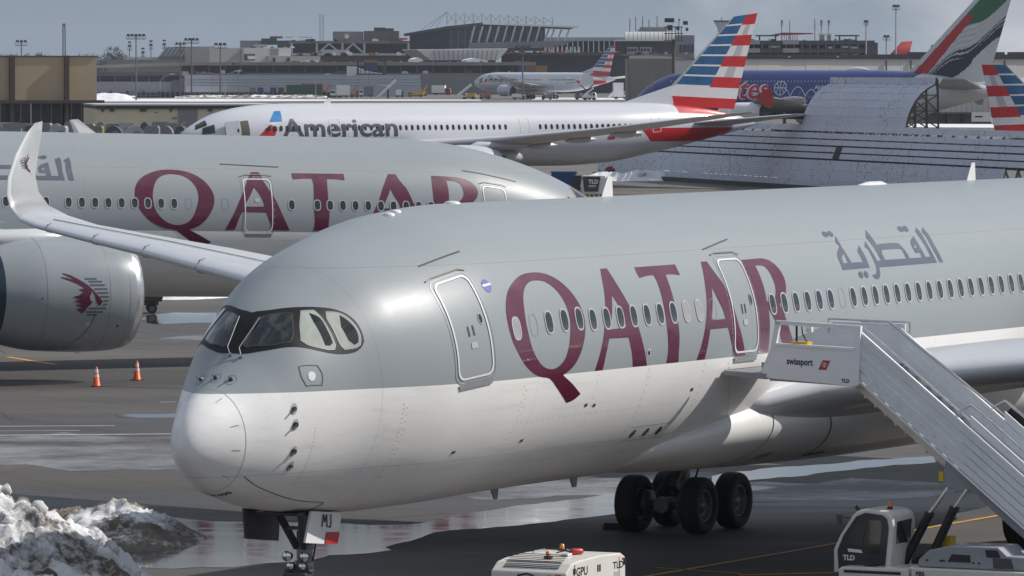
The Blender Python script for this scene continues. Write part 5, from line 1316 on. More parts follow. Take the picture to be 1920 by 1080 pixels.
    for sd in (1, -1):
        b = len(V)
        for i in range(n + 1):
            for j in range(n + 1): V.append(P3(j / n, i / n, sd))
        for i in range(n):
            for j in range(n):
                k = b + i * (n + 1) + j; Fc.append((k, k + 1, k + n + 2, k + n + 1) if sd < 0 else (k + n + 1, k + n + 2, k + 1, k))
                q = P3((j + .5) / n, (i + .5) / n, sd); u, w = (j + .5) / n, (i + .5) / n; x, z = q[0], q[2]
                # hoist band of red along the leading edge, then green / white / black waves rising aft
                xl = bl.lerp(tl, w).x; d = x - xl
                fly = z - 0.62 * (x - 56.5) + 0.55 * math.sin((x - z * 0.55) * 0.9)
                rib = math.sin(fly * 9.0 + math.sin(x * 0.7)) > 0.35
                if d < 1.1: mi = 0
                elif d < 1.1 + 2.6 - 1.5 * max(0, w - 0.1) and w < 0.72: mi = 1
                elif fly > 12.6: mi = 2
                elif fly > 9.7: mi = 4 if rib else 0
                elif fly > 7.0 - 0.0 * x: mi = 4 if (rib and fly > 8.6) else 3
                elif fly > 6.4 and u < 0.72: mi = 3
                else: mi = 0
                Mi.append(mi)
    me = bpy.data.meshes.new('fin'); me.from_pydata(V, [], Fc)
    for q in ml: me.materials.append(q)
    me.polygons.foreach_set('material_index', Mi); link('fin', me, P)
    GW = M('giant_wing_grey', (0.34, 0.355, 0.37), 0.4)
    for sd in (1, -1):
        S = [((a, sd * b, c), (a + d, sd * b, c - 0.4), (0, 0, 1), 0.12) for a, b, c, d in ((20.5, 2.5, 3.9, 18.5), (23.5, 6.0, 4.3, 15.5), (31.0, 15.0, 5.0, 9.5), (38.5, 27.0, 5.9, 6.3), (43.0, 35.0, 6.2, 4.8), (45.2, 39.0, 6.3, 3.8))]
        foil('wing', S, GW, P)
        MB().add([(44.6, sd * 39.0, 6.2), (48.4, sd * 39.1, 5.9), (48.0, sd * 39.15, 7.5), (47.2, sd * 39.1, 7.6), (48.0, sd * 39.1, 4.4), (47.2, sd * 39.1, 4.4)], [(0, 1, 2, 3), (0, 5, 4, 1)]).build('wingtip_fence', FRED if sd < 0 else GW, P)
        for y_, s_ in ((14.0, 24.5), (25.0, 33.0)):
            nacelle(P, s_, sd * y_, 2.8 + (0.6 if y_ > 20 else 0), 1.75, 5.6, WHITE, CHROME)
        for y_, s_ in ((10, 37.0), (16, 40.0), (22, 43.4), (29, 46.8)):
            MB().lathe([(-3.2, .02), (-2, .4), (0, .5), (1.4, .3), (2.2, .02)], (s_, sd * y_, 4.0 + y_ * 0.06), (1, 0, 0.04), 12).build('flap_track_fairing', GW, P)
        foil('tailplane', [((59.5, sd * 1.6, 7.7), (68.2, sd * 1.6, 7.4), (0, 0, 1), 0.10), ((67.5, sd * 15.0, 9.2), (71.5, sd * 15.0, 9.1), (0, 0, 1), 0.10)], GW, P)
        g = bpy.data.objects.new('main_landing_gear', None); COL.objects.link(g); g.parent = P; g.location = (32.0, sd * 5.0, 0)
        for ds in (-1.6, 0, 1.6):
            for d in (-.7, .7): wheel(g, (ds, d, .7), .7, .53)
        MB().cyl((0, 0, .7), (0, 0, 4), .3).cyl((-1.7, 0, .7), (1.7, 0, .7), .2).build('strut', GREY_METAL, g)
    return P
blue_giant()

# ------------------------------------------------------------------ two more jets of which little more than the tail shows
def small_jet(loc, ang, label, kind):
    P = empty('airliner', loc, ang, 0, label, 'airliner')
    F = Fus([0, .2, .8, 2, 4, 7, 24, 28, 32, 35.5, 37.6], [3.5, 3.9, 4.4, 5.0, 5.6, 5.9, 5.9, 5.85, 5.6, 5.2, 4.8], [3.5, 3.1, 2.7, 2.3, 2.0, 1.85, 1.85, 2.3, 3.2, 4.0, 4.4], [0, .4, .9, 1.4, 1.8, 1.97, 1.97, 1.8, 1.2, .6, .2])
    loft('fuselage', F, [4 * (i / 14) ** 2 for i in range(15)] + [5 + i for i in range(33)], AWHITE if kind == 'flag' else M('two_tone_white', (0.5, 0.5, 0.52), 0.3), P, 48, cap1=True)
    if kind == 'flag': striped_fin(P, (29.2, 0, 5.6), (36.3, 0, 5.3), (35.2, 0, 11.45), (37.6, 0, 11.5), n=5)
    else:
        f = foil('fin', [((26.5, 0, 5.4), (34.5, 0, 5.2), (0, 1, 0), 0.1), ((29.0, 0, 8.0), (35.2, 0, 8.0), (0, 1, 0), .1)], M('tail_blue_white', (0.42, 0.42, 0.46), 0.35), P)
        foil('fin_top', [((29.0, 0, 8.0), (35.2, 0, 8.0), (0, 1, 0), .1), ((34.0, 0, 13.0), (36.6, 0, 13.2), (0, 1, 0), .1)], M('tail_red', (0.36, 0.02, 0.025), 0.35), P)
    for sd in (1, -1):
        foil('wing', [((12, sd * 1.5, 2.6), (19.5, sd * 1.5, 2.5), (0, 0, 1), .12), ((20.5, sd * 17, 4.0), (22.3, sd * 17, 4.0), (0, 0, 1), .11)], UNDERWING, P)
        foil('tailplane', [((31.5, sd * .5, 4.9), (35, sd * .5, 4.9), (0, 0, 1), .1), ((35, sd * 6.2, 5.4), (36.4, sd * 6.2, 5.4), (0, 0, 1), .1)], UNDERWING, P)
        nacelle(P, 11.0, sd * 5.7, 1.75, 1.1, 3.6, AWHITE, CHROME)
        g = bpy.data.objects.new('main_landing_gear', None); COL.objects.link(g); g.parent = P; g.location = (18.4, sd * 3.8, 0)
        for d in (-.42, .42): wheel(g, (0, d, .55), .55, .4)
        MB().cyl((0, 0, .55), (0, 0, 2.7), .15).build('strut', GREY_METAL, g)
    return P
q_ = at(1862, 200, 525); a_ = rad(180 + 12)
small_jet((q_.x + math.cos(a_) * -36.5, q_.y + math.sin(a_) * -36.5, 0), a_, 'small airliner at the right edge showing only a striped fin above the blast fence', 'flag')
q_ = at(1700, 100, 1750); a_ = rad(20)
small_jet((q_.x + math.cos(a_) * -50, q_.y + math.sin(a_) * -50, 0), a_, 'far airliner showing a red-topped fin above the long pale building', 'red').scale = (1.42, 1.42, 1.42)
# ------------------------------------------------------------------ blast fence
def fence_mat():
    t = NT('galvanised_fence_steel')
    v = t.tc.outputs['Object']
    a = t.noise(0.35, 5, 0.6, vec=v); st = t.noise(2.6, 4, 0.6, vec=v, mapscale=(1, 1, 0.8)); sm = t.noise(0.12, 2, 0.5, vec=v)
    c = t.mix(a, (0.45, 0.48, 0.565), (0.52, 0.55, 0.635))
    k = t.math('MULTIPLY', t.ramp(st, [(0.55, 0.0), (0.66, 1.0)]), t.ramp(sm, [(0.40, 0.0), (0.52, 1.0)]))
    c = t.mix(t.math('MULTIPLY', k, 0.75), c, (0.15, 0.085, 0.055))
    t.out(c, t.math('ADD', 0.42, t.math('MULTIPLY', a, 0.2)), 0.1, 0.5)
    x, y, z = t.sep(v)
    cor = t.math('SINE', t.math('MULTIPLY', z, 42.0))
    t.bump(cor, 0.25, 0.03)
    return t.mat
FENCE = fence_mat()
A_F, B_F = Vector((10.55, 594, 0)), Vector((44.0, 474, 0))
D_F = (B_F - A_F).normalized(); N_F = Vector((-D_F.y, D_F.x, 0)); N_F = N_F if N_F.x > 0 else -N_F      # N_F points away from the apron
def blast_fence():
    R = empty('blast_fence', A_F, 0, 0, 'long grey louvred blast fence with one taller curved rusty section', 'blast fence')
    L = (B_F - A_F).length
    def off(z): return 1.9 * (min(z, 5.95) / 5.95) ** 1.5 - 1.9
    tall = [(5.95, 0.0), (6.8, 0.22), (7.6, 0.52), (8.3, 0.92), (8.95, 1.45), (9.45, 2.1), (9.75, 2.75), (10.35, 2.80)]
    def P(u, z, o): p = D_F * u + N_F * o; return (p.x, p.y, z)
    def piece(name, u0, u1, za, zb, oa, ob, th=0.05, proud=0.0, mat=None):
        vs = []
        for o_ in (0, th):
            for (u, z, o) in ((u0, za, oa), (u1, za, oa), (u1, zb, ob), (u0, zb, ob)): vs.append(P(u, z, o + o_ - proud))
        return MB().add(vs, [(0, 1, 2, 3), (7, 6, 5, 4), (0, 4, 5, 1), (1, 5, 6, 2), (2, 6, 7, 3), (3, 7, 4, 0)]).build(name, mat or FENCE, R)
    n = 20; du = L / n
    for i in range(n):
        u0, u1 = i * du + 0.03, (i + 1) * du - 0.03
        if i >= n - 1: rows = []
        else: rows = [(0.12, 0.98), (1.0, 1.88), (1.9, 2.78)]
        for a, b in rows: piece('panel', u0, u1, a, b, off(a), off(b), 0.05, random.uniform(0, 0.04))
        for z in (2.94, 3.53, 4.14, 4.74, 5.40): piece('slat', u0, u1, z, z + (0.47 if z < 5 else 0.55), off(z), off(z + 0.47), 0.05, random.uniform(0, 0.03))
    for i in range(int(L / 3.1) + 1):
        u = min(i * 3.1, L - 0.1)
        m = MB(); zs = [0, 1.5, 2.8, 4.1, 5.9]
        for k in range(4): m.bar(P(u, zs[k], off(zs[k]) + 0.22), P(u, zs[k + 1], off(zs[k + 1]) + 0.22), 0.22, 0.2)
        m.bar(P(u, 0, 2.2), P(u, 5.2, 0.2), 0.16, 0.16).build('post', M('fence_post_steel', (0.10, 0.10, 0.11), 0.6), R)
    piece('gap_shade_sheet', 0, L, 2.7, 5.0, off(2.7) + 0.42, off(5.0) + 0.42, 0.05, 0, M('fence_post_steel', (0.10, 0.10, 0.11), 0.6))  # dark sheet added behind the slats; its colour stands for shade in the gaps
    piece('base_kerb', 0, L, 0.0, 0.42, -2.4, -2.35, 0.5, 0, M('dark_kerb', (0.05, 0.052, 0.05), 0.8))
    piece('opening', 73.6, 75.2, 2.95, 4.08, off(2.95) - 0.06, off(4.08) - 0.06, 0.03, 0.02, M('dark_opening', (0.035, 0.035, 0.03), 0.8))
    u0, u1, cols = 61.0, 89.6, 14; dw = (u1 - u0) / cols
    for j in range(len(tall) - 1):
        for i in range(cols):
            piece('curved_panel', u0 + i * dw + 0.015, u0 + (i + 1) * dw - 0.015, tall[j][0], tall[j + 1][0] - 0.015, tall[j][1], tall[j + 1][1], 0.05, random.uniform(0, 0.035))
    ST = M('scaffold_steel', (0.06, 0.06, 0.058), 0.6)
    for i in range(10):
        u = u1 - 0.15 - i * 3.0; m = MB()
        for k in range(len(tall) - 1): m.bar(P(u, tall[k][0], tall[k][1] + 0.2), P(u, tall[k + 1][0], tall[k + 1][1] + 0.2), 0.16, 0.16)
        m.bar(P(u, 0, 3.3), P(u, 10.2, 3.1), 0.18, 0.18).bar(P(u, 0, 1.3), P(u, 5.9, 0.2), 0.14, 0.14).bar(P(u, 0, 2.2), P(u, 8.0, 2.0), 0.12, 0.12)
        for z0, z1 in ((5.95, 7.4), (7.4, 8.8), (8.8, 10.0)):
            o0 = np.interp(z0, [a for a, b in tall], [b for a, b in tall]); o1 = np.interp(z1, [a for a, b in tall], [b for a, b in tall])
            m.bar(P(u, z0, o0 + 0.2), P(u, z1, 3.1), 0.10, 0.10).bar(P(u, z1, o1 + 0.2), P(u, z0, 3.1), 0.10, 0.10).bar(P(u, z1, o1 + 0.2), P(u, z1, 3.1), 0.10, 0.10)
        for z in (1.5, 3.0, 4.5): m.bar(P(u, z, 0.3), P(u, z, 3.2), 0.10, 0.10).bar(P(u, z, 0.3), P(u, z + 1.5, 3.2), 0.08, 0.08)
        m.build('scaffold_frame', ST, R)
blast_fence()

# ------------------------------------------------------------------ far buildings: each stands at its own distance, sizes follow from it
CONCRETE = M('weathered_concrete', (0.25, 0.23, 0.205), 0.85, var=0.18, scale=0.12)
PALE_WALL = M('pale_wall_panel', (0.60, 0.585, 0.57), 0.8, var=0.06, scale=0.1)
LIGHT_GREY = M('light_grey_cladding', (0.44, 0.44, 0.46), 0.7, var=0.07, scale=0.15)
MID_GREY = M('mid_grey_cladding', (0.21, 0.21, 0.225), 0.75, var=0.1, scale=0.15)
DARK_GREY = M('dark_grey_cladding', (0.065, 0.066, 0.072), 0.75, var=0.12, scale=0.2)
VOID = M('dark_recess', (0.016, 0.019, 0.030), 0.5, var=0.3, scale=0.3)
FAR_WHITE = M('far_white_paint', (0.75, 0.75, 0.76), 0.6, var=0.05)
DECK_BROWN = M('roadway_concrete', (0.27, 0.25, 0.22), 0.85, var=0.12, scale=0.1)
def tan_brick():
    t = NT('tan_brick'); v = t.tc.outputs['Object']
    x, y, z = t.sep(v)
    a = t.noise(0.25, 5, 0.6, vec=v); b = t.noise(1.4, 3, 0.6, vec=v, mapscale=(0.3, 1, 3.0))
    c = t.mix(a, (0.42, 0.33, 0.215), (0.50, 0.395, 0.265)); c = t.mix(t.math('MULTIPLY', b, 0.5), c, (0.33, 0.25, 0.18))
    t.out(c, 0.9, 0, 0.3); return t.mat
TAN = tan_brick(); BROWN_TRIM = M('brown_trim', (0.065, 0.045, 0.038), 0.7, var=0.15)
CREAM = M('cream_wall', (0.62, 0.545, 0.40), 0.85, var=0.08, scale=0.3); GREENISH = M('dark_green_trim', (0.05, 0.065, 0.055), 0.8, var=0.2)

class Bld:
    def __init__(s, name, label, px0, px1, Y, cat='building'):
        s.Y = Y; s.cx = (at(px0, 150, Y).x + at(px1, 150, Y).x) / 2
        s.e = empty(name, (s.cx, Y, 0), 0, 0, label, cat)
    def xz(s, px, py, dy=0.0):
        p = at(px, py, s.Y + dy); return p.x - s.cx, p.z
    def box(s, name, mat, x0, x1, y0, y1=None, dy=0.0, dep=8.0, parent=None):
        a, zt = s.xz(x0, y0, dy); b, _ = s.xz(x1, y0, dy); zb = 0.0 if y1 is None else s.xz(x0, y1, dy)[1]
        return MB().box(a, b, dy, dy + dep, max(zb, -0.5), zt).build(name, mat, parent or s.e)
    def prism(s, name, mat, pts, dy=0.0, dep=8.0, parent=None):
        return MB().prism([s.xz(a, b, dy) for a, b in pts], 1, dy, dy + dep).build(name, mat, parent or s.e)
    def bar(s, name, mat, a, b, w, dy=0.0, parent=None):
        p, q = s.xz(*a, dy), s.xz(*b, dy)
        return MB().bar((p[0], dy, p[1]), (q[0], dy, q[1]), w, w).build(name, mat, parent or s.e)

b = Bld('brick_building', 'tan brick building with dark glazed doors at the left edge', -60, 180, 1000)
b.e.rotation_euler.z = rad(17)
w_ = b.box('wall', TAN, -75, 184, 106, 191, 0, 40); b.box('roof_edge', BROWN_TRIM, -75, 185, 104.5, 106, -0.2, 41)
for x0, x1 in ((15, 25), (121, 129)): b.box('pilaster', BROWN_TRIM, x0, x1, 104, 190, -0.7, 0.7)
b.box('canopy', BROWN_TRIM, -75, 191, 188, 194, -2.5, 2.5)
for x0, x1 in ((16, 24), (122, 128), (177, 185)): b.box('column', M('column_brown', (0.12, 0.095, 0.075), 0.8), x0, x1, 194, None, -0.6, 1.0)
b.box('side_wall', TAN, 166, 184, 191, None, 1.5, 38)
for k in range(12):
    x0 = -55 + k * 19.3
    d_ = b.box('glazed_door', BLUE_GLASS, x0, x0 + 18.2, 194, None, 0.6 + (k % 2) * 0.15, 0.2)
    b.box('door_rail', VOID, x0, x0 + 18.2, 208, 209, 0.45, 0.1, d_)

b = Bld('warehouse', 'low cream warehouse with a green eaves band and a grey shutter', 178, 520, 955)
b.e.rotation_euler.z = rad(8)
b.box('wall', CREAM, 179, 520, 204, None, 0, 30)
b.box('eaves_band', GREENISH, 179, 520, 198, 204.2, -0.4, 31); b.box('roof_edge', LIGHT_GREY, 178, 521, 195.5, 198, -0.8, 32)
b.box('shutter', MID_GREY, 334, 370, 205, None, -0.3, 0.3); b.box('shutter_head', BROWN_TRIM, 334, 370, 200, 205, -0.5, 0.5)
for i, x in enumerate((190, 206, 262, 318, 390, 440)): b.box('bracket', GREENISH, x, x + 4 + (i % 3) * 4, 204, 209, -0.3, 0.3)
b.box('vent', MID_GREY, 290, 296, 210, 212, -0.1, 0.1); b.box('vent', MID_GREY, 322, 332, 220, 223, -0.1, 0.1)

b = Bld('dark_shed', 'long dark shed with black openings behind the snow mound', 150, 352, 2150)
b.box('roof', DARK_GREY, 150, 342, 134, 142, 0, 40); b.box('opening', VOID, 150, 336, 142, 153, 3, 30); b.box('wall', MID_GREY, 150, 338, 153, None, 1, 30); b.box('end_block', DARK_GREY, 322, 346, 150, None, -2, 20)
for x in (186, 214, 246, 278, 306): b.box('pillar', DARK_GREY, x, x + 3, 142, 153, 0.5, 2)

b = Bld('far_blast_fence', 'far grey fence of long horizontal slats under the roadway', 345, 792, 2080, 'fence')
b.e.rotation_euler.z = rad(10)
for k, (y0, y1) in enumerate(((140.5, 149.3), (150.3, 154.8), (155.8, 160.2), (161, None))):
    for i in range(9): b.box('slat', M('far_fence_grey', (0.36, 0.38, 0.42), 0.6, metal=0.2, var=0.06, scale=0.2), 346 + i * 49.5, 346 + i * 49.5 + 49, y0, y1, k * -0.6, 0.4)
for i in range(20): b.box('post', DARK_GREY, 348 + i * 23, 349.5 + i * 23, 141, None, 1.0, 0.4)

b = Bld('roadway_viaduct', 'elevated concrete roadway with dark space beneath, crossing below the terminal', 170, 1010, 2250, 'viaduct')
b.prism('ramp', DECK_BROWN, [(170, 122.5), (320, 117), (440, 116.5), (440, 121.5), (320, 123.5), (170, 128)], 0, 14)
b.box('deck', DECK_BROWN, 436, 1005, 117.5, 122.5, 0, 14); b.box('parapet', M('parapet_concrete', (0.30, 0.285, 0.26), 0.85, var=0.1), 436, 1005, 116.4, 117.6, -0.4, 0.5)
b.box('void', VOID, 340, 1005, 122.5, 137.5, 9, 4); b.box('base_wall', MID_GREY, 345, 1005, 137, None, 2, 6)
for i in range(22): b.box('pier', DARK_GREY, 360 + i * 30, 363 + i * 30, 122, 137, 1.0, 2)
for i in range(18): b.box('barrier_post', FAR_WHITE, 440 + i * 31, 441.2 + i * 31, 114.5, 117, 0.0, 0.4)

b = Bld('ribbed_hangar', 'pale hangar with a ribbed sloping roof left of the terminal', 262, 475, 2420)
b.prism('roof', M('ribbed_roof', (0.24, 0.26, 0.30), 0.5, metal=0.3, var=0.06), [(296, 108), (312, 88), (402, 87), (402, 108)], 0, 40)
for i in range(12): b.bar('roof_rib', LIGHT_GREY, (300 + i * 8, 106), (313 + i * 7.4, 88.5), 0.8, -0.3)
b.box('wall', LIGHT_GREY, 240, 470, 107, None, 1, 38); b.box('lower_wall', DECK_BROWN, 200, 470, 112, None, -1, 10)
b = Bld('white_hall', 'blank white hall with a stain on its wall', 396, 548, 2380)
b.e.rotation_euler.z = rad(18)
b.box('wall', M('hall_grey', (0.42, 0.405, 0.395), 0.8), 396, 457, 90, None, 4, 40); b.box('front', M('hall_white', (0.56, 0.55, 0.57), 0.8, var=0.05), 457, 546, 89.5, None, 0, 40)
b.box('stain', MID_GREY, 508, 524, 91, 104, -0.2, 0.2); b.box('door', DARK_GREY, 457, 478, 101, 113, -0.3, 0.3); b.box('awning', FAR_WHITE, 463, 477, 105, 111, -1.2, 1)
b.box('annex', M('hall_grey', (0.42, 0.405, 0.395), 0.8), 500, 600, 105, None, -4, 20)
for x in (507, 535): b.box('window', VOID, x, x + 5, 108, 116, -4.3, 0.3)
b = Bld('roof_plant', 'cluster of plant rooms and green tarpaulin above the white hall', 448, 545, 2460)
b.box('block', MID_GREY, 450, 492, 76, None, 0, 20); b.box('green_cover', M('green_tarpaulin', (0.03, 0.065, 0.055), 0.8), 490, 518, 72, 84, -1, 10); b.box('blue_cover', BLUE_GLASS, 520, 546, 76, 90, -1, 10); b.box('duct', LIGHT_GREY, 476, 500, 83, 88, -2, 3)
b.box('red_container', M('faded_red', (0.35, 0.06, 0.045), 0.6), 506, 530, 68, 72, 4, 3)
for x in (535, 560, 572): b.box('railing', LIGHT_GREY, x, x + 14, 69, 70.5, 5, 0.4)

b = Bld('terminal_wing', 'unfinished grey terminal wing with braced columns and boxes on its roof', 540, 772, 2440)
b.box('roof_beam', M('beam_grey', (0.21, 0.20, 0.185), 0.8), 542, 768, 76.5, 81.5, 0, 30); b.box('recess', VOID, 545, 765, 81, 102, 5, 4); b.box('floor', LIGHT_GREY, 545, 800, 100, 104, -2, 20); b.box('base', DARK_GREY, 545, 790, 104, None, 1, 15)
for x in (545, 592, 640, 681, 764): b.box('column', LIGHT_GREY, x, x + 4, 81, 102, -0.5, 1)
for a, c in (((598, 98), (617, 82)), ((636, 98), (617, 82)), ((644, 98), (662, 82)), ((680, 98), (662, 82))): b.bar('brace', LIGHT_GREY, a, c, 0.7, -0.4)
b.box('roof_box', MID_GREY, 624, 680, 59, 77, 2, 12); b.box('roof_box', M('plum_grey', (0.12, 0.112, 0.12), 0.8), 682, 748, 58, 77, 1, 12); b.box('roof_box', DARK_GREY, 701, 722, 51.5, 59, 4, 8); b.box('roof_box', DARK_GREY, 722, 738, 53, 58, 4, 6)
MB().lathe([(0, 1.0), (-0.4, 0.6), (-0.5, 0)], (b.xz(650, 68)[0], 0.5, b.xz(650, 68)[1]), (0, -1, 0), 16).build('dish', FAR_WHITE, b.e)
b.box('scaffold', M('orange_mesh', (0.42, 0.12, 0.05), 0.8), 745, 764, 71, 74.5, -1, 2); b.box('step_box', LIGHT_GREY, 603, 655, 93, 100, -1, 3)

b = Bld('main_terminal', 'big glass terminal with a white overhanging roof and slanted columns', 755, 1095, 2340, 'terminal')
b.prism('roof', DARK_GREY, [(757, 63), (838, 49), (906, 42), (1086, 49.5), (1070, 54), (905, 47), (838, 54.5), (757, 67)], 0, 45)
b.prism('roof_fascia', FAR_WHITE, [(905, 41.5), (1087, 49.2), (1084, 52.4), (905, 45.6)], -1.0, 1.0)
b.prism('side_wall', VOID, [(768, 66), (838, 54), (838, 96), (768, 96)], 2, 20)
b.prism('glass_front', M('terminal_glass', (0.045, 0.055, 0.065), 0.15, var=0.3, scale=0.1), [(838, 54), (905, 47), (1022, 52), (1022, 96), (838, 96)], 4, 20)
for i in range(14): b.bar('mullion', MID_GREY, (846 + i * 13, 56), (846 + i * 13, 92), 0.4, 3.7)
for i in range(9): b.box('glass_transom', MID_GREY, 840, 1020, 60 + i * 4, 60.5 + i * 4, 3.6, 0.3)
for i in range(13):
    x = 882 + i * 15.3
    if x < 1010: b.bar('slanted_column', LIGHT_GREY, (x + 8, 49), (x - 3, 88 if i else 92), 0.75, -0.6)
for x in (1022, 1032, 1046, 1060): b.bar('slanted_column', FAR_WHITE, (x + 8, 53), (x - 2, 79), 0.75, 4)
b.prism('lower_canopy', MID_GREY, [(880, 80), (1075, 76), (1060, 84), (1010, 90), (880, 91)], -6, 8)
for i in range(13):
    b.bar('roof_mast', FAR_WHITE, (838 + i * 16.5, 22 + i * 0.9), (838 + i * 16.5, 46 + i * 0.3), 0.55, 12)
for i in range(12):
    b.bar('roof_cable', LIGHT_GREY, (838 + i * 16.5, 22 + i * 0.9), (854 + i * 16.5, 44), 0.16, 12); b.bar('roof_cable', LIGHT_GREY, (854 + i * 16.5, 23 + i * 0.9), (838 + i * 16.5, 45), 0.16, 12)
for i in range(3): b.bar('roof_cable', LIGHT_GREY, (838, 22), (790 + i * 14, 56 - i * 2.5), 0.16, 12)
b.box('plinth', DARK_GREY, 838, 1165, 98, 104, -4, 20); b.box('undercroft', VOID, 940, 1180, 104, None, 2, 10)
for x in (948, 970, 1018, 1042): b.box('hoarding', M('orange_hoarding', (0.45, 0.10, 0.05), 0.7), x, x + 12 + (x % 7), 97, 101, -6, 2)
for i in range(9): b.bar('post', FAR_WHITE, (1022 + i * 8, 88), (1022 + i * 8, 99), 0.6, -5)

b = Bld('hull_building', 'pale boat-shaped building with flaring ends in front of the terminal', 780, 958, 2300)
b.e.rotation_euler.z = rad(15)
b.prism('hull', M('hull_cladding', (0.46, 0.455, 0.47), 0.6, var=0.05), [(780, 93.5), (956, 91.5), (936, 113), (806, 113)], 0, 26); b.prism('snow_top', SNOW_CLEAN, [(780, 93.6), (956, 91.6), (955, 90.8), (905, 91.2), (840, 92.2), (780, 92.6)], 1, 24)
for i in range(14): b.bar('panel_joint', MID_GREY, (812 + i * 9.5, 94), (814 + i * 9, 113), 0.25, -0.15)
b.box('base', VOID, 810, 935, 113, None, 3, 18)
for (x0, x1, y0) in ((755, 778, 108), (858, 896, 109), (932, 965, 122)):
    q_ = b.prism('tent', FAR_WHITE, [(x0, 120), (x0 + 2, y0 + 3), ((x0 + x1) / 2, y0), (x1 - 4, y0 + 3), (x1, 120)], -12, 8)
b = Bld('sign_gantry', 'dark steel gantry with a blue sign over the roadway', 668, 724, 2190, 'gantry')
for x in (669, 720): b.box('leg', DARK_GREY, x, x + 4, 114, None, 0, 1)
b.box('beam', DARK_GREY, 668, 724, 113, 116, 0, 1); b.box('beam', DARK_GREY, 668, 724, 138, 141, 0, 1); b.box('sign', M('sign_blue', (0.02, 0.035, 0.11), 0.5), 682, 707, 117, 133, -0.5, 0.4); b.box('sign_top', M('sign_orange', (0.30, 0.11, 0.04), 0.6), 682, 707, 112, 117, -0.5, 0.4)
for i in range(6): b.box('hanger', DARK_GREY, 676 + i * 8, 677.5 + i * 8, 116, 138, 0.2, 0.4)
b.prism('snow_shed', FAR_WHITE, [(650, 141), (650, 124), (664, 125), (690, 134), (722, 139), (722, 141)], 6, 8)

b = Bld('concourse', 'long low concourse with white columns right of the terminal', 1080, 1182, 2400, 'terminal')
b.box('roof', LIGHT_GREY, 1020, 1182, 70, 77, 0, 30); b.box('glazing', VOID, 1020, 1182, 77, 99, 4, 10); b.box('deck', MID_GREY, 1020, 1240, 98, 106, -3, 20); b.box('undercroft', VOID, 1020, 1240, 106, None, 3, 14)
for i in range(16): b.box('column', FAR_WHITE, 1024 + i * 9.8, 1025.8 + i * 9.8, 72, 99, 0.5, 0.8)
b.box('pier', LIGHT_GREY, 1104, 1120, 112, None, -2, 4)
b.prism('white_roof', FAR_WHITE, [(1008, 117), (1045, 114), (1110, 118), (1110, 124), (1008, 124)], -20, 8)
b = Bld('barrel_roof_terminal', 'terminal with a pale barrel-vaulted roof and plant on top', 1150, 1300, 2370, 'terminal')
m = MB(); xa, za = b.xz(1172, 74.5); xb, _ = b.xz(1266, 74.5)
for i in range(12):
    x0, x1 = xa + (xb - xa) * i / 12, xa + (xb - xa) * (i + 1) / 12 - 0.15
    mm = MB(); mm.prism([(0 + 5 * (1 - math.cos(t)), za + 3.3 * math.sin(t)) for t in np.linspace(0, math.pi / 2, 7)] + [(14, za + 3.3), (14, za)], 0, x0, x1).build('roof_bay', M('vault_roof', (0.50, 0.51, 0.50), 0.5, var=0.05), b.e)
b.box('eaves', FAR_WHITE, 1152, 1264, 74.2, 77, -2, 4); b.box('plant', MID_GREY, 1200, 1250, 51, 59, 8, 6); b.box('plant', MID_GREY, 1196, 1210, 55, 59, 7, 4)
for i in range(8): b.box('plant_post', LIGHT_GREY, 1201 + i * 7, 1202 + i * 7, 48, 52, 7, 0.4)
b.box('glazing', DARK_GREY, 1160, 1264, 77, 102, 3, 8); b.box('deck', MID_GREY, 1150, 1300, 101, 108, -1, 8)
for x0, x1 in ((1176, 1196), (1200, 1222)):
    f_ = b.box('bay_window', LIGHT_GREY, x0, x1, 88, 101, 0.5, 1)
    for i in range(3): b.box('pane', VOID, x0 + 1.5 + i * 6, x0 + 6 + i * 6, 91, 96, 0.3, 0.2, f_)
b.box('end_block', M('bluish_block', (0.20, 0.21, 0.25), 0.7), 1262, 1302, 66, None, 1, 20)
for i in range(4): b.box('pane', VOID, 1274 + i * 7, 1279 + i * 7, 84, 98, 0.6, 0.4)
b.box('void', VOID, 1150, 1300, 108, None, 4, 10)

b = Bld('control_tower', 'flared grey control tower head behind the striped fin', 1336, 1374, 2700, 'tower')
b.prism('head', LIGHT_GREY, [(1338, 38), (1372, 38), (1364, 52), (1362, 62), (1348, 62), (1346, 52)], 0, 8); b.box('shaft', LIGHT_GREY, 1349, 1361, 62, None, 1, 6); b.box('mast', DARK_GREY, 1352, 1353.5, 33, 38, 2, 0.5)
b.box('head_band', DARK_GREY, 1339, 1371, 38.5, 41, -0.2, 0.3)

b = Bld('concrete_block', 'weathered brown concrete hangar end behind the blue airliner nose', 1176, 1305, 1330)
b.box('wall', CONCRETE, 1177, 1305, 110, None, 0, 30); b.box('edge', M('tan_edge', (0.26, 0.22, 0.15), 0.8), 1176, 1178.5, 110, None, -0.3, 1)
b.prism('roof', LIGHT_GREY, [(1182, 110), (1184, 105), (1215, 103.5), (1248, 106), (1290, 110)], 2, 20)
b = Bld('pale_long_building', 'long pale panelled building behind the blue airliner', 1290, 1990, 1300)
b.e.rotation_euler.z = rad(24)
for i in range(14): b.box('wall_panel', PALE_WALL, 1345 + i * 50, 1345 + i * 50 + 49.6, 112.5, None, random.uniform(0, 0.06), 30)
b.box('cornice', M('cornice_grey', (0.33, 0.32, 0.315), 0.8), 1344, 2062, 111.6, 112.8, -0.3, 31)
for x in (1663, 1715, 1916): b.box('downpipe', DARK_GREY, x, x + 1.8, 113, None, -0.4, 0.3)
b = Bld('dark_parapet', 'dark stepped parapet behind the long pale building', 1640, 1990, 1480)
b.box('base', DARK_GREY, 1390, 1990, 102, None, 0, 12)
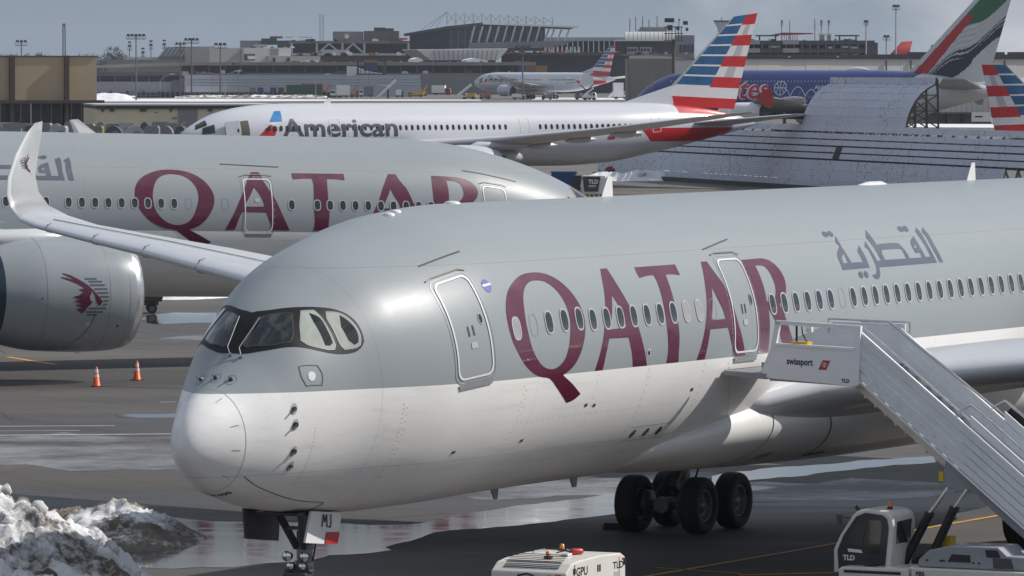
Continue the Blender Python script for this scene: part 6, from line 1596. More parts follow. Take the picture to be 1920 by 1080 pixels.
for x0, x1 in ((1707, 1738), (1748, 1778), (1868, 1884), (1895, 1990)): b.box('raised_part', DARK_GREY, x0, x1, 97.5, 103, 0.1, 10)
for x in (1478, 1569, 1750): b.box('roof_unit', FAR_WHITE, x, x + 4, 105.5, 107.5, -1, 1)

b = Bld('parking_deck', 'stacked dark parking decks with pale panels and canopies on top', 1390, 1662, 1750, 'parking deck')
for y0, y1 in ((76, 83.5), (91, 99), (104.5, 113)): b.box('deck', DARK_GREY, 1392, 1640, y0, y1, 0, 30)
for y0, y1 in ((83.5, 91), (99, 104.5)): b.box('void', VOID, 1392, 1640, y0, y1, 4, 4)
for x0 in (1395, 1468):
    for y0 in (75.2, 90.6): b.box('pale_panel', M('pink_grey_panel', (0.36, 0.33, 0.33), 0.8), x0 - (4 if x0 < 1400 else 0), x0 + 30, y0, y0 + 8, -0.4, 0.4)
for i in range(17): b.box('column', MID_GREY, 1398 + i * 15, 1400 + i * 15, 83, 104, 0.4, 0.8)
for x, w2, y in ((1441, 22, 85.5), (1577, 14, 86), (1596, 12, 87), (1553, 8, 87), (1577, 12, 101), (1598, 10, 101), (1552, 7, 102)):
    b.box('parked_item', FAR_WHITE, x, x + w2, y, y + 4, 1.0, 2.2)
for x0, x1 in ((1418, 1460), (1568, 1611)):
    c_ = b.box('canopy', DARK_GREY, x0, x1, 65.5, 68, 2, 8)
    for x in (x0 + 5, x1 - 7): b.box('canopy_post', DARK_GREY, x, x + 2.5, 68, 76.5, 4, 1, c_)
b.prism('red_frame', M('red_steel', (0.33, 0.035, 0.04), 0.6), [(1446, 65), (1470, 61), (1524, 62), (1524, 64), (1470, 66)], 6, 3)
for i in range(8): b.box('red_post', M('red_steel', (0.33, 0.035, 0.04), 0.6), 1466 + i * 4, 1467 + i * 4, 66, 76, 6, 0.4)
b.box('tank', M('cream_tank', (0.44, 0.36, 0.18), 0.6), 1537, 1546, 65, 76, 5, 2); b.box('tank', M('cream_tank', (0.44, 0.36, 0.18), 0.6), 1551, 1558, 65, 76, 5, 2); b.box('tank_top', FAR_WHITE, 1535, 1560, 63, 65.5, 4.8, 2.4)
b.box('end_tower', DARK_GREY, 1622, 1646, 80, None, -1, 12)

b = Bld('corrugated_hangar', 'grey corrugated hangar wall on brown piers behind the flag-painted tail', 1735, 1990, 1130)
b.e.rotation_euler.z = rad(14)
b.box('upper_wall', M('corrugated_grey', (0.46, 0.45, 0.43), 0.7, var=0.1, scale=0.4), 1735, 1990, 150, 212, 0, 30)
for i in range(24): b.box('rib', LIGHT_GREY, 1738 + i * 10.5, 1739.5 + i * 10.5, 150, 211, -0.25, 0.25)
b.box('beam', DARK_GREY, 1735, 1990, 210.5, 213.5, -0.5, 1); b.box('lower_wall', M('brown_block_wall', (0.24, 0.20, 0.165), 0.85, var=0.15, scale=0.4), 1735, 1990, 213, None, 2, 20)
for i in range(8): b.box('pier', M('slate_pier', (0.07, 0.075, 0.10), 0.7), 1742 + i * 31, 1747 + i * 31, 213, None, 0.5, 1.2)

# roof plant, parked vans and site clutter along the terminals: small parts of the buildings they stand on
rc = random.Random(21)
CL = [FAR_WHITE, LIGHT_GREY, MID_GREY, DARK_GREY, FAR_WHITE, LIGHT_GREY, M('site_orange', (0.42, 0.12, 0.05), 0.7), M('site_rust', (0.22, 0.12, 0.09), 0.8), M('site_blue', (0.04, 0.07, 0.18), 0.6)]
def clutter(bname, px0, px1, ybase, Y, n, hmin, hmax, wmin, wmax, name):
    o = next(q for q in bpy.data.objects if q.name.split('.')[0] == bname and q.parent is None)
    inv = (Matrix.Translation(o.location) @ Matrix.Rotation(o.rotation_euler.z, 4, 'Z')).inverted()
    for i in range(n):
        px = rc.uniform(px0, px1); h, w = rc.uniform(hmin, hmax), rc.uniform(wmin, wmax); a, c = at(px, ybase, Y), at(px + w, ybase - h, Y)
        p = inv @ Vector((a.x, Y, a.z)); ww = c.x - a.x
        MB().box(0, ww, 0, 1.6, 0, c.z - a.z).box(ww * 0.2, ww * 0.7, 0.3, 1.0, c.z - a.z, (c.z - a.z) * 1.25).build(name, rc.choice(CL), o, 0, p)
clutter('terminal_wing', 545, 765, 77, 2438, 16, 1.5, 4.5, 4, 12, 'roof_unit')
clutter('terminal_wing', 548, 790, 104, 2425, 22, 2, 6, 4, 14, 'site_box')
clutter('roadway_viaduct', 445, 1000, 117.5, 2252, 34, 1.6, 4.0, 4, 12, 'parked_van')
clutter('roadway_viaduct', 350, 1000, 138, 2246, 22, 2.0, 6.0, 4, 14, 'stored_box')
clutter('white_hall', 400, 545, 90, 2375, 8, 1, 3, 3, 9, 'roof_unit')
clutter('concourse', 1025, 1235, 99, 2394, 16, 1.5, 4, 3, 9, 'baggage_box')
clutter('main_terminal', 945, 1080, 98.5, 2330, 12, 2, 6, 3, 9, 'site_box')
clutter('parking_deck', 1398, 1635, 76, 1752, 16, 1, 3.5, 4, 9, 'roof_unit')
clutter('barrel_roof_terminal', 1155, 1300, 101.5, 2366, 12, 2, 5, 3, 8, 'service_box')

# ------------------------------------------------------------------ masts and lamp posts
POLE = M('pole_steel', (0.085, 0.08, 0.08), 0.6, var=0.15); POLE_PALE = M('pole_galvanised', (0.34, 0.35, 0.37), 0.5, var=0.1); LAMP = M('lamp_housing', (0.03, 0.03, 0.032), 0.5)
def flood_mast(px, ytop, ybase, label, w=36, rows=1, heads=5, Y=None, group=None, pale=False):
    Y = Y or ground_at(px, ybase).y; p = at(px, ytop, Y); k = Y / FPX
    T = empty('floodlight_mast', (p.x, Y, 0), random.uniform(-0.1, 0.1), 0, label, 'light mast', group); h = p.z; W = w * k
    r = max(0.22, 0.9 * k); mt = POLE_PALE if pale else POLE
    MB().cyl((0, 0, 0), (0, 0, h), r * 1.3, r * 0.8, 8).build('pole', mt, T)
    if heads:
        m = MB().bar((-W / 2, 0, h - 0.6), (W / 2, 0, h - 0.6), 0.3 * k * 5, 0.25).bar((-W / 2, 0, h - 9 * k), (W / 2, 0, h - 9 * k), 0.3 * k * 5, 0.25)
        n = max(3, int(w / 4))
        for i in range(n + 1): m.bar((-W / 2 + W * i / n, 0, h - 9 * k), (-W / 2 + W * i / n, 0, h - 0.6), 0.12, 0.12)
        m.build('platform', mt, T)
        for j in range(rows):
            for i in range(heads):
                x = -W / 2 + W * (i + 0.5) / heads
                MB().prism([(-0.5 * k * 6, 0), (0.5 * k * 6, 0), (0.35 * k * 6, 0.55 * k * 6), (-0.35 * k * 6, 0.55 * k * 6)], 0, x - W / heads * 0.36, x + W / heads * 0.36).build('floodlight', LAMP, T, 0, (0, 0, h - 0.5 + j * 6 * k))
    return T
flood_mast(255, 64, 188, 'tall floodlight mast with the widest lamp rack, right of the brick building', 36, 1, 5)
flood_mast(338, 80, 183, 'floodlight mast with a low lamp rack, left of the tallest pair', 20, 1, 3)
flood_mast(359, 72, 183, 'floodlight mast with pale tilted lamps, beside the lower one', 28, 1, 4)
flood_mast(413, 81, 183, 'slim floodlight mast in front of the ribbed hangar', 24, 1, 3)
flood_mast(40, 76, 150, 'small floodlight rack rising above the brick building roof', 22, 1, 3, Y=2300)
for px, yt, nm in ((243, 85, 'leftmost'), (283, 83, 'third'), (308, 82, 'rightmost'), (268, 97, 'shortest')): flood_mast(px, yt, 120, nm + ' thin distant lamp mast on the skyline left of the ribbed hangar', 8, 2, 1, Y=2900, group='thin distant lamp masts')
flood_mast(1343, 95, 150, 'squat floodlight rack at the skyline behind the flag-painted tail', 1, 1, 0, Y=1900)
flood_mast(1760, 84, 112, 'wide floodlight rack above the dark parapet', 30, 1, 4, Y=1600)
flood_mast(1790, 68, 112, 'small twin lamp mast right of the wide floodlight rack', 12, 1, 2, Y=2000)
for i, (px, yt, yb) in enumerate(((1466, 38, 76), (1481, 38, 76), (1528, 35, 76), (1540, 38, 76), (1554, 38, 76))): flood_mast(px, yt, yb, ('first', 'second', 'third', 'fourth', 'fifth')[i] + ' thin pole from the left above the parking deck', 4, 1, 1 if i in (0, 3, 4) else 0, Y=1790, group='thin poles above the parking deck', pale=True)
flood_mast(1624, 38, 113, 'tall pale mast with a small head above the dark parapet', 9, 1, 2, Y=1700, pale=True)
flood_mast(1662, 66, 113, 'shorter pale mast with twin lamps near the tallest one', 13, 1, 2, Y=1700, pale=True)
flood_mast(1680, 9, 113, 'tallest pale mast with a flat head at the right, reaching near the top edge', 15, 1, 2, Y=1700, pale=True)
flood_mast(980, 86, 186, 'dark floodlight mast standing before the small far airliner', 30, 1, 4)
for px, nm in ((1181, 'first'), (1192, 'second'), (1205, 'third'), (1217, 'fourth'), (1232, 'fifth')): flood_mast(px, 30 + (px % 7), 66, nm + ' from left faint aerial rod above the barrel-roofed terminal', 2, 1, 0, Y=2480, group='faint aerial rods')
def beacon_tower():
    p = at(120, 44, 2500); T = empty('beacon_tower', (p.x, 2500, 0), 0, 0, 'dark tower with a yellow top behind the brick building', 'tower')
    m = MB()
    for dx in (-0.6, 0.6): m.bar((dx, 0, 0), (dx * 0.8, 0, p.z - 1.5), 0.4, 0.4)
    for i in range(20): z = 6 + i * (p.z - 8) / 20; m.bar((-0.6, 0, z), (0.6, 0, z + 1.2), 0.2, 0.2)
    m.build('shaft', POLE, T); MB().box(-0.7, 0.7, -0.6, 0.6, p.z - 1.6, p.z).build('head', M('ochre_head', (0.35, 0.22, 0.05), 0.6), T)
beacon_tower()
def twin_mast():
    p = at(603, 27, 2600); T = empty('radio_mast', (p.x, 2600, 0), 0, 0, 'pair of thin lattice radio masts behind the terminal wing', 'mast')
    for dx in (-0.6, 0.7):
        m = MB()
        for q in (-0.3, 0.3): m.bar((dx + q, 0, 0), (dx + q, 0, p.z), 0.14, 0.14)
        for i in range(26): z = 8 + i * (p.z - 8) / 26; m.bar((dx - 0.3, 0, z), (dx + 0.3, 0, z + (p.z - 8) / 26), 0.1, 0.1)
        m.build('lattice', POLE_PALE, T)
twin_mast()
def cluster_mast():
    Y = 1180; p = at(1263, 36, Y); T = empty('floodlight_mast', (p.x, Y, 0), 0, 0, 'dark floodlight mast with clustered lamps just left of the striped fin', 'light mast'); k = Y / FPX; h = p.z
    MB().cyl((0, 0, 0), (0, 0, at(1263, 74, Y).z), 0.45, 0.32, 10).build('pole', M('green_grey_pole', (0.07, 0.075, 0.055), 0.6), T)
    z0 = at(1263, 75, Y).z; m = MB().box(-18 * k, 18 * k, -0.8, 0.8, z0 - 0.15, z0)
    for x in (-15, -9, -3, 3, 9, 15): m.bar((x * k, 0, z0), (x * k * 0.95, 0, z0 + 26 * k), 0.16, 0.16)
    for z in (12, 24): m.bar((-18 * k, 0, z0 + z * k), (18 * k, 0, z0 + z * k), 0.16, 0.16)
    m.build('platform', M('green_grey_pole', (0.07, 0.075, 0.055), 0.6), T)
    for (x, y, w, hh) in ((-8, 38, 18, 8), (-7, 52, 10, 10), (22, 43, 9, 7), (25, 55, 5, 6), (8, 53, 6, 7)):
        q = at(1263 + x, y, Y); MB().prism([(-0.5, 0), (0.5, 0), (0.3, hh * k), (-0.3, hh * k)], 0, -w * k / 2, w * k / 2).build('floodlight', LAMP, T, 0, (x * k, -0.3, q.z - hh * k * 0.5))
    MB().cyl((10 * k, 0, z0 + 26 * k), (10 * k, 0, z0 + 36 * k), 0.08).build('lamp_rod', POLE, T); MB().box(9 * k, 12 * k, -0.15, 0.15, z0 + 36 * k, z0 + 40 * k).build('warning_light', RED, T)
cluster_mast()
def street_lamp(px, ytop, ybase, label, side=1):
    p = ground_at(px, ybase); h = at(px, ytop, p.y).z; k = p.y / FPX
    T = empty('street_lamp', (p.x, p.y, 0), 0, 0, label, 'street lamp', 'curved street lamps beyond the apron')
    m = MB().cyl((0, 0, 0), (0, 0, h * 0.72), 0.16, 0.12, 6); m.tube([(0, 0, h * 0.7), (side * 8 * k, 0, h * 0.9), (side * 20 * k, 0, h)], 0.12, 6); m.build('pole', POLE_PALE, T)
    MB().box(side * 20 * k - 0.3, side * 20 * k + side * 8 * k, -0.25, 0.25, h - 0.1, h + 0.15).build('lamp_head', FAR_WHITE, T)
for px, yt, yb, nm in ((205, 138, 178, 'pale curved street lamp above the snow mound'), (300, 139, 183, 'pale curved street lamp between two floodlight masts'), (592, 139, 184, 'pale curved street lamp before the far green container'), (422, 133, 184, 'pale curved street lamp at the left end of the far fence'), (632, 141, 184, 'thin street lamp right of the far green container'), (953, 150, 186, 'thin street lamp before the far airliner engine'), (1042, 145, 186, 'thin street lamp before the far airliner rear'), (829, 124, 150, 'street lamp on the roadway left of the far airliner')):
    street_lamp(px, yt, yb, nm, 1 if px != 829 else -1)
def guard_rail(px0, px1, py, label):
    a, b = ground_at(px0, py), ground_at(px1, py); R = empty('guard_rail', (a.x, a.y, 0), 0, 0, label, 'fence'); n = int((px1 - px0) / 26)
    for z in (0.9, 1.8): MB().bar((0, 0, z), (b.x - a.x, b.y - a.y, z), 0.2, 0.35).build('rail', MID_GREY, R)
    for i in range(n + 1): t = i / n; MB().box((b.x - a.x) * t - 0.35, (b.x - a.x) * t + 0.35, -0.2, 0.2, 0, 2.4).build('post', DARK_GREY, R)
guard_rail(178, 300, 183, 'low dark guard rail across the snow right of the brick building')
def far_fence(px0, px1, py, h, label):
    a, b = ground_at(px0, py), ground_at(px1, py); R = empty('security_fence', (a.x, a.y, 0), 0, 0, label, 'fence'); n = int((px1 - px0) / 9)
    MB().box(0, b.x - a.x, 0, 0.15, 0, h).build('mesh_panel', VOID, R)
    for i in range(n + 1): t = i / n; MB().box((b.x - a.x) * t - 0.15, (b.x - a.x) * t + 0.15, -0.25, 0, 0, h + 0.3).build('post', MID_GREY, R)
far_fence(255, 640, 183, 1.9, 'dark security fence along the far taxiway edge')

# ------------------------------------------------------------------ winter trees on the skyline: one mass, and one tree apart
def twig_mesh(name, clumps, mat, per=90, size=1.0):
    V, Fc = [], []
    for (x, y, z0, r, h) in clumps:
        for i in range(per):
            t = random.random(); a = random.uniform(0, 6.28); rr = r * math.sqrt(random.random()) * (0.35 + 0.9 * math.sin(math.pi * min(1, 0.15 + t * 0.8)))
            p = Vector((x + rr * math.cos(a), y + rr * math.sin(a), z0 + h * (0.15 + 0.85 * t))); d = Vector((random.uniform(-1, 1), random.uniform(-.5, .5), random.uniform(0.2, 1.2))).normalized() * size * random.uniform(0.6, 1.8); w = Vector((d.z, 0, -d.x)).normalized() * 0.10 * size
            k = len(V); V += [tuple(p - w), tuple(p + w), tuple(p + d)]; Fc.append((k, k + 1, k + 2))
        k = len(V); V += [(x - .25, y, 0), (x + .25, y, 0), (x, y, z0 + h * 0.8)]; Fc.append((k, k + 1, k + 2))
    me = bpy.data.meshes.new(name); me.from_pydata(V, [], Fc); me.materials.append(mat); return me
TWIG = M('bare_twigs', (0.085, 0.072, 0.072), 0.9, var=0.3, scale=0.05)
cl = []
for i in range(170):
    px = random.uniform(-60, 330); Y = random.uniform(2900, 3300); p = at(px, 100, Y); cl.append((p.x, Y, 0, random.uniform(3.0, 5.0), random.uniform(11, 17) * (1.0 if px < 240 else 0.85)))
tag(link('distant_wood', twig_mesh('distant_wood', cl, TWIG, 110, 1.5)), 'band of bare winter trees on the left skyline', 'trees', kind='stuff')
p = at(213, 100, 2850); tr = empty('bare_tree', (p.x, 2850, 0), 0, 0, 'single round bare tree standing above the left skyline', 'tree')
MB().cyl((0, 0, 0), (0, 0, 9), 0.5, 0.25, 8).build('trunk', TWIG, tr)
m = MB()
for i in range(16):
    a = i * 2.4; m.cyl((0, 0, 6 + (i % 5)), (3.2 * math.cos(a), 3.2 * math.sin(a), 12 + (i % 6)), 0.16, 0.05, 5)
m.build('limbs', TWIG, tr)
link('crown', twig_mesh('crown', [(0, 0, 6, 5.5, 14), (-2.2, 0, 6, 4.0, 11), (2.4, 0, 6, 4.0, 11)], TWIG, 420, 1.1), tr)
# low line of far sheds and trees along the whole horizon behind the buildings
cl = []
for i in range(220):
    px = random.uniform(330, 2000); Y = random.uniform(3400, 3800); p = at(px, 100, Y); cl.append((p.x, Y, 0, random.uniform(3.0, 5.5), random.uniform(9, 14)))
tag(link('distant_wood', twig_mesh('distant_wood', cl, TWIG, 60, 1.8)), 'low belt of bare trees far behind the terminals', 'trees', kind='stuff')

# ------------------------------------------------------------------ vehicles and containers far across the apron
def truck(px0, px1, ytop, ybase, body, cabm, label, cab_left=True, group='service vehicles around the far airliner', Y=None, kind='box'):
    Yd = Y or ground_at((px0 + px1) / 2, ybase).y; a, b_ = at(px0, ybase, Yd), at(px1, ybase, Yd); h = at(px0, ytop, Yd).z; L = b_.x - a.x
    T = empty('service_vehicle', ((a.x + b_.x) / 2, Yd, 0), random.uniform(-0.25, 0.25), 0, label, 'vehicle', group); s = -1 if cab_left else 1; w = min(1.15, L * 0.3)
    c0, c1 = (-L / 2, -L / 2 + L * 0.28) if cab_left else (L / 2 - L * 0.28, L / 2)
    b0, b1 = (-L / 2 + L * 0.30, L / 2) if cab_left else (-L / 2, L / 2 - L * 0.30)
    MB().box(-L / 2, L / 2, -w, w, 0.45, 0.75).build('chassis', DARK_METAL, T)
    hc = min(h * 0.8, 2.6)
    c = MB().prism([(c0, 0.6), (c1, 0.6), (c1, hc), (c0 + (0.0 if not cab_left else (c1 - c0) * 0.25), hc), (c0, hc * 0.62)] if cab_left else [(c0, 0.6), (c1, 0.6), (c1, hc * 0.62), (c1 - (c1 - c0) * 0.25, hc), (c0, hc)], 1, -w, w).build('cab', cabm, T)
    MB().box(c0 + 0.15, c1 - 0.15, -w - 0.02, -w, hc * 0.6, hc * 0.9).build('cab_window', GLASS, c)
    if kind == 'box': MB().box(b0, b1, -w, w, 0.8, h).build('body', body, T)
    elif kind == 'flat': MB().box(b0, b1, -w, w, 0.8, 1.2).box(b0, b1, -w * 0.6, w * 0.6, 1.2, h * 0.8).build('body', body, T)
    elif kind == 'boom':
        MB().box(b0, b1, -w, w, 0.8, h * 0.45).build('body', body, T); MB().bar((b0 + L * 0.1, 0, h * 0.45), (b1 + L * 0.1, 0, h * 1.15), 0.5, 0.5).build('boom', body, T)
    elif kind == 'scissor':
        m = MB()
        for yy in (-w * .8, w * .8): m.bar((b0, yy, 0.9), (b1, yy, h * 0.62), 0.25, 0.25).bar((b1, yy, 0.9), (b0, yy, h * 0.62), 0.25, 0.25)
        m.build('scissor_lift', DARK_METAL, T); MB().box(b0, b1, -w, w, h * 0.62, h).build('body', body, T)
    for x in (c0 + L * 0.12, b1 - L * 0.2 if cab_left else b0 + L * 0.2):
        for yy in (-w * 0.9, w * 0.9): wheel(T, (x, yy, 0.45), 0.45, 0.28)
    return T
VW, VO, VY, VR, VG, VGR = FAR_WHITE, M('vehicle_orange', (0.50, 0.13, 0.04), 0.5), M('vehicle_yellow', (0.55, 0.33, 0.04), 0.5), M('vehicle_red', (0.35, 0.04, 0.04), 0.5), M('vehicle_green', (0.02, 0.07, 0.055), 0.5), M('vehicle_grey', (0.16, 0.16, 0.17), 0.5)
for row in ((606, 618, 161, 182, VO, VO, 'orange hoist truck beside the long green container', True, 'boom'), (619, 656, 160, 183, VW, VW, 'white box truck right of the orange hoist truck', True, 'box'), (657, 672, 164, 183, VO, VR, 'orange loader with raised arm right of the white box truck', False, 'boom'), (674, 700, 162, 182, VGR, VW, 'white and grey tanker truck near the far boarding ramp', True, 'box'), (702, 726, 160, 180, VW, VW, 'white high box truck behind the boarding ramp foot', True, 'box'), (742, 757, 168, 183, VW, VGR, 'small white van beside the boarding ramp foot', False, 'box'), (765, 795, 170, 182, VY, VY, 'low yellow tractor in front of white sheeting', True, 'flat'), (790, 800, 162, 180, VY, VY, 'upright yellow lift truck left of the far airliner', True, 'boom'), (810, 846, 160, 178, VW, VR, 'white and red catering truck left of the far airliner stairs', False, 'box'), (868, 892, 172, 186, VY, VW, 'yellow and white baggage tug under the far airliner nose', True, 'flat'), (900, 920, 173, 186, VO, VY, 'orange belt loader under the far airliner', True, 'flat'), (960, 985, 176, 187, VW, VW, 'white service van under the far airliner wing', False, 'box'), (1016, 1036, 176, 187, VGR, VGR, 'dark tug under the far airliner rear', True, 'flat'), (1078, 1112, 142, 187, VW, VGR, 'catering truck with its white box raised on a scissor lift', True, 'scissor'), (1092, 1118, 168, 188, VW, VW, 'white cargo loader below the raised catering box', False, 'boom'), (1150, 1176, 155, 186, VW, VW, 'white airstairs truck left of the concrete hangar end', False, 'box'), (722, 790, 146, 168, DARK_GREY, VW, 'long dark boarding ramp truck before the far fence', True, 'flat')):
    truck(*row[:8], kind=row[8])
def far_stairs(xa, ya, xb, yb, Y, label):
    p, q = at(xa, ya, Y), at(xb, yb, Y); T = empty('boarding_stairs', (q.x, Y, 0), 0, 0, label, 'boarding stairs')
    MB().bar((0, 0, q.z), (p.x - q.x, 0, p.z), 1.4, 0.9).build('flight', FAR_WHITE, T); MB().bar((0, -0.8, q.z + 1.2), (p.x - q.x, -0.8, p.z + 1.2), 0.15, 0.15).build('handrail', MID_GREY, T); MB().box((p.x - q.x) * 0.55, (p.x - q.x) * 0.65, -0.6, 0.6, 0, (p.z + q.z) * 0.5).build('support', DARK_GREY, T)
far_stairs(884, 158, 852, 184, 1950, 'white boarding stairs at the nose of the far airliner'); far_stairs(742, 150, 706, 184, 1985, 'grey boarding ramp reaching up to the left of the far airliner'); far_stairs(1165, 160, 1138, 186, 1990, 'pale stairs beside the concrete hangar end')
def container(px0, px1, ytop, ybase, mat, label, Y=None, group='containers on the far apron'):
    Yd = Y or ground_at((px0 + px1) / 2, ybase).y; a, b_ = at(px0, ybase, Yd), at(px1, ybase, Yd); h = at(px0, ytop, Yd).z; L = b_.x - a.x
    T = empty('container', ((a.x + b_.x) / 2, Yd, 0), 0, 0, label, 'container', group)
    MB().box(-L / 2, L / 2, -1.2, 1.2, 0.1, h).build('body', mat, T)
    m = MB(); n = max(4, int(L / 0.9))
    for i in range(n): m.box(-L / 2 + L * (i + 0.2) / n, -L / 2 + L * (i + 0.6) / n, -1.26, -1.2, 0.3, h - 0.2)
    m.build('ribs', mat, T)
container(537, 604, 159, 181, VG, 'long dark green container on the far apron', 2030); container(565, 606, 157, 160, VR, 'red beam resting above the green container', 2036)
for i, (x, mt, nm) in enumerate(((475, MID_GREY, 'grey'), (489, M('uld_blue', (0.03, 0.06, 0.20), 0.5), 'blue'), (502, LIGHT_GREY, 'pale grey'), (513, M('uld_blue', (0.03, 0.06, 0.20), 0.5), 'second blue'), (528, M('uld_brown', (0.13, 0.10, 0.07), 0.6), 'brown'))):
    container(x - 6, x + 5, 164, 182, mt, nm + ' freight container in the short row left of the green one', 2035)
for i, (x0, x1, mt, nm) in enumerate(((972, 984, M('uld_blue', (0.03, 0.06, 0.20), 0.5), 'blue'), (985, 1002, M('rust_box', (0.20, 0.09, 0.06), 0.6), 'rusty'), (1003, 1026, M('ochre_box', (0.28, 0.14, 0.04), 0.6), 'ochre'))): container(x0, x1, 123, 136, mt, nm + ' freight box on the roadway above the far airliner', 2215, 'freight boxes on the roadway')

# equipment parked in rows in front of the brick building
EQ = [M('cart_cover_grey', (0.21, 0.215, 0.23), 0.5, var=0.15), M('cart_cover_pale', (0.36, 0.37, 0.38), 0.5, var=0.08), M('cart_cover_dark', (0.075, 0.08, 0.085), 0.5, var=0.2), M('cart_cover_olive', (0.20, 0.20, 0.08), 0.6, var=0.2)]
def covered_cart(px, ytop, w, mt, Y, dome, label, group):
    p = at(px, ytop, Y); k = Y / FPX; h = p.z; W = w * k
    T = empty('baggage_cart', (p.x, Y, 0), random.uniform(-0.2, 0.2), 0, label, 'cart', group)
    if dome: prof = [(-W / 2, 0.55)] + [(-W / 2 * math.cos(t), 0.55 + (h - 0.55) * math.sin(t)) for t in np.linspace(0.25, math.pi - 0.25, 9)] + [(W / 2, 0.55)]
    else: prof = [(-W / 2, 0.55), (-W / 2, h * 0.9), (-W / 2 + 0.2, h), (W / 2 - 0.2, h), (W / 2, h * 0.85), (W / 2, 0.55)]
    c = MB().prism(prof, 1, -0.9, 0.9).build('cover', mt, T); MB().prism([(a * 0.5 + W * 0.12, 0.6 + (b_ - 0.55) * 0.55) for a, b_ in prof], 1, -0.93, -0.9).build('side_flap', EQ[0], c); MB().box(-W / 2, W / 2, -0.85, 0.85, 0.4, 0.55).build('frame', DARK_METAL, T)
    for x in (-W * 0.35, W * 0.35):
        for y in (-0.75, 0.75): wheel(T, (x, y, 0.25), 0.25, 0.15)
random.seed(11)
ORD = ['first', 'second', 'third', 'fourth', 'fifth', 'sixth', 'seventh', 'eighth', 'ninth', 'tenth', 'eleventh', 'twelfth', 'thirteenth', 'fourteenth', 'fifteenth']
for i in range(15):
    covered_cart(4 + i * 26.5 + random.uniform(-5, 5), random.uniform(227, 232), random.uniform(20, 34), EQ[random.choice((0, 0, 2, 1))], 905 + random.uniform(0, 12), i % 3 == 1, ORD[i] + ' covered cart from the left in the back row before the brick building', 'covered carts, back row')
for i, (px, w, mt, dome, nm) in enumerate(((22, 34, 0, False, 'boxy grey covered cart at the left end of the front row'), (62, 30, 2, False, 'dark covered cart second in the front row'), (115, 22, 1, False, 'pale cart with a square dark opening in the front row'), (150, 26, 2, True, 'dark rounded cart left of the small antenna fin'), (182, 24, 3, False, 'olive covered cart right of the small antenna fin'), (214, 34, 2, True, 'dark domed cart in the front row'), (252, 40, 1, True, 'large pale domed cart in the front row'), (286, 26, 0, False, 'grey boxy cart right of the pale domed one'), (312, 28, 0, True, 'grey domed cart near the white airliner nose'), (340, 26, 2, True, 'dark domed cart at the white airliner nose'))):
    covered_cart(px, 236 if i else 230, w, EQ[mt], 868 + (i % 3) * 5, dome, nm, 'covered carts, front row')
# ------------------------------------------------------------------ things on the apron near the camera
A_M = Matrix.Translation((-6.471, 110.93, 0)) @ Matrix.Rotation(A_ROT, 4, 'Z')
STAIR_WHITE = M('stair_white_paint', (0.80, 0.80, 0.82), 0.42, var=0.05, scale=1.5)
STAIR_ALU = M('stair_aluminium', (0.70, 0.725, 0.77), 0.40, metal=0.0, var=0.08, scale=2.0)
STAIR_BEIGE = M('stair_underside', (0.56, 0.54, 0.49), 0.6, var=0.12)
TRUCK_GREY = M('truck_grey_paint', (0.27, 0.285, 0.315), 0.45, var=0.06)
TRUCK_WHITE = M('truck_white_paint', (0.66, 0.64, 0.60), 0.38, coat=0.2, var=0.05)
NAVY = M('dark_navy_panel', (0.018, 0.022, 0.034), 0.35, coat=0.3)
CLEAR = glass_mat('cab_glass', (0.030, 0.032, 0.034), 0.05)

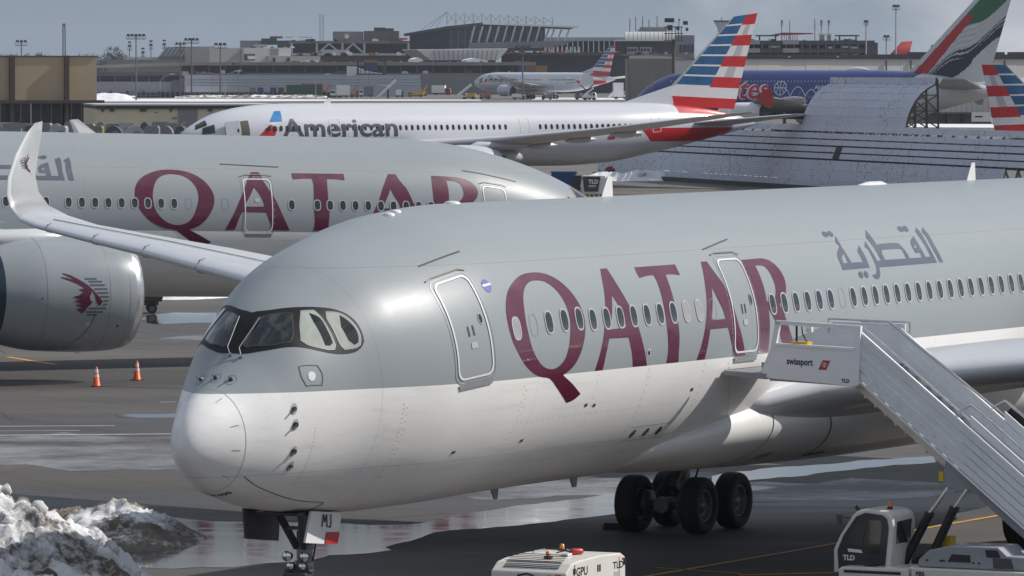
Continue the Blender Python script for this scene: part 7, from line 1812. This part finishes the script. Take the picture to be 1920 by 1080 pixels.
def stairs_truck():
    T = empty('stairs_truck', A_M @ Vector((19.4, -8.0, 0)), A_ROT, 0, 'white passenger stairs truck docked at the second door of the nearest airliner', 'stairs truck')
    Y = lambda y: y + 8.0
    X = lambda s: s - 19.4
    def q(pts): return [(Y(a), b) for a, b in pts]
    # landing
    pl = MB().prism(q([(-3.85, 4.98), (-6.3, 4.92), (-6.3, 4.78), (-3.85, 4.84)]), 0, X(18.25), X(20.5)).build('landing', GREY_METAL, T)
    MB().box(X(18.3), X(20.4), Y(-3.02), Y(-2.93), 4.68, 4.79).build('bumper', RUBBER, pl)
    MB().prism(q([(-3.0, 4.79), (-4.0, 4.74), (-4.0, 4.62), (-3.0, 4.69)]), 0, X(18.12), X(20.4)).build('landing_extension', GREY_METAL, pl)
    MB().prism(q([(-4.0, 4.76), (-6.3, 4.70), (-6.3, 4.50), (-4.0, 4.58)]), 0, X(18.35), X(20.4)).build('landing_underframe', STAIR_BEIGE, pl)
    sp = MB().prism(q([(-4.155, 5.40), (-3.88, 4.79), (-3.99, 4.65), (-6.17, 4.52), (-6.22, 5.33)]), 0, X(18.16), X(18.22)).build('side_panel', STAIR_WHITE, T)
    tag(sp, 'white landing side panel with company lettering')
    fr = MB().prism(q([(-4.23, 5.91), (-4.20, 5.82), (-6.25, 5.74), (-6.25, 5.83)]), 0, X(18.15), X(18.23))
    fr.prism(q([(-4.23, 5.91), (-4.13, 5.38), (-4.24, 5.36), (-4.34, 5.86)]), 0, X(18.15), X(18.23)).prism(q([(-6.14, 5.80), (-6.10, 4.55), (-6.2, 4.55), (-6.26, 5.83)]), 0, X(18.14), X(18.24))
    fr.prism(q([(-4.16, 5.42), (-4.16, 5.36), (-6.15, 5.29), (-6.15, 5.35)]), 0, X(18.14), X(18.24)).build('side_frame', STAIR_WHITE, T)
    # lettering and emblem
    oy = lambda y, z: (X(18.155), Y(y), z)
    text_flat('lettering', 'swissport', oy(-4.50, 4.965), (0, -1, -0.035), (0, 0, 1), 0.205, BLACK, sp, bold=0.006, sx=0.78)
    em = MB().add([oy(-5.25, 4.86), oy(-5.44, 4.855), oy(-5.54, 5.06), oy(-5.36, 5.07)], [(0, 1, 2, 3)]).build('emblem', RED, sp)
    MB().lathe([(0, 0.035), (0, 0.048)], (X(18.15), Y(-5.40), 4.965), (1, 0, 0), 20).bar((X(18.15), Y(-5.40), 5.025), (X(18.15), Y(-5.40), 4.905), 0.012, 0.004).bar((X(18.15), Y(-5.35), 4.965), (X(18.15), Y(-5.45), 4.965), 0.012, 0.004).build('emblem_sign', WHITE, em)
    text_flat('lettering', 'TLD', oy(-5.80, 4.60), (0, -1, -0.03), (0, 0, 1), 0.105, BLACK, sp, bold=0.005)
    # far side of the landing
    MB().prism(q([(-3.6, 5.40), (-3.4, 4.95), (-6.3, 4.90), (-6.3, 5.78), (-4.6, 5.80)]), 0, X(20.42), X(20.48)).build('side_panel', STAIR_ALU, T)
    m = MB().tube([(X(20.42), Y(-4.46), 5.55), (X(20.42), Y(-4.46), 5.86), (X(20.42), Y(-6.41), 5.82), (X(20.42), Y(-6.41), 5.4)], 0.022, 6)
    m.tube([(X(20.3), Y(-5.3), 5.83), (X(20.3), Y(-5.97), 5.83), (X(20.3), Y(-12.3), 1.25)], 0.028, 6).tube([(X(18.4), Y(-6.2), 5.80), (X(18.4), Y(-12.3), 1.05)], 0.028, 6)
    m.build('handrail', METAL, T)
    # yellow control box and post on the landing
    c = MB().box(X(18.25), X(18.5), Y(-4.95), Y(-4.55), 5.36, 5.45).build('control_box', YELLOW, T)
    MB().cyl((X(18.32), Y(-4.66), 5.45), (X(18.32), Y(-4.66), 5.86), 0.025).tube([(X(18.32), Y(-4.90), 5.45), (X(18.32), Y(-4.80), 5.62), (X(18.32), Y(-4.78), 5.78)], 0.015, 6).build('control_lever', BLACK, c)
    MB().box(X(18.3), X(18.4), Y(-5.02), Y(-4.88), 5.66, 5.82).build('control_panel', WHITE, c)
    # flight: stringers of planks on both sides
    L0, L1 = (-6.20, 5.66), (-12.6, 0.62)            # upper edge of the near stringer
    sl = (L1[1] - L0[1]) / (L1[0] - L0[0])
    for sx, s_, nm in ((-1, 18.25, 'near'), (1, 20.35, 'far')):
        for k in range(5):
            d0, d1 = k * 0.205, k * 0.205 + 0.188
            y0, y1 = -6.22, -11.4
            MB().prism(q([(y0, L0[1] - d0), (y1, L0[1] - d0 + sl * (y1 - y0)), (y1, L0[1] - d1 + sl * (y1 - y0)), (y0, L0[1] - d1)]), 0, X(s_) - 0.025, X(s_) + 0.025).build('stringer_plank', STAIR_ALU, T, 0.006)
        MB().bar((X(s_), Y(-6.2), L0[1] + 0.03), (X(s_), Y(-11.4), L0[1] + 0.03 + sl * -5.2), 0.07, 0.05).bar((X(s_), Y(-6.2), L0[1] - 1.04), (X(s_), Y(-11.4), L0[1] - 1.04 + sl * -5.2), 0.07, 0.04).build('stringer_edge', STAIR_WHITE, T)
        # lower telescoping flight
        s2 = s_ + (0.12 if sx < 0 else -0.12)
        for k in range(5):
            d0, d1 = k * 0.232 - 0.30, k * 0.232 - 0.08
            y0, y1 = -8.7 - max(0, 0.05), -12.9
            f = lambda y: L0[1] + sl * (y - L0[0])
            MB().prism(q([(y0, f(y0) - d0), (y1, f(y1) - d0), (y1, f(y1) - d1), (y0, f(y0) - d1)]), 0, X(s2) - 0.025, X(s2) + 0.025).build('stringer_plank', STAIR_ALU, T, 0.006)
        MB().tube([(X(s2), Y(-8.45), f(-8.45) + 0.12), (X(s2), Y(-8.75), f(-8.75) + 0.52), (X(s2), Y(-9.25), f(-9.25) + 0.55), (X(s2), Y(-12.9), f(-12.9) + 0.50)], 0.03, 6).build('handrail', METAL, T)
    f = lambda y: L0[1] + sl * (y - L0[0])
    for i in range(24):
        y = -6.3 - i * 0.27; z = f(y) - 0.72
        MB().box(X(18.3), X(20.3), Y(y) - 0.15, Y(y) + 0.13, z - 0.03, z).build('step', GREY_METAL, T)
    b = MB().prism(q([(-5.9, 4.52), (-6.3, 4.55), (-9.35, f(-9.35) - 1.0), (-9.3, f(-9.3) - 1.36), (-6.15, f(-6.15) - 1.36)]), 0, X(18.5), X(20.2)).build('under_beam', STAIR_BEIGE, T)
    for i in range(10):
        y = -6.15 - i * 0.24; z = f(y) - 1.36
        MB().prism([(Y(y), z + 0.02), (Y(y) - 0.10, z - 0.05), (Y(y) - 0.04, z - 0.11)], 0, X(18.52), X(18.7)).build('step_bracket', STAIR_BEIGE, b)
    MB().prism(q([(-8.02, 2.46), (-8.15, 2.95), (-8.35, 3.05), (-9.25, 2.35), (-8.95, 2.25), (-8.5, 2.30)]), 0, X(18.42), X(20.25)).build('hinge_block', TRUCK_GREY, T)
    MB().prism(q([(-8.9, f(-8.9) - 0.98), (-12.2, f(-12.2) - 0.98), (-12.2, f(-12.2) - 1.36), (-8.9, f(-8.9) - 1.36)]), 0, X(18.45), X(18.75)).build('lift_beam', TRUCK_GREY, T)
    MB().box(X(18.38), X(18.46), Y(-8.10), Y(-8.0), 2.52, 2.72).build('work_light', YELLOW, T)
    for (a, m_, c, s_) in (((-8.26, 2.39), (-7.81, 1.80), (-7.23, 0.74), 18.3), ((-8.68, 2.37), (-8.36, 1.93), (-7.85, 0.90), 18.36)):
        r = MB().cyl((X(s_), Y(c[0]), c[1]), (X(s_), Y(m_[0]), m_[1]), 0.098, n=14).cyl((X(s_), Y(m_[0]) + 0.0, m_[1] - 0.04), (X(s_), Y(m_[0]) - 0.02, m_[1] + 0.05), 0.11, n=14).build('lift_cylinder', BLACK, T)
        MB().cyl((X(s_), Y(m_[0]), m_[1]), (X(s_), Y(a[0]), a[1]), 0.045, n=12).build('piston_rod', CHROME, r)
    # chassis
    MB().box(X(17.15), X(20.4), Y(-13.2), Y(-6.1), 0.38, 0.58).build('chassis', DARK_METAL, T)
    ch = MB().prism(q([(-6.30, 0.30), (-6.28, 0.66), (-6.36, 0.72), (-7.9, 0.735), (-7.95, 0.30)]), 0, X(16.95), X(18.1)).build('front_body', TRUCK_WHITE, T, 0.03)
    MB().box(X(16.94), X(16.96), Y(-7.75), Y(-6.42), 0.60, 0.66).build('body_slot', BLACK, ch)
    MB().box(X(16.98), X(18.1), Y(-13.2), Y(-7.97), 0.34, 0.76).build('rear_body', TRUCK_WHITE, T, 0.03)
    text_flat('lettering', 'PBS', (X(16.94), Y(-8.1), 0.60), (0, -1, 0), (0, 0, 1), 0.13, BLACK, ch, bold=0.004)
    hd = MB().prism(q([(-8.02, 0.77), (-8.05, 0.92), (-8.28, 1.13), (-8.76, 1.24), (-9.88, 1.25), (-10.09, 1.07), (-10.6, 1.05), (-10.75, 0.77)]), 0, X(17.2), X(18.3)).build('engine_hood', TRUCK_GREY, T, 0.025)
    fx = X(17.2) - 0.004
    MB().add([(fx, Y(a), b) for a, b in ((-8.72, 0.90), (-9.26, 0.90), (-9.24, 1.06), (-8.82, 1.07))], [(0, 1, 2, 3)]).build('hood_grille', BLACK, hd)
    MB().add([(fx, Y(a), b) for a, b in ((-9.62, 1.03), (-9.95, 1.03), (-9.87, 1.19), (-9.58, 1.19))], [(0, 1, 2, 3)]).build('hood_grille', BLACK, hd)
    MB().add([(fx, Y(a), b) for a, b in ((-9.78, 0.80), (-10.25, 0.80), (-10.18, 1.02), (-9.75, 1.02))], [(0, 1, 2, 3)]).build('hood_flap', DARK_METAL, hd)
    for (a, b, w_) in ((-8.25, 0.92, 0.05), (-8.6, 0.92, 0.12), (-9.32, 0.9, 0.035), (-9.45, 0.9, 0.035)):
        MB().box(fx - 0.01, fx, Y(a) - w_ / 2, Y(a) + w_ / 2, b - 0.02, b + 0.02).build('hood_handle', BLACK, hd)
    # cab
    prof = [(-5.96, 0.40), (-5.95, 1.04), (-6.10, 1.35), (-6.40, 1.80), (-6.52, 1.90), (-6.75, 1.95), (-7.18, 1.90), (-7.32, 1.82), (-7.37, 1.60), (-7.28, 0.72), (-7.26, 0.40)]
    cab = MB().prism(q(prof), 0, X(17.42), X(18.62)).build('cab', TRUCK_WHITE, T, 0.05)
    fx = X(17.42) - 0.004
    dpan = [(-6.10, 0.46), (-6.06, 1.03), (-6.20, 1.35), (-6.50, 1.77), (-6.72, 1.86), (-7.12, 1.82), (-7.22, 1.74), (-7.26, 1.55), (-7.18, 0.75), (-7.16, 0.46)]
    dr = MB().prism(q(dpan), 0, fx - 0.012, fx).build('cab_door', NAVY, cab)
    gl = [(-6.26, 1.06), (-6.42, 1.52), (-6.56, 1.72), (-7.08, 1.70), (-7.10, 1.55), (-7.04, 0.97), (-6.28, 1.00)]
    gw = MB().prism(q(gl), 0, fx - 0.018, fx - 0.012).build('cab_door_window', CLEAR, dr)
    MB().bar((fx - 0.022, Y(-6.28), 1.13), (fx - 0.022, Y(-7.06), 1.09), 0.01, 0.035).build('window_bar', BLACK, gw)
    MB().tube([(fx - 0.02, Y(-6.75), 1.66), (fx - 0.02, Y(-6.68), 1.4), (fx - 0.02, Y(-6.62), 1.18)], 0.02, 6).build('steering_column', DARK_METAL, gw)
    MB().add([(fx - 0.02, Y(a), b) for a, b in ((-6.30, 1.08), (-6.62, 1.06), (-6.66, 0.99), (-6.32, 1.01))], [(0, 1, 2, 3)]).build('seat_cushion', STAIR_ALU, gw)
    text_flat('lettering', 'TLD', (fx - 0.016, Y(-6.19), 0.83), (0, -1, 0), (0, 0, 1), 0.15, WHITE, dr, bold=0.006)
    ry = Y(-7.32)
    MB().add([(X(17.62), Y(-7.345), 1.20), (X(18.36), Y(-7.345), 1.20), (X(18.36), Y(-7.385), 1.70), (X(17.58), Y(-7.385), 1.68)], [(0, 1, 2, 3)]).build('cab_rear_window', CLEAR, cab)
    MB().cyl((X(17.95), Y(-7.05), 1.90), (X(17.95), Y(-7.05), 1.97), 0.06).build('beacon_base', BLACK, cab)
    MB().lathe([(0, 0.055), (0.10, 0.05), (0.12, 0.0)], (X(17.95), Y(-7.05), 1.97), (0, 0, 1), 14).build('beacon', ORANGE_LAMP, cab)
    mi = MB().tube([(X(17.5), Y(-6.35), 1.72), (X(17.3), Y(-6.2), 1.76)], 0.012, 6).build('mirror_arm', BLACK, cab)
    MB().box(X(17.22), X(17.28), Y(-6.24), Y(-6.12), 1.62, 1.82).build('mirror', DARK_METAL, mi, 0.01)
    MB().cyl((X(17.5), Y(-6.55), 1.88), (X(17.5), Y(-6.45), 1.98), 0.04).build('marker_light', BLACK, cab)
    bx = MB().box(X(18.55), X(18.8), Y(-8.22), Y(-8.0), 0.85, 1.32).build('battery_box', YELLOW, T)
    MB().box(X(18.5), X(18.55), Y(-8.2), Y(-8.1), 0.85, 0.95).build('box_switch', M('green_plastic', (0.02, 0.25, 0.13), 0.4), bx)
    for s_ in (17.3, 20.2):
        for y in (-6.9, -12.0): wheel(T, (X(s_), Y(y), 0.38), 0.38, 0.28).rotation_euler = (0, 0, rad(90))
    return T
stairs_truck()

def gpu():
    G = empty('ground_power_unit', (0.93, 116.2, 0), A_ROT, 0, 'white wheeled ground power unit with amber beacons at the bottom of the picture', 'power unit')
    # local x runs aft along the long side, y across; the near end faces the camera's left
    body = MB().prism([(-1.3, 0.45), (-1.3, 1.30), (-1.05, 1.47), (-0.7, 1.52), (0.2, 1.56), (1.15, 1.54), (1.35, 1.45), (1.38, 0.45)], 1, -0.85, 0.85).build('body', TRUCK_WHITE, G, 0.03)
    MB().box(-1.32, 1.4, -0.8, 0.8, 0.30, 0.45).build('chassis', DARK_METAL, G)
    for i in range(9):
        x = -1.18 + i * 0.05; z = 1.378 + i * 0.0295
        MB().bar((x, -0.62, z + 0.012), (x, 0.62, z + 0.012), 0.022, 0.012).build('louvre', DARK_METAL, body)
    for (x, y, c) in ((-0.62, -0.1, ORANGE_LAMP), (1.05, 0.45, AMBER)):
        b = MB().cyl((x, y, 1.50), (x, y, 1.58), 0.09).build('beacon_base', BLACK, body); MB().lathe([(0, 0.052), (0.09, 0.046), (0.105, 0)], (x, y, 1.58), (0, 0, 1), 14).build('beacon', c, b)
    ex = MB().lathe([(0, 0.0), (0.02, 0.06), (0.06, 0.065), (0.24, 0.065), (0.28, 0.045), (0.30, 0.0)], (0.05, -0.25, 1.62), (0.75, -0.6, 0), 16).build('extinguisher', RED, body)
    MB().cyl((0.05, -0.25, 1.63), (-0.03, -0.19, 1.66), 0.03).tube([(0.0, -0.2, 1.65), (-0.1, -0.12, 1.63), (-0.12, -0.02, 1.6)], 0.014, 6).build('extinguisher_nozzle', BLACK, ex)
    MB().box(-0.2, 0.0, -0.32, -0.18, 1.555, 1.60).build('extinguisher_cradle', WHITE, body)
    MB().tube([(0.1, 0.6, 1.56), (0.1, 0.6, 1.60), (0.6, 0.6, 1.60), (0.6, 0.6, 1.56)], 0.012, 6).build('lifting_rail', METAL, body)
    y = -0.853
    text_flat('lettering', 'GPU', (-0.85, y, 1.22), (1, 0, 0), (0, 0, 1), 0.24, BLACK, body, bold=0.006, sx=1.1)
    text_flat('lettering', '0171', (-0.85, y, 1.00), (1, 0, 0), (0, 0, 1), 0.22, BLACK, body, bold=0.004, sx=1.1)
    text_flat('lettering', 'TLD', (0.78, y, 1.24), (1, 0, 0), (0, 0, 1), 0.20, BLACK, body, bold=0.004, sx=1.3)
    MB().box(0.82, 1.02, y - 0.002, y + 0.002, 0.95, 1.18).build('notice_plate', FRAME_PALE, body)
    for x in (0.08, 0.17): MB().box(x, x + 0.05, y - 0.006, y, 1.24, 1.38).build('door_catch', BLACK, body)
    for (x, z) in ((-0.98, 1.27), (1.26, 1.30)): MB().box(x, x + 0.07, y - 0.02, y, z, z + 0.11).build('hinge', BLACK, body)
    MB().box(-0.93, -0.91, y - 0.004, y, 0.5, 1.46).build('door_gap', DARK_LINE, body); MB().box(1.05, 1.065, y - 0.004, y, 0.5, 1.47).build('door_gap', DARK_LINE, body)
    MB().cyl((-1.32, -0.5, 1.20), (-1.335, -0.5, 1.20), 0.07).build('tail_light', AMBER, body); MB().box(-1.325, -1.3, -0.75, -0.62, 1.22, 1.28).build('tail_light', ORANGE_LAMP, body)
    MB().box(1.2, 1.3, y - 0.01, y, 1.40, 1.44).build('tail_light', RED, body)
    MB().tube([(-1.305, 0.2, 1.1), (-1.36, 0.2, 1.24), (-1.36, 0.0, 1.28), (-1.36, -0.15, 1.24), (-1.305, -0.15, 1.1)], 0.02, 8).build('cable_hook', BLACK, body)
    for x in (-0.85, 0.9):
        for yy in (-0.7, 0.7): wheel(G, (x, yy, 0.30), 0.30, 0.2)
    return G
gpu()

def cone(px, py, label):
    p = ground_at(px, py)
    C = empty('traffic_cone', (p.x, p.y, 0), rad(random.uniform(0, 90)), 0, label, 'traffic cone', 'traffic cones on the apron')
    MB().box(-0.18, 0.18, -0.18, 0.18, 0.0, 0.03).build('base', RUBBER, C)
    def zr(z): return 0.145 - 0.11 * (z / 0.71)
    b = MB().lathe([(0.03, zr(0.03) + 0.02), (0.05, zr(0.05)), (0.71, zr(0.71)), (0.71, 0.0)], (0, 0, 0), (0, 0, 1), 20).build('body', ORANGE, C)
    for z0, z1 in ((0.34, 0.43), (0.50, 0.63)):
        MB().lathe([(z0, zr(z0) + 0.004), (z1, zr(z1) + 0.004)], (0, 0, 0), (0, 0, 1), 20).build('reflective_band', M('cone_white', (0.75, 0.75, 0.75), 0.3), b)
cone(181, 725, 'orange traffic cone with white bands, the nearer and left of the pair')
cone(257, 713, 'orange traffic cone with white bands, the farther and right of the pair')

def chock(px, py, label):
    p = ground_at(px, py)
    return tag(MB().prism([(-0.16, 0.0), (0.16, 0.0), (0.07, 0.17), (-0.07, 0.17)], 1, -0.45, 0.45).build('wheel_chock', RUBBER, None, 0.015, (p.x, p.y, 0.0), (0, 0, A_ROT)), label, 'wheel chock')
chock(1165, 994, 'black rubber wheel chock beside the left main wheel')

def cart():
    p = ground_at(276, 587)
    C = empty('equipment_cart', (p.x - 0.6, p.y, 0), 0.1, 0, 'low dark brown equipment cart beside the big engine', 'cart')
    MB().prism([(-1.6, 0.55), (1.25, 0.55), (1.45, 1.35), (-1.6, 1.35)], 1, -0.7, 0.7).build('box', M('dark_brown_paint', (0.055, 0.045, 0.035), 0.6), C, 0.02)
    MB().box(-1.6, 1.1, -0.6, 0.6, 0.38, 0.55).build('chassis', DARK_METAL, C)
    for x in (-1.1, 0.8):
        for y in (-0.6, 0.6): wheel(C, (x, y, 0.24), 0.24, 0.15)
cart()
# ------------------------------------------------------------------ loader and crate behind the second airliner's nose
def cargo_loader():
    p = at(1113, 340, 452); T = empty('cargo_loader', (p.x, 452, 0), rad(-6), 0, 'white and dark grey cargo loader between the airliner noses and the fence', 'loader'); k = 452 / FPX
    MB().box(-1.15, 1.15, -0.9, 2.5, 0.5, 1.35).build('base', DARK_METAL, T)
    b = MB().prism([(-1.1, 1.35), (1.15, 1.35), (1.05, 2.62), (-0.82, 2.62)], 1, -0.8, 0.6).build('body', WHITE, T)
    f = MB().prism([(-0.65, 1.55), (0.42, 1.55), (0.62, 2.72), (-0.78, 2.72)], 1, -0.9, -0.8).build('front_panel', DARK_GREY, b)
    text_flat('lettering', 'TLD', (-0.34, -0.905, 2.18), (1, 0, 0), (0, 0, 1), 0.42, WHITE, f, bold=0.02)
    MB().box(-0.32, 0.28, -0.905, -0.9, 1.9, 2.05).build('name_plate', LIGHT_GREY, f)
    MB().prism([(-1.75, 0.6), (-1.12, 0.6), (-0.95, 2.8), (-1.55, 2.8)], 1, -0.6, 1.2).build('side_mast', NAVY, T)
    MB().box(-0.85, 1.0, -0.8, 0.4, 2.66, 2.78).build('roof', FAR_WHITE, T); MB().prism([(1.02, 1.2), (1.22, 1.2), (1.25, 2.72), (1.08, 2.72)], 1, -0.85, 0.3).build('side_panel', WHITE, T)
    h = MB()
    for i in range(6): h.box(-1.1 + i * 0.38, -1.1 + i * 0.38 + 0.19, -0.93, -0.9, 1.12, 1.33)
    h.build('hazard_stripe', YELLOW, T)
    for x in (-0.9, 0.9):
        for y in (-0.6, 2.0): wheel(T, (x, y, 0.4), 0.4, 0.25)
    MB().tube([(-0.95, -0.9, 1.4), (-0.95, -0.9, 1.9)], 0.05, 6).build('extinguisher', RED, T)
cargo_loader()
def blue_crate():
    p = at(1058, 321, 470); T = empty('cargo_crate', (p.x, 470, 0), rad(-4), 0, 'blue freight crate beside the cargo loader', 'crate'); BLU = M('crate_blue', (0.02, 0.05, 0.17), 0.5)
    h = p.z
    MB().box(-1.0, 1.0, -0.9, 0.9, 0.5, h - 0.1).build('body', BLU, T); MB().box(-1.05, 1.05, -0.95, 0.95, h - 0.12, h).build('lid', M('crate_blue_light', (0.03, 0.09, 0.26), 0.5), T)
    m = MB()
    for i in range(9): m.box(-0.95 + i * 0.22, -0.85 + i * 0.22, -0.94, -0.9, 0.6, h - 0.2)
    m.build('ribs', BLU, T); MB().box(-1.0, 1.0, -0.9, 0.9, 0.15, 0.45).build('pallet', DARK_METAL, T)
blue_crate()
def red_hydrant():
    p = ground_at(1144, 336); T = empty('hose_cart', (p.x, p.y, 0), 0, 0, 'small red hose cart at the left end of the blast fence', 'cart')
    MB().lathe([(-0.4, 0.0), (-0.4, 0.55), (0.4, 0.55), (0.4, 0)], (0, 0, 0.75), (0, 1, 0), 16).build('reel', M('dull_red', (0.18, 0.02, 0.03), 0.6), T); MB().box(-0.8, 0.6, -0.4, 0.4, 0.2, 0.35).bar((-0.7, 0, 0.3), (-1.1, 0, 1.0), 0.08).build('frame', DARK_METAL, T)
    for y in (-0.4, 0.4): wheel(T, (0, y, 0.25), 0.25, 0.12)
red_hydrant()
def jet_bridge_lift():
    p = at(1845, 225, 800); T = empty('deicing_truck', (p.x, 800, 0), 0.2, 0, 'white de-icing truck with a folded boom behind the right end of the fence', 'truck')
    MB().box(-2.6, 2.6, -1.1, 1.1, 0.9, 1.9).build('body', WHITE, T); MB().prism([(-3.6, 0.7), (-2.6, 0.7), (-2.6, 2.6), (-3.2, 2.6), (-3.6, 1.7)], 1, -1.1, 1.1).build('cab', WHITE, T); MB().box(-1.6, 0.8, -0.7, 0.7, 3.6, 4.9).build('basket', WHITE, T); MB().bar((0.6, 0, 4.4), (2.9, 0, 1.7), 0.5, 0.45).build('boom', WHITE, T); MB().box(-1.5, -0.4, -0.72, -0.7, 4.2, 4.4).build('logo_bar', BLACK, T)
    for x in (-2.9, 1.6):
        for y in (-1, 1): wheel(T, (x, y, 0.5), 0.5, 0.3)
jet_bridge_lift()

# ------------------------------------------------------------------ thin winter haze
hz = bpy.data.materials.new('thin_haze'); hz.use_nodes = True
for n_ in list(hz.node_tree.nodes): hz.node_tree.nodes.remove(n_)
ho = hz.node_tree.nodes.new('ShaderNodeOutputMaterial'); hv = hz.node_tree.nodes.new('ShaderNodeVolumePrincipled')
hv.inputs['Color'].default_value = (0.80, 0.88, 1.0, 1); hv.inputs['Density'].default_value = 0.000042; hv.inputs['Anisotropy'].default_value = 0.3
hz.node_tree.links.new(hv.outputs[0], ho.inputs['Volume'])
hb = MB().box(-5200, 5200, -400, 12200, -1.2, 90).build('haze', hz)
tag(hb, 'thin pale haze over the airfield', 'haze', kind='stuff')
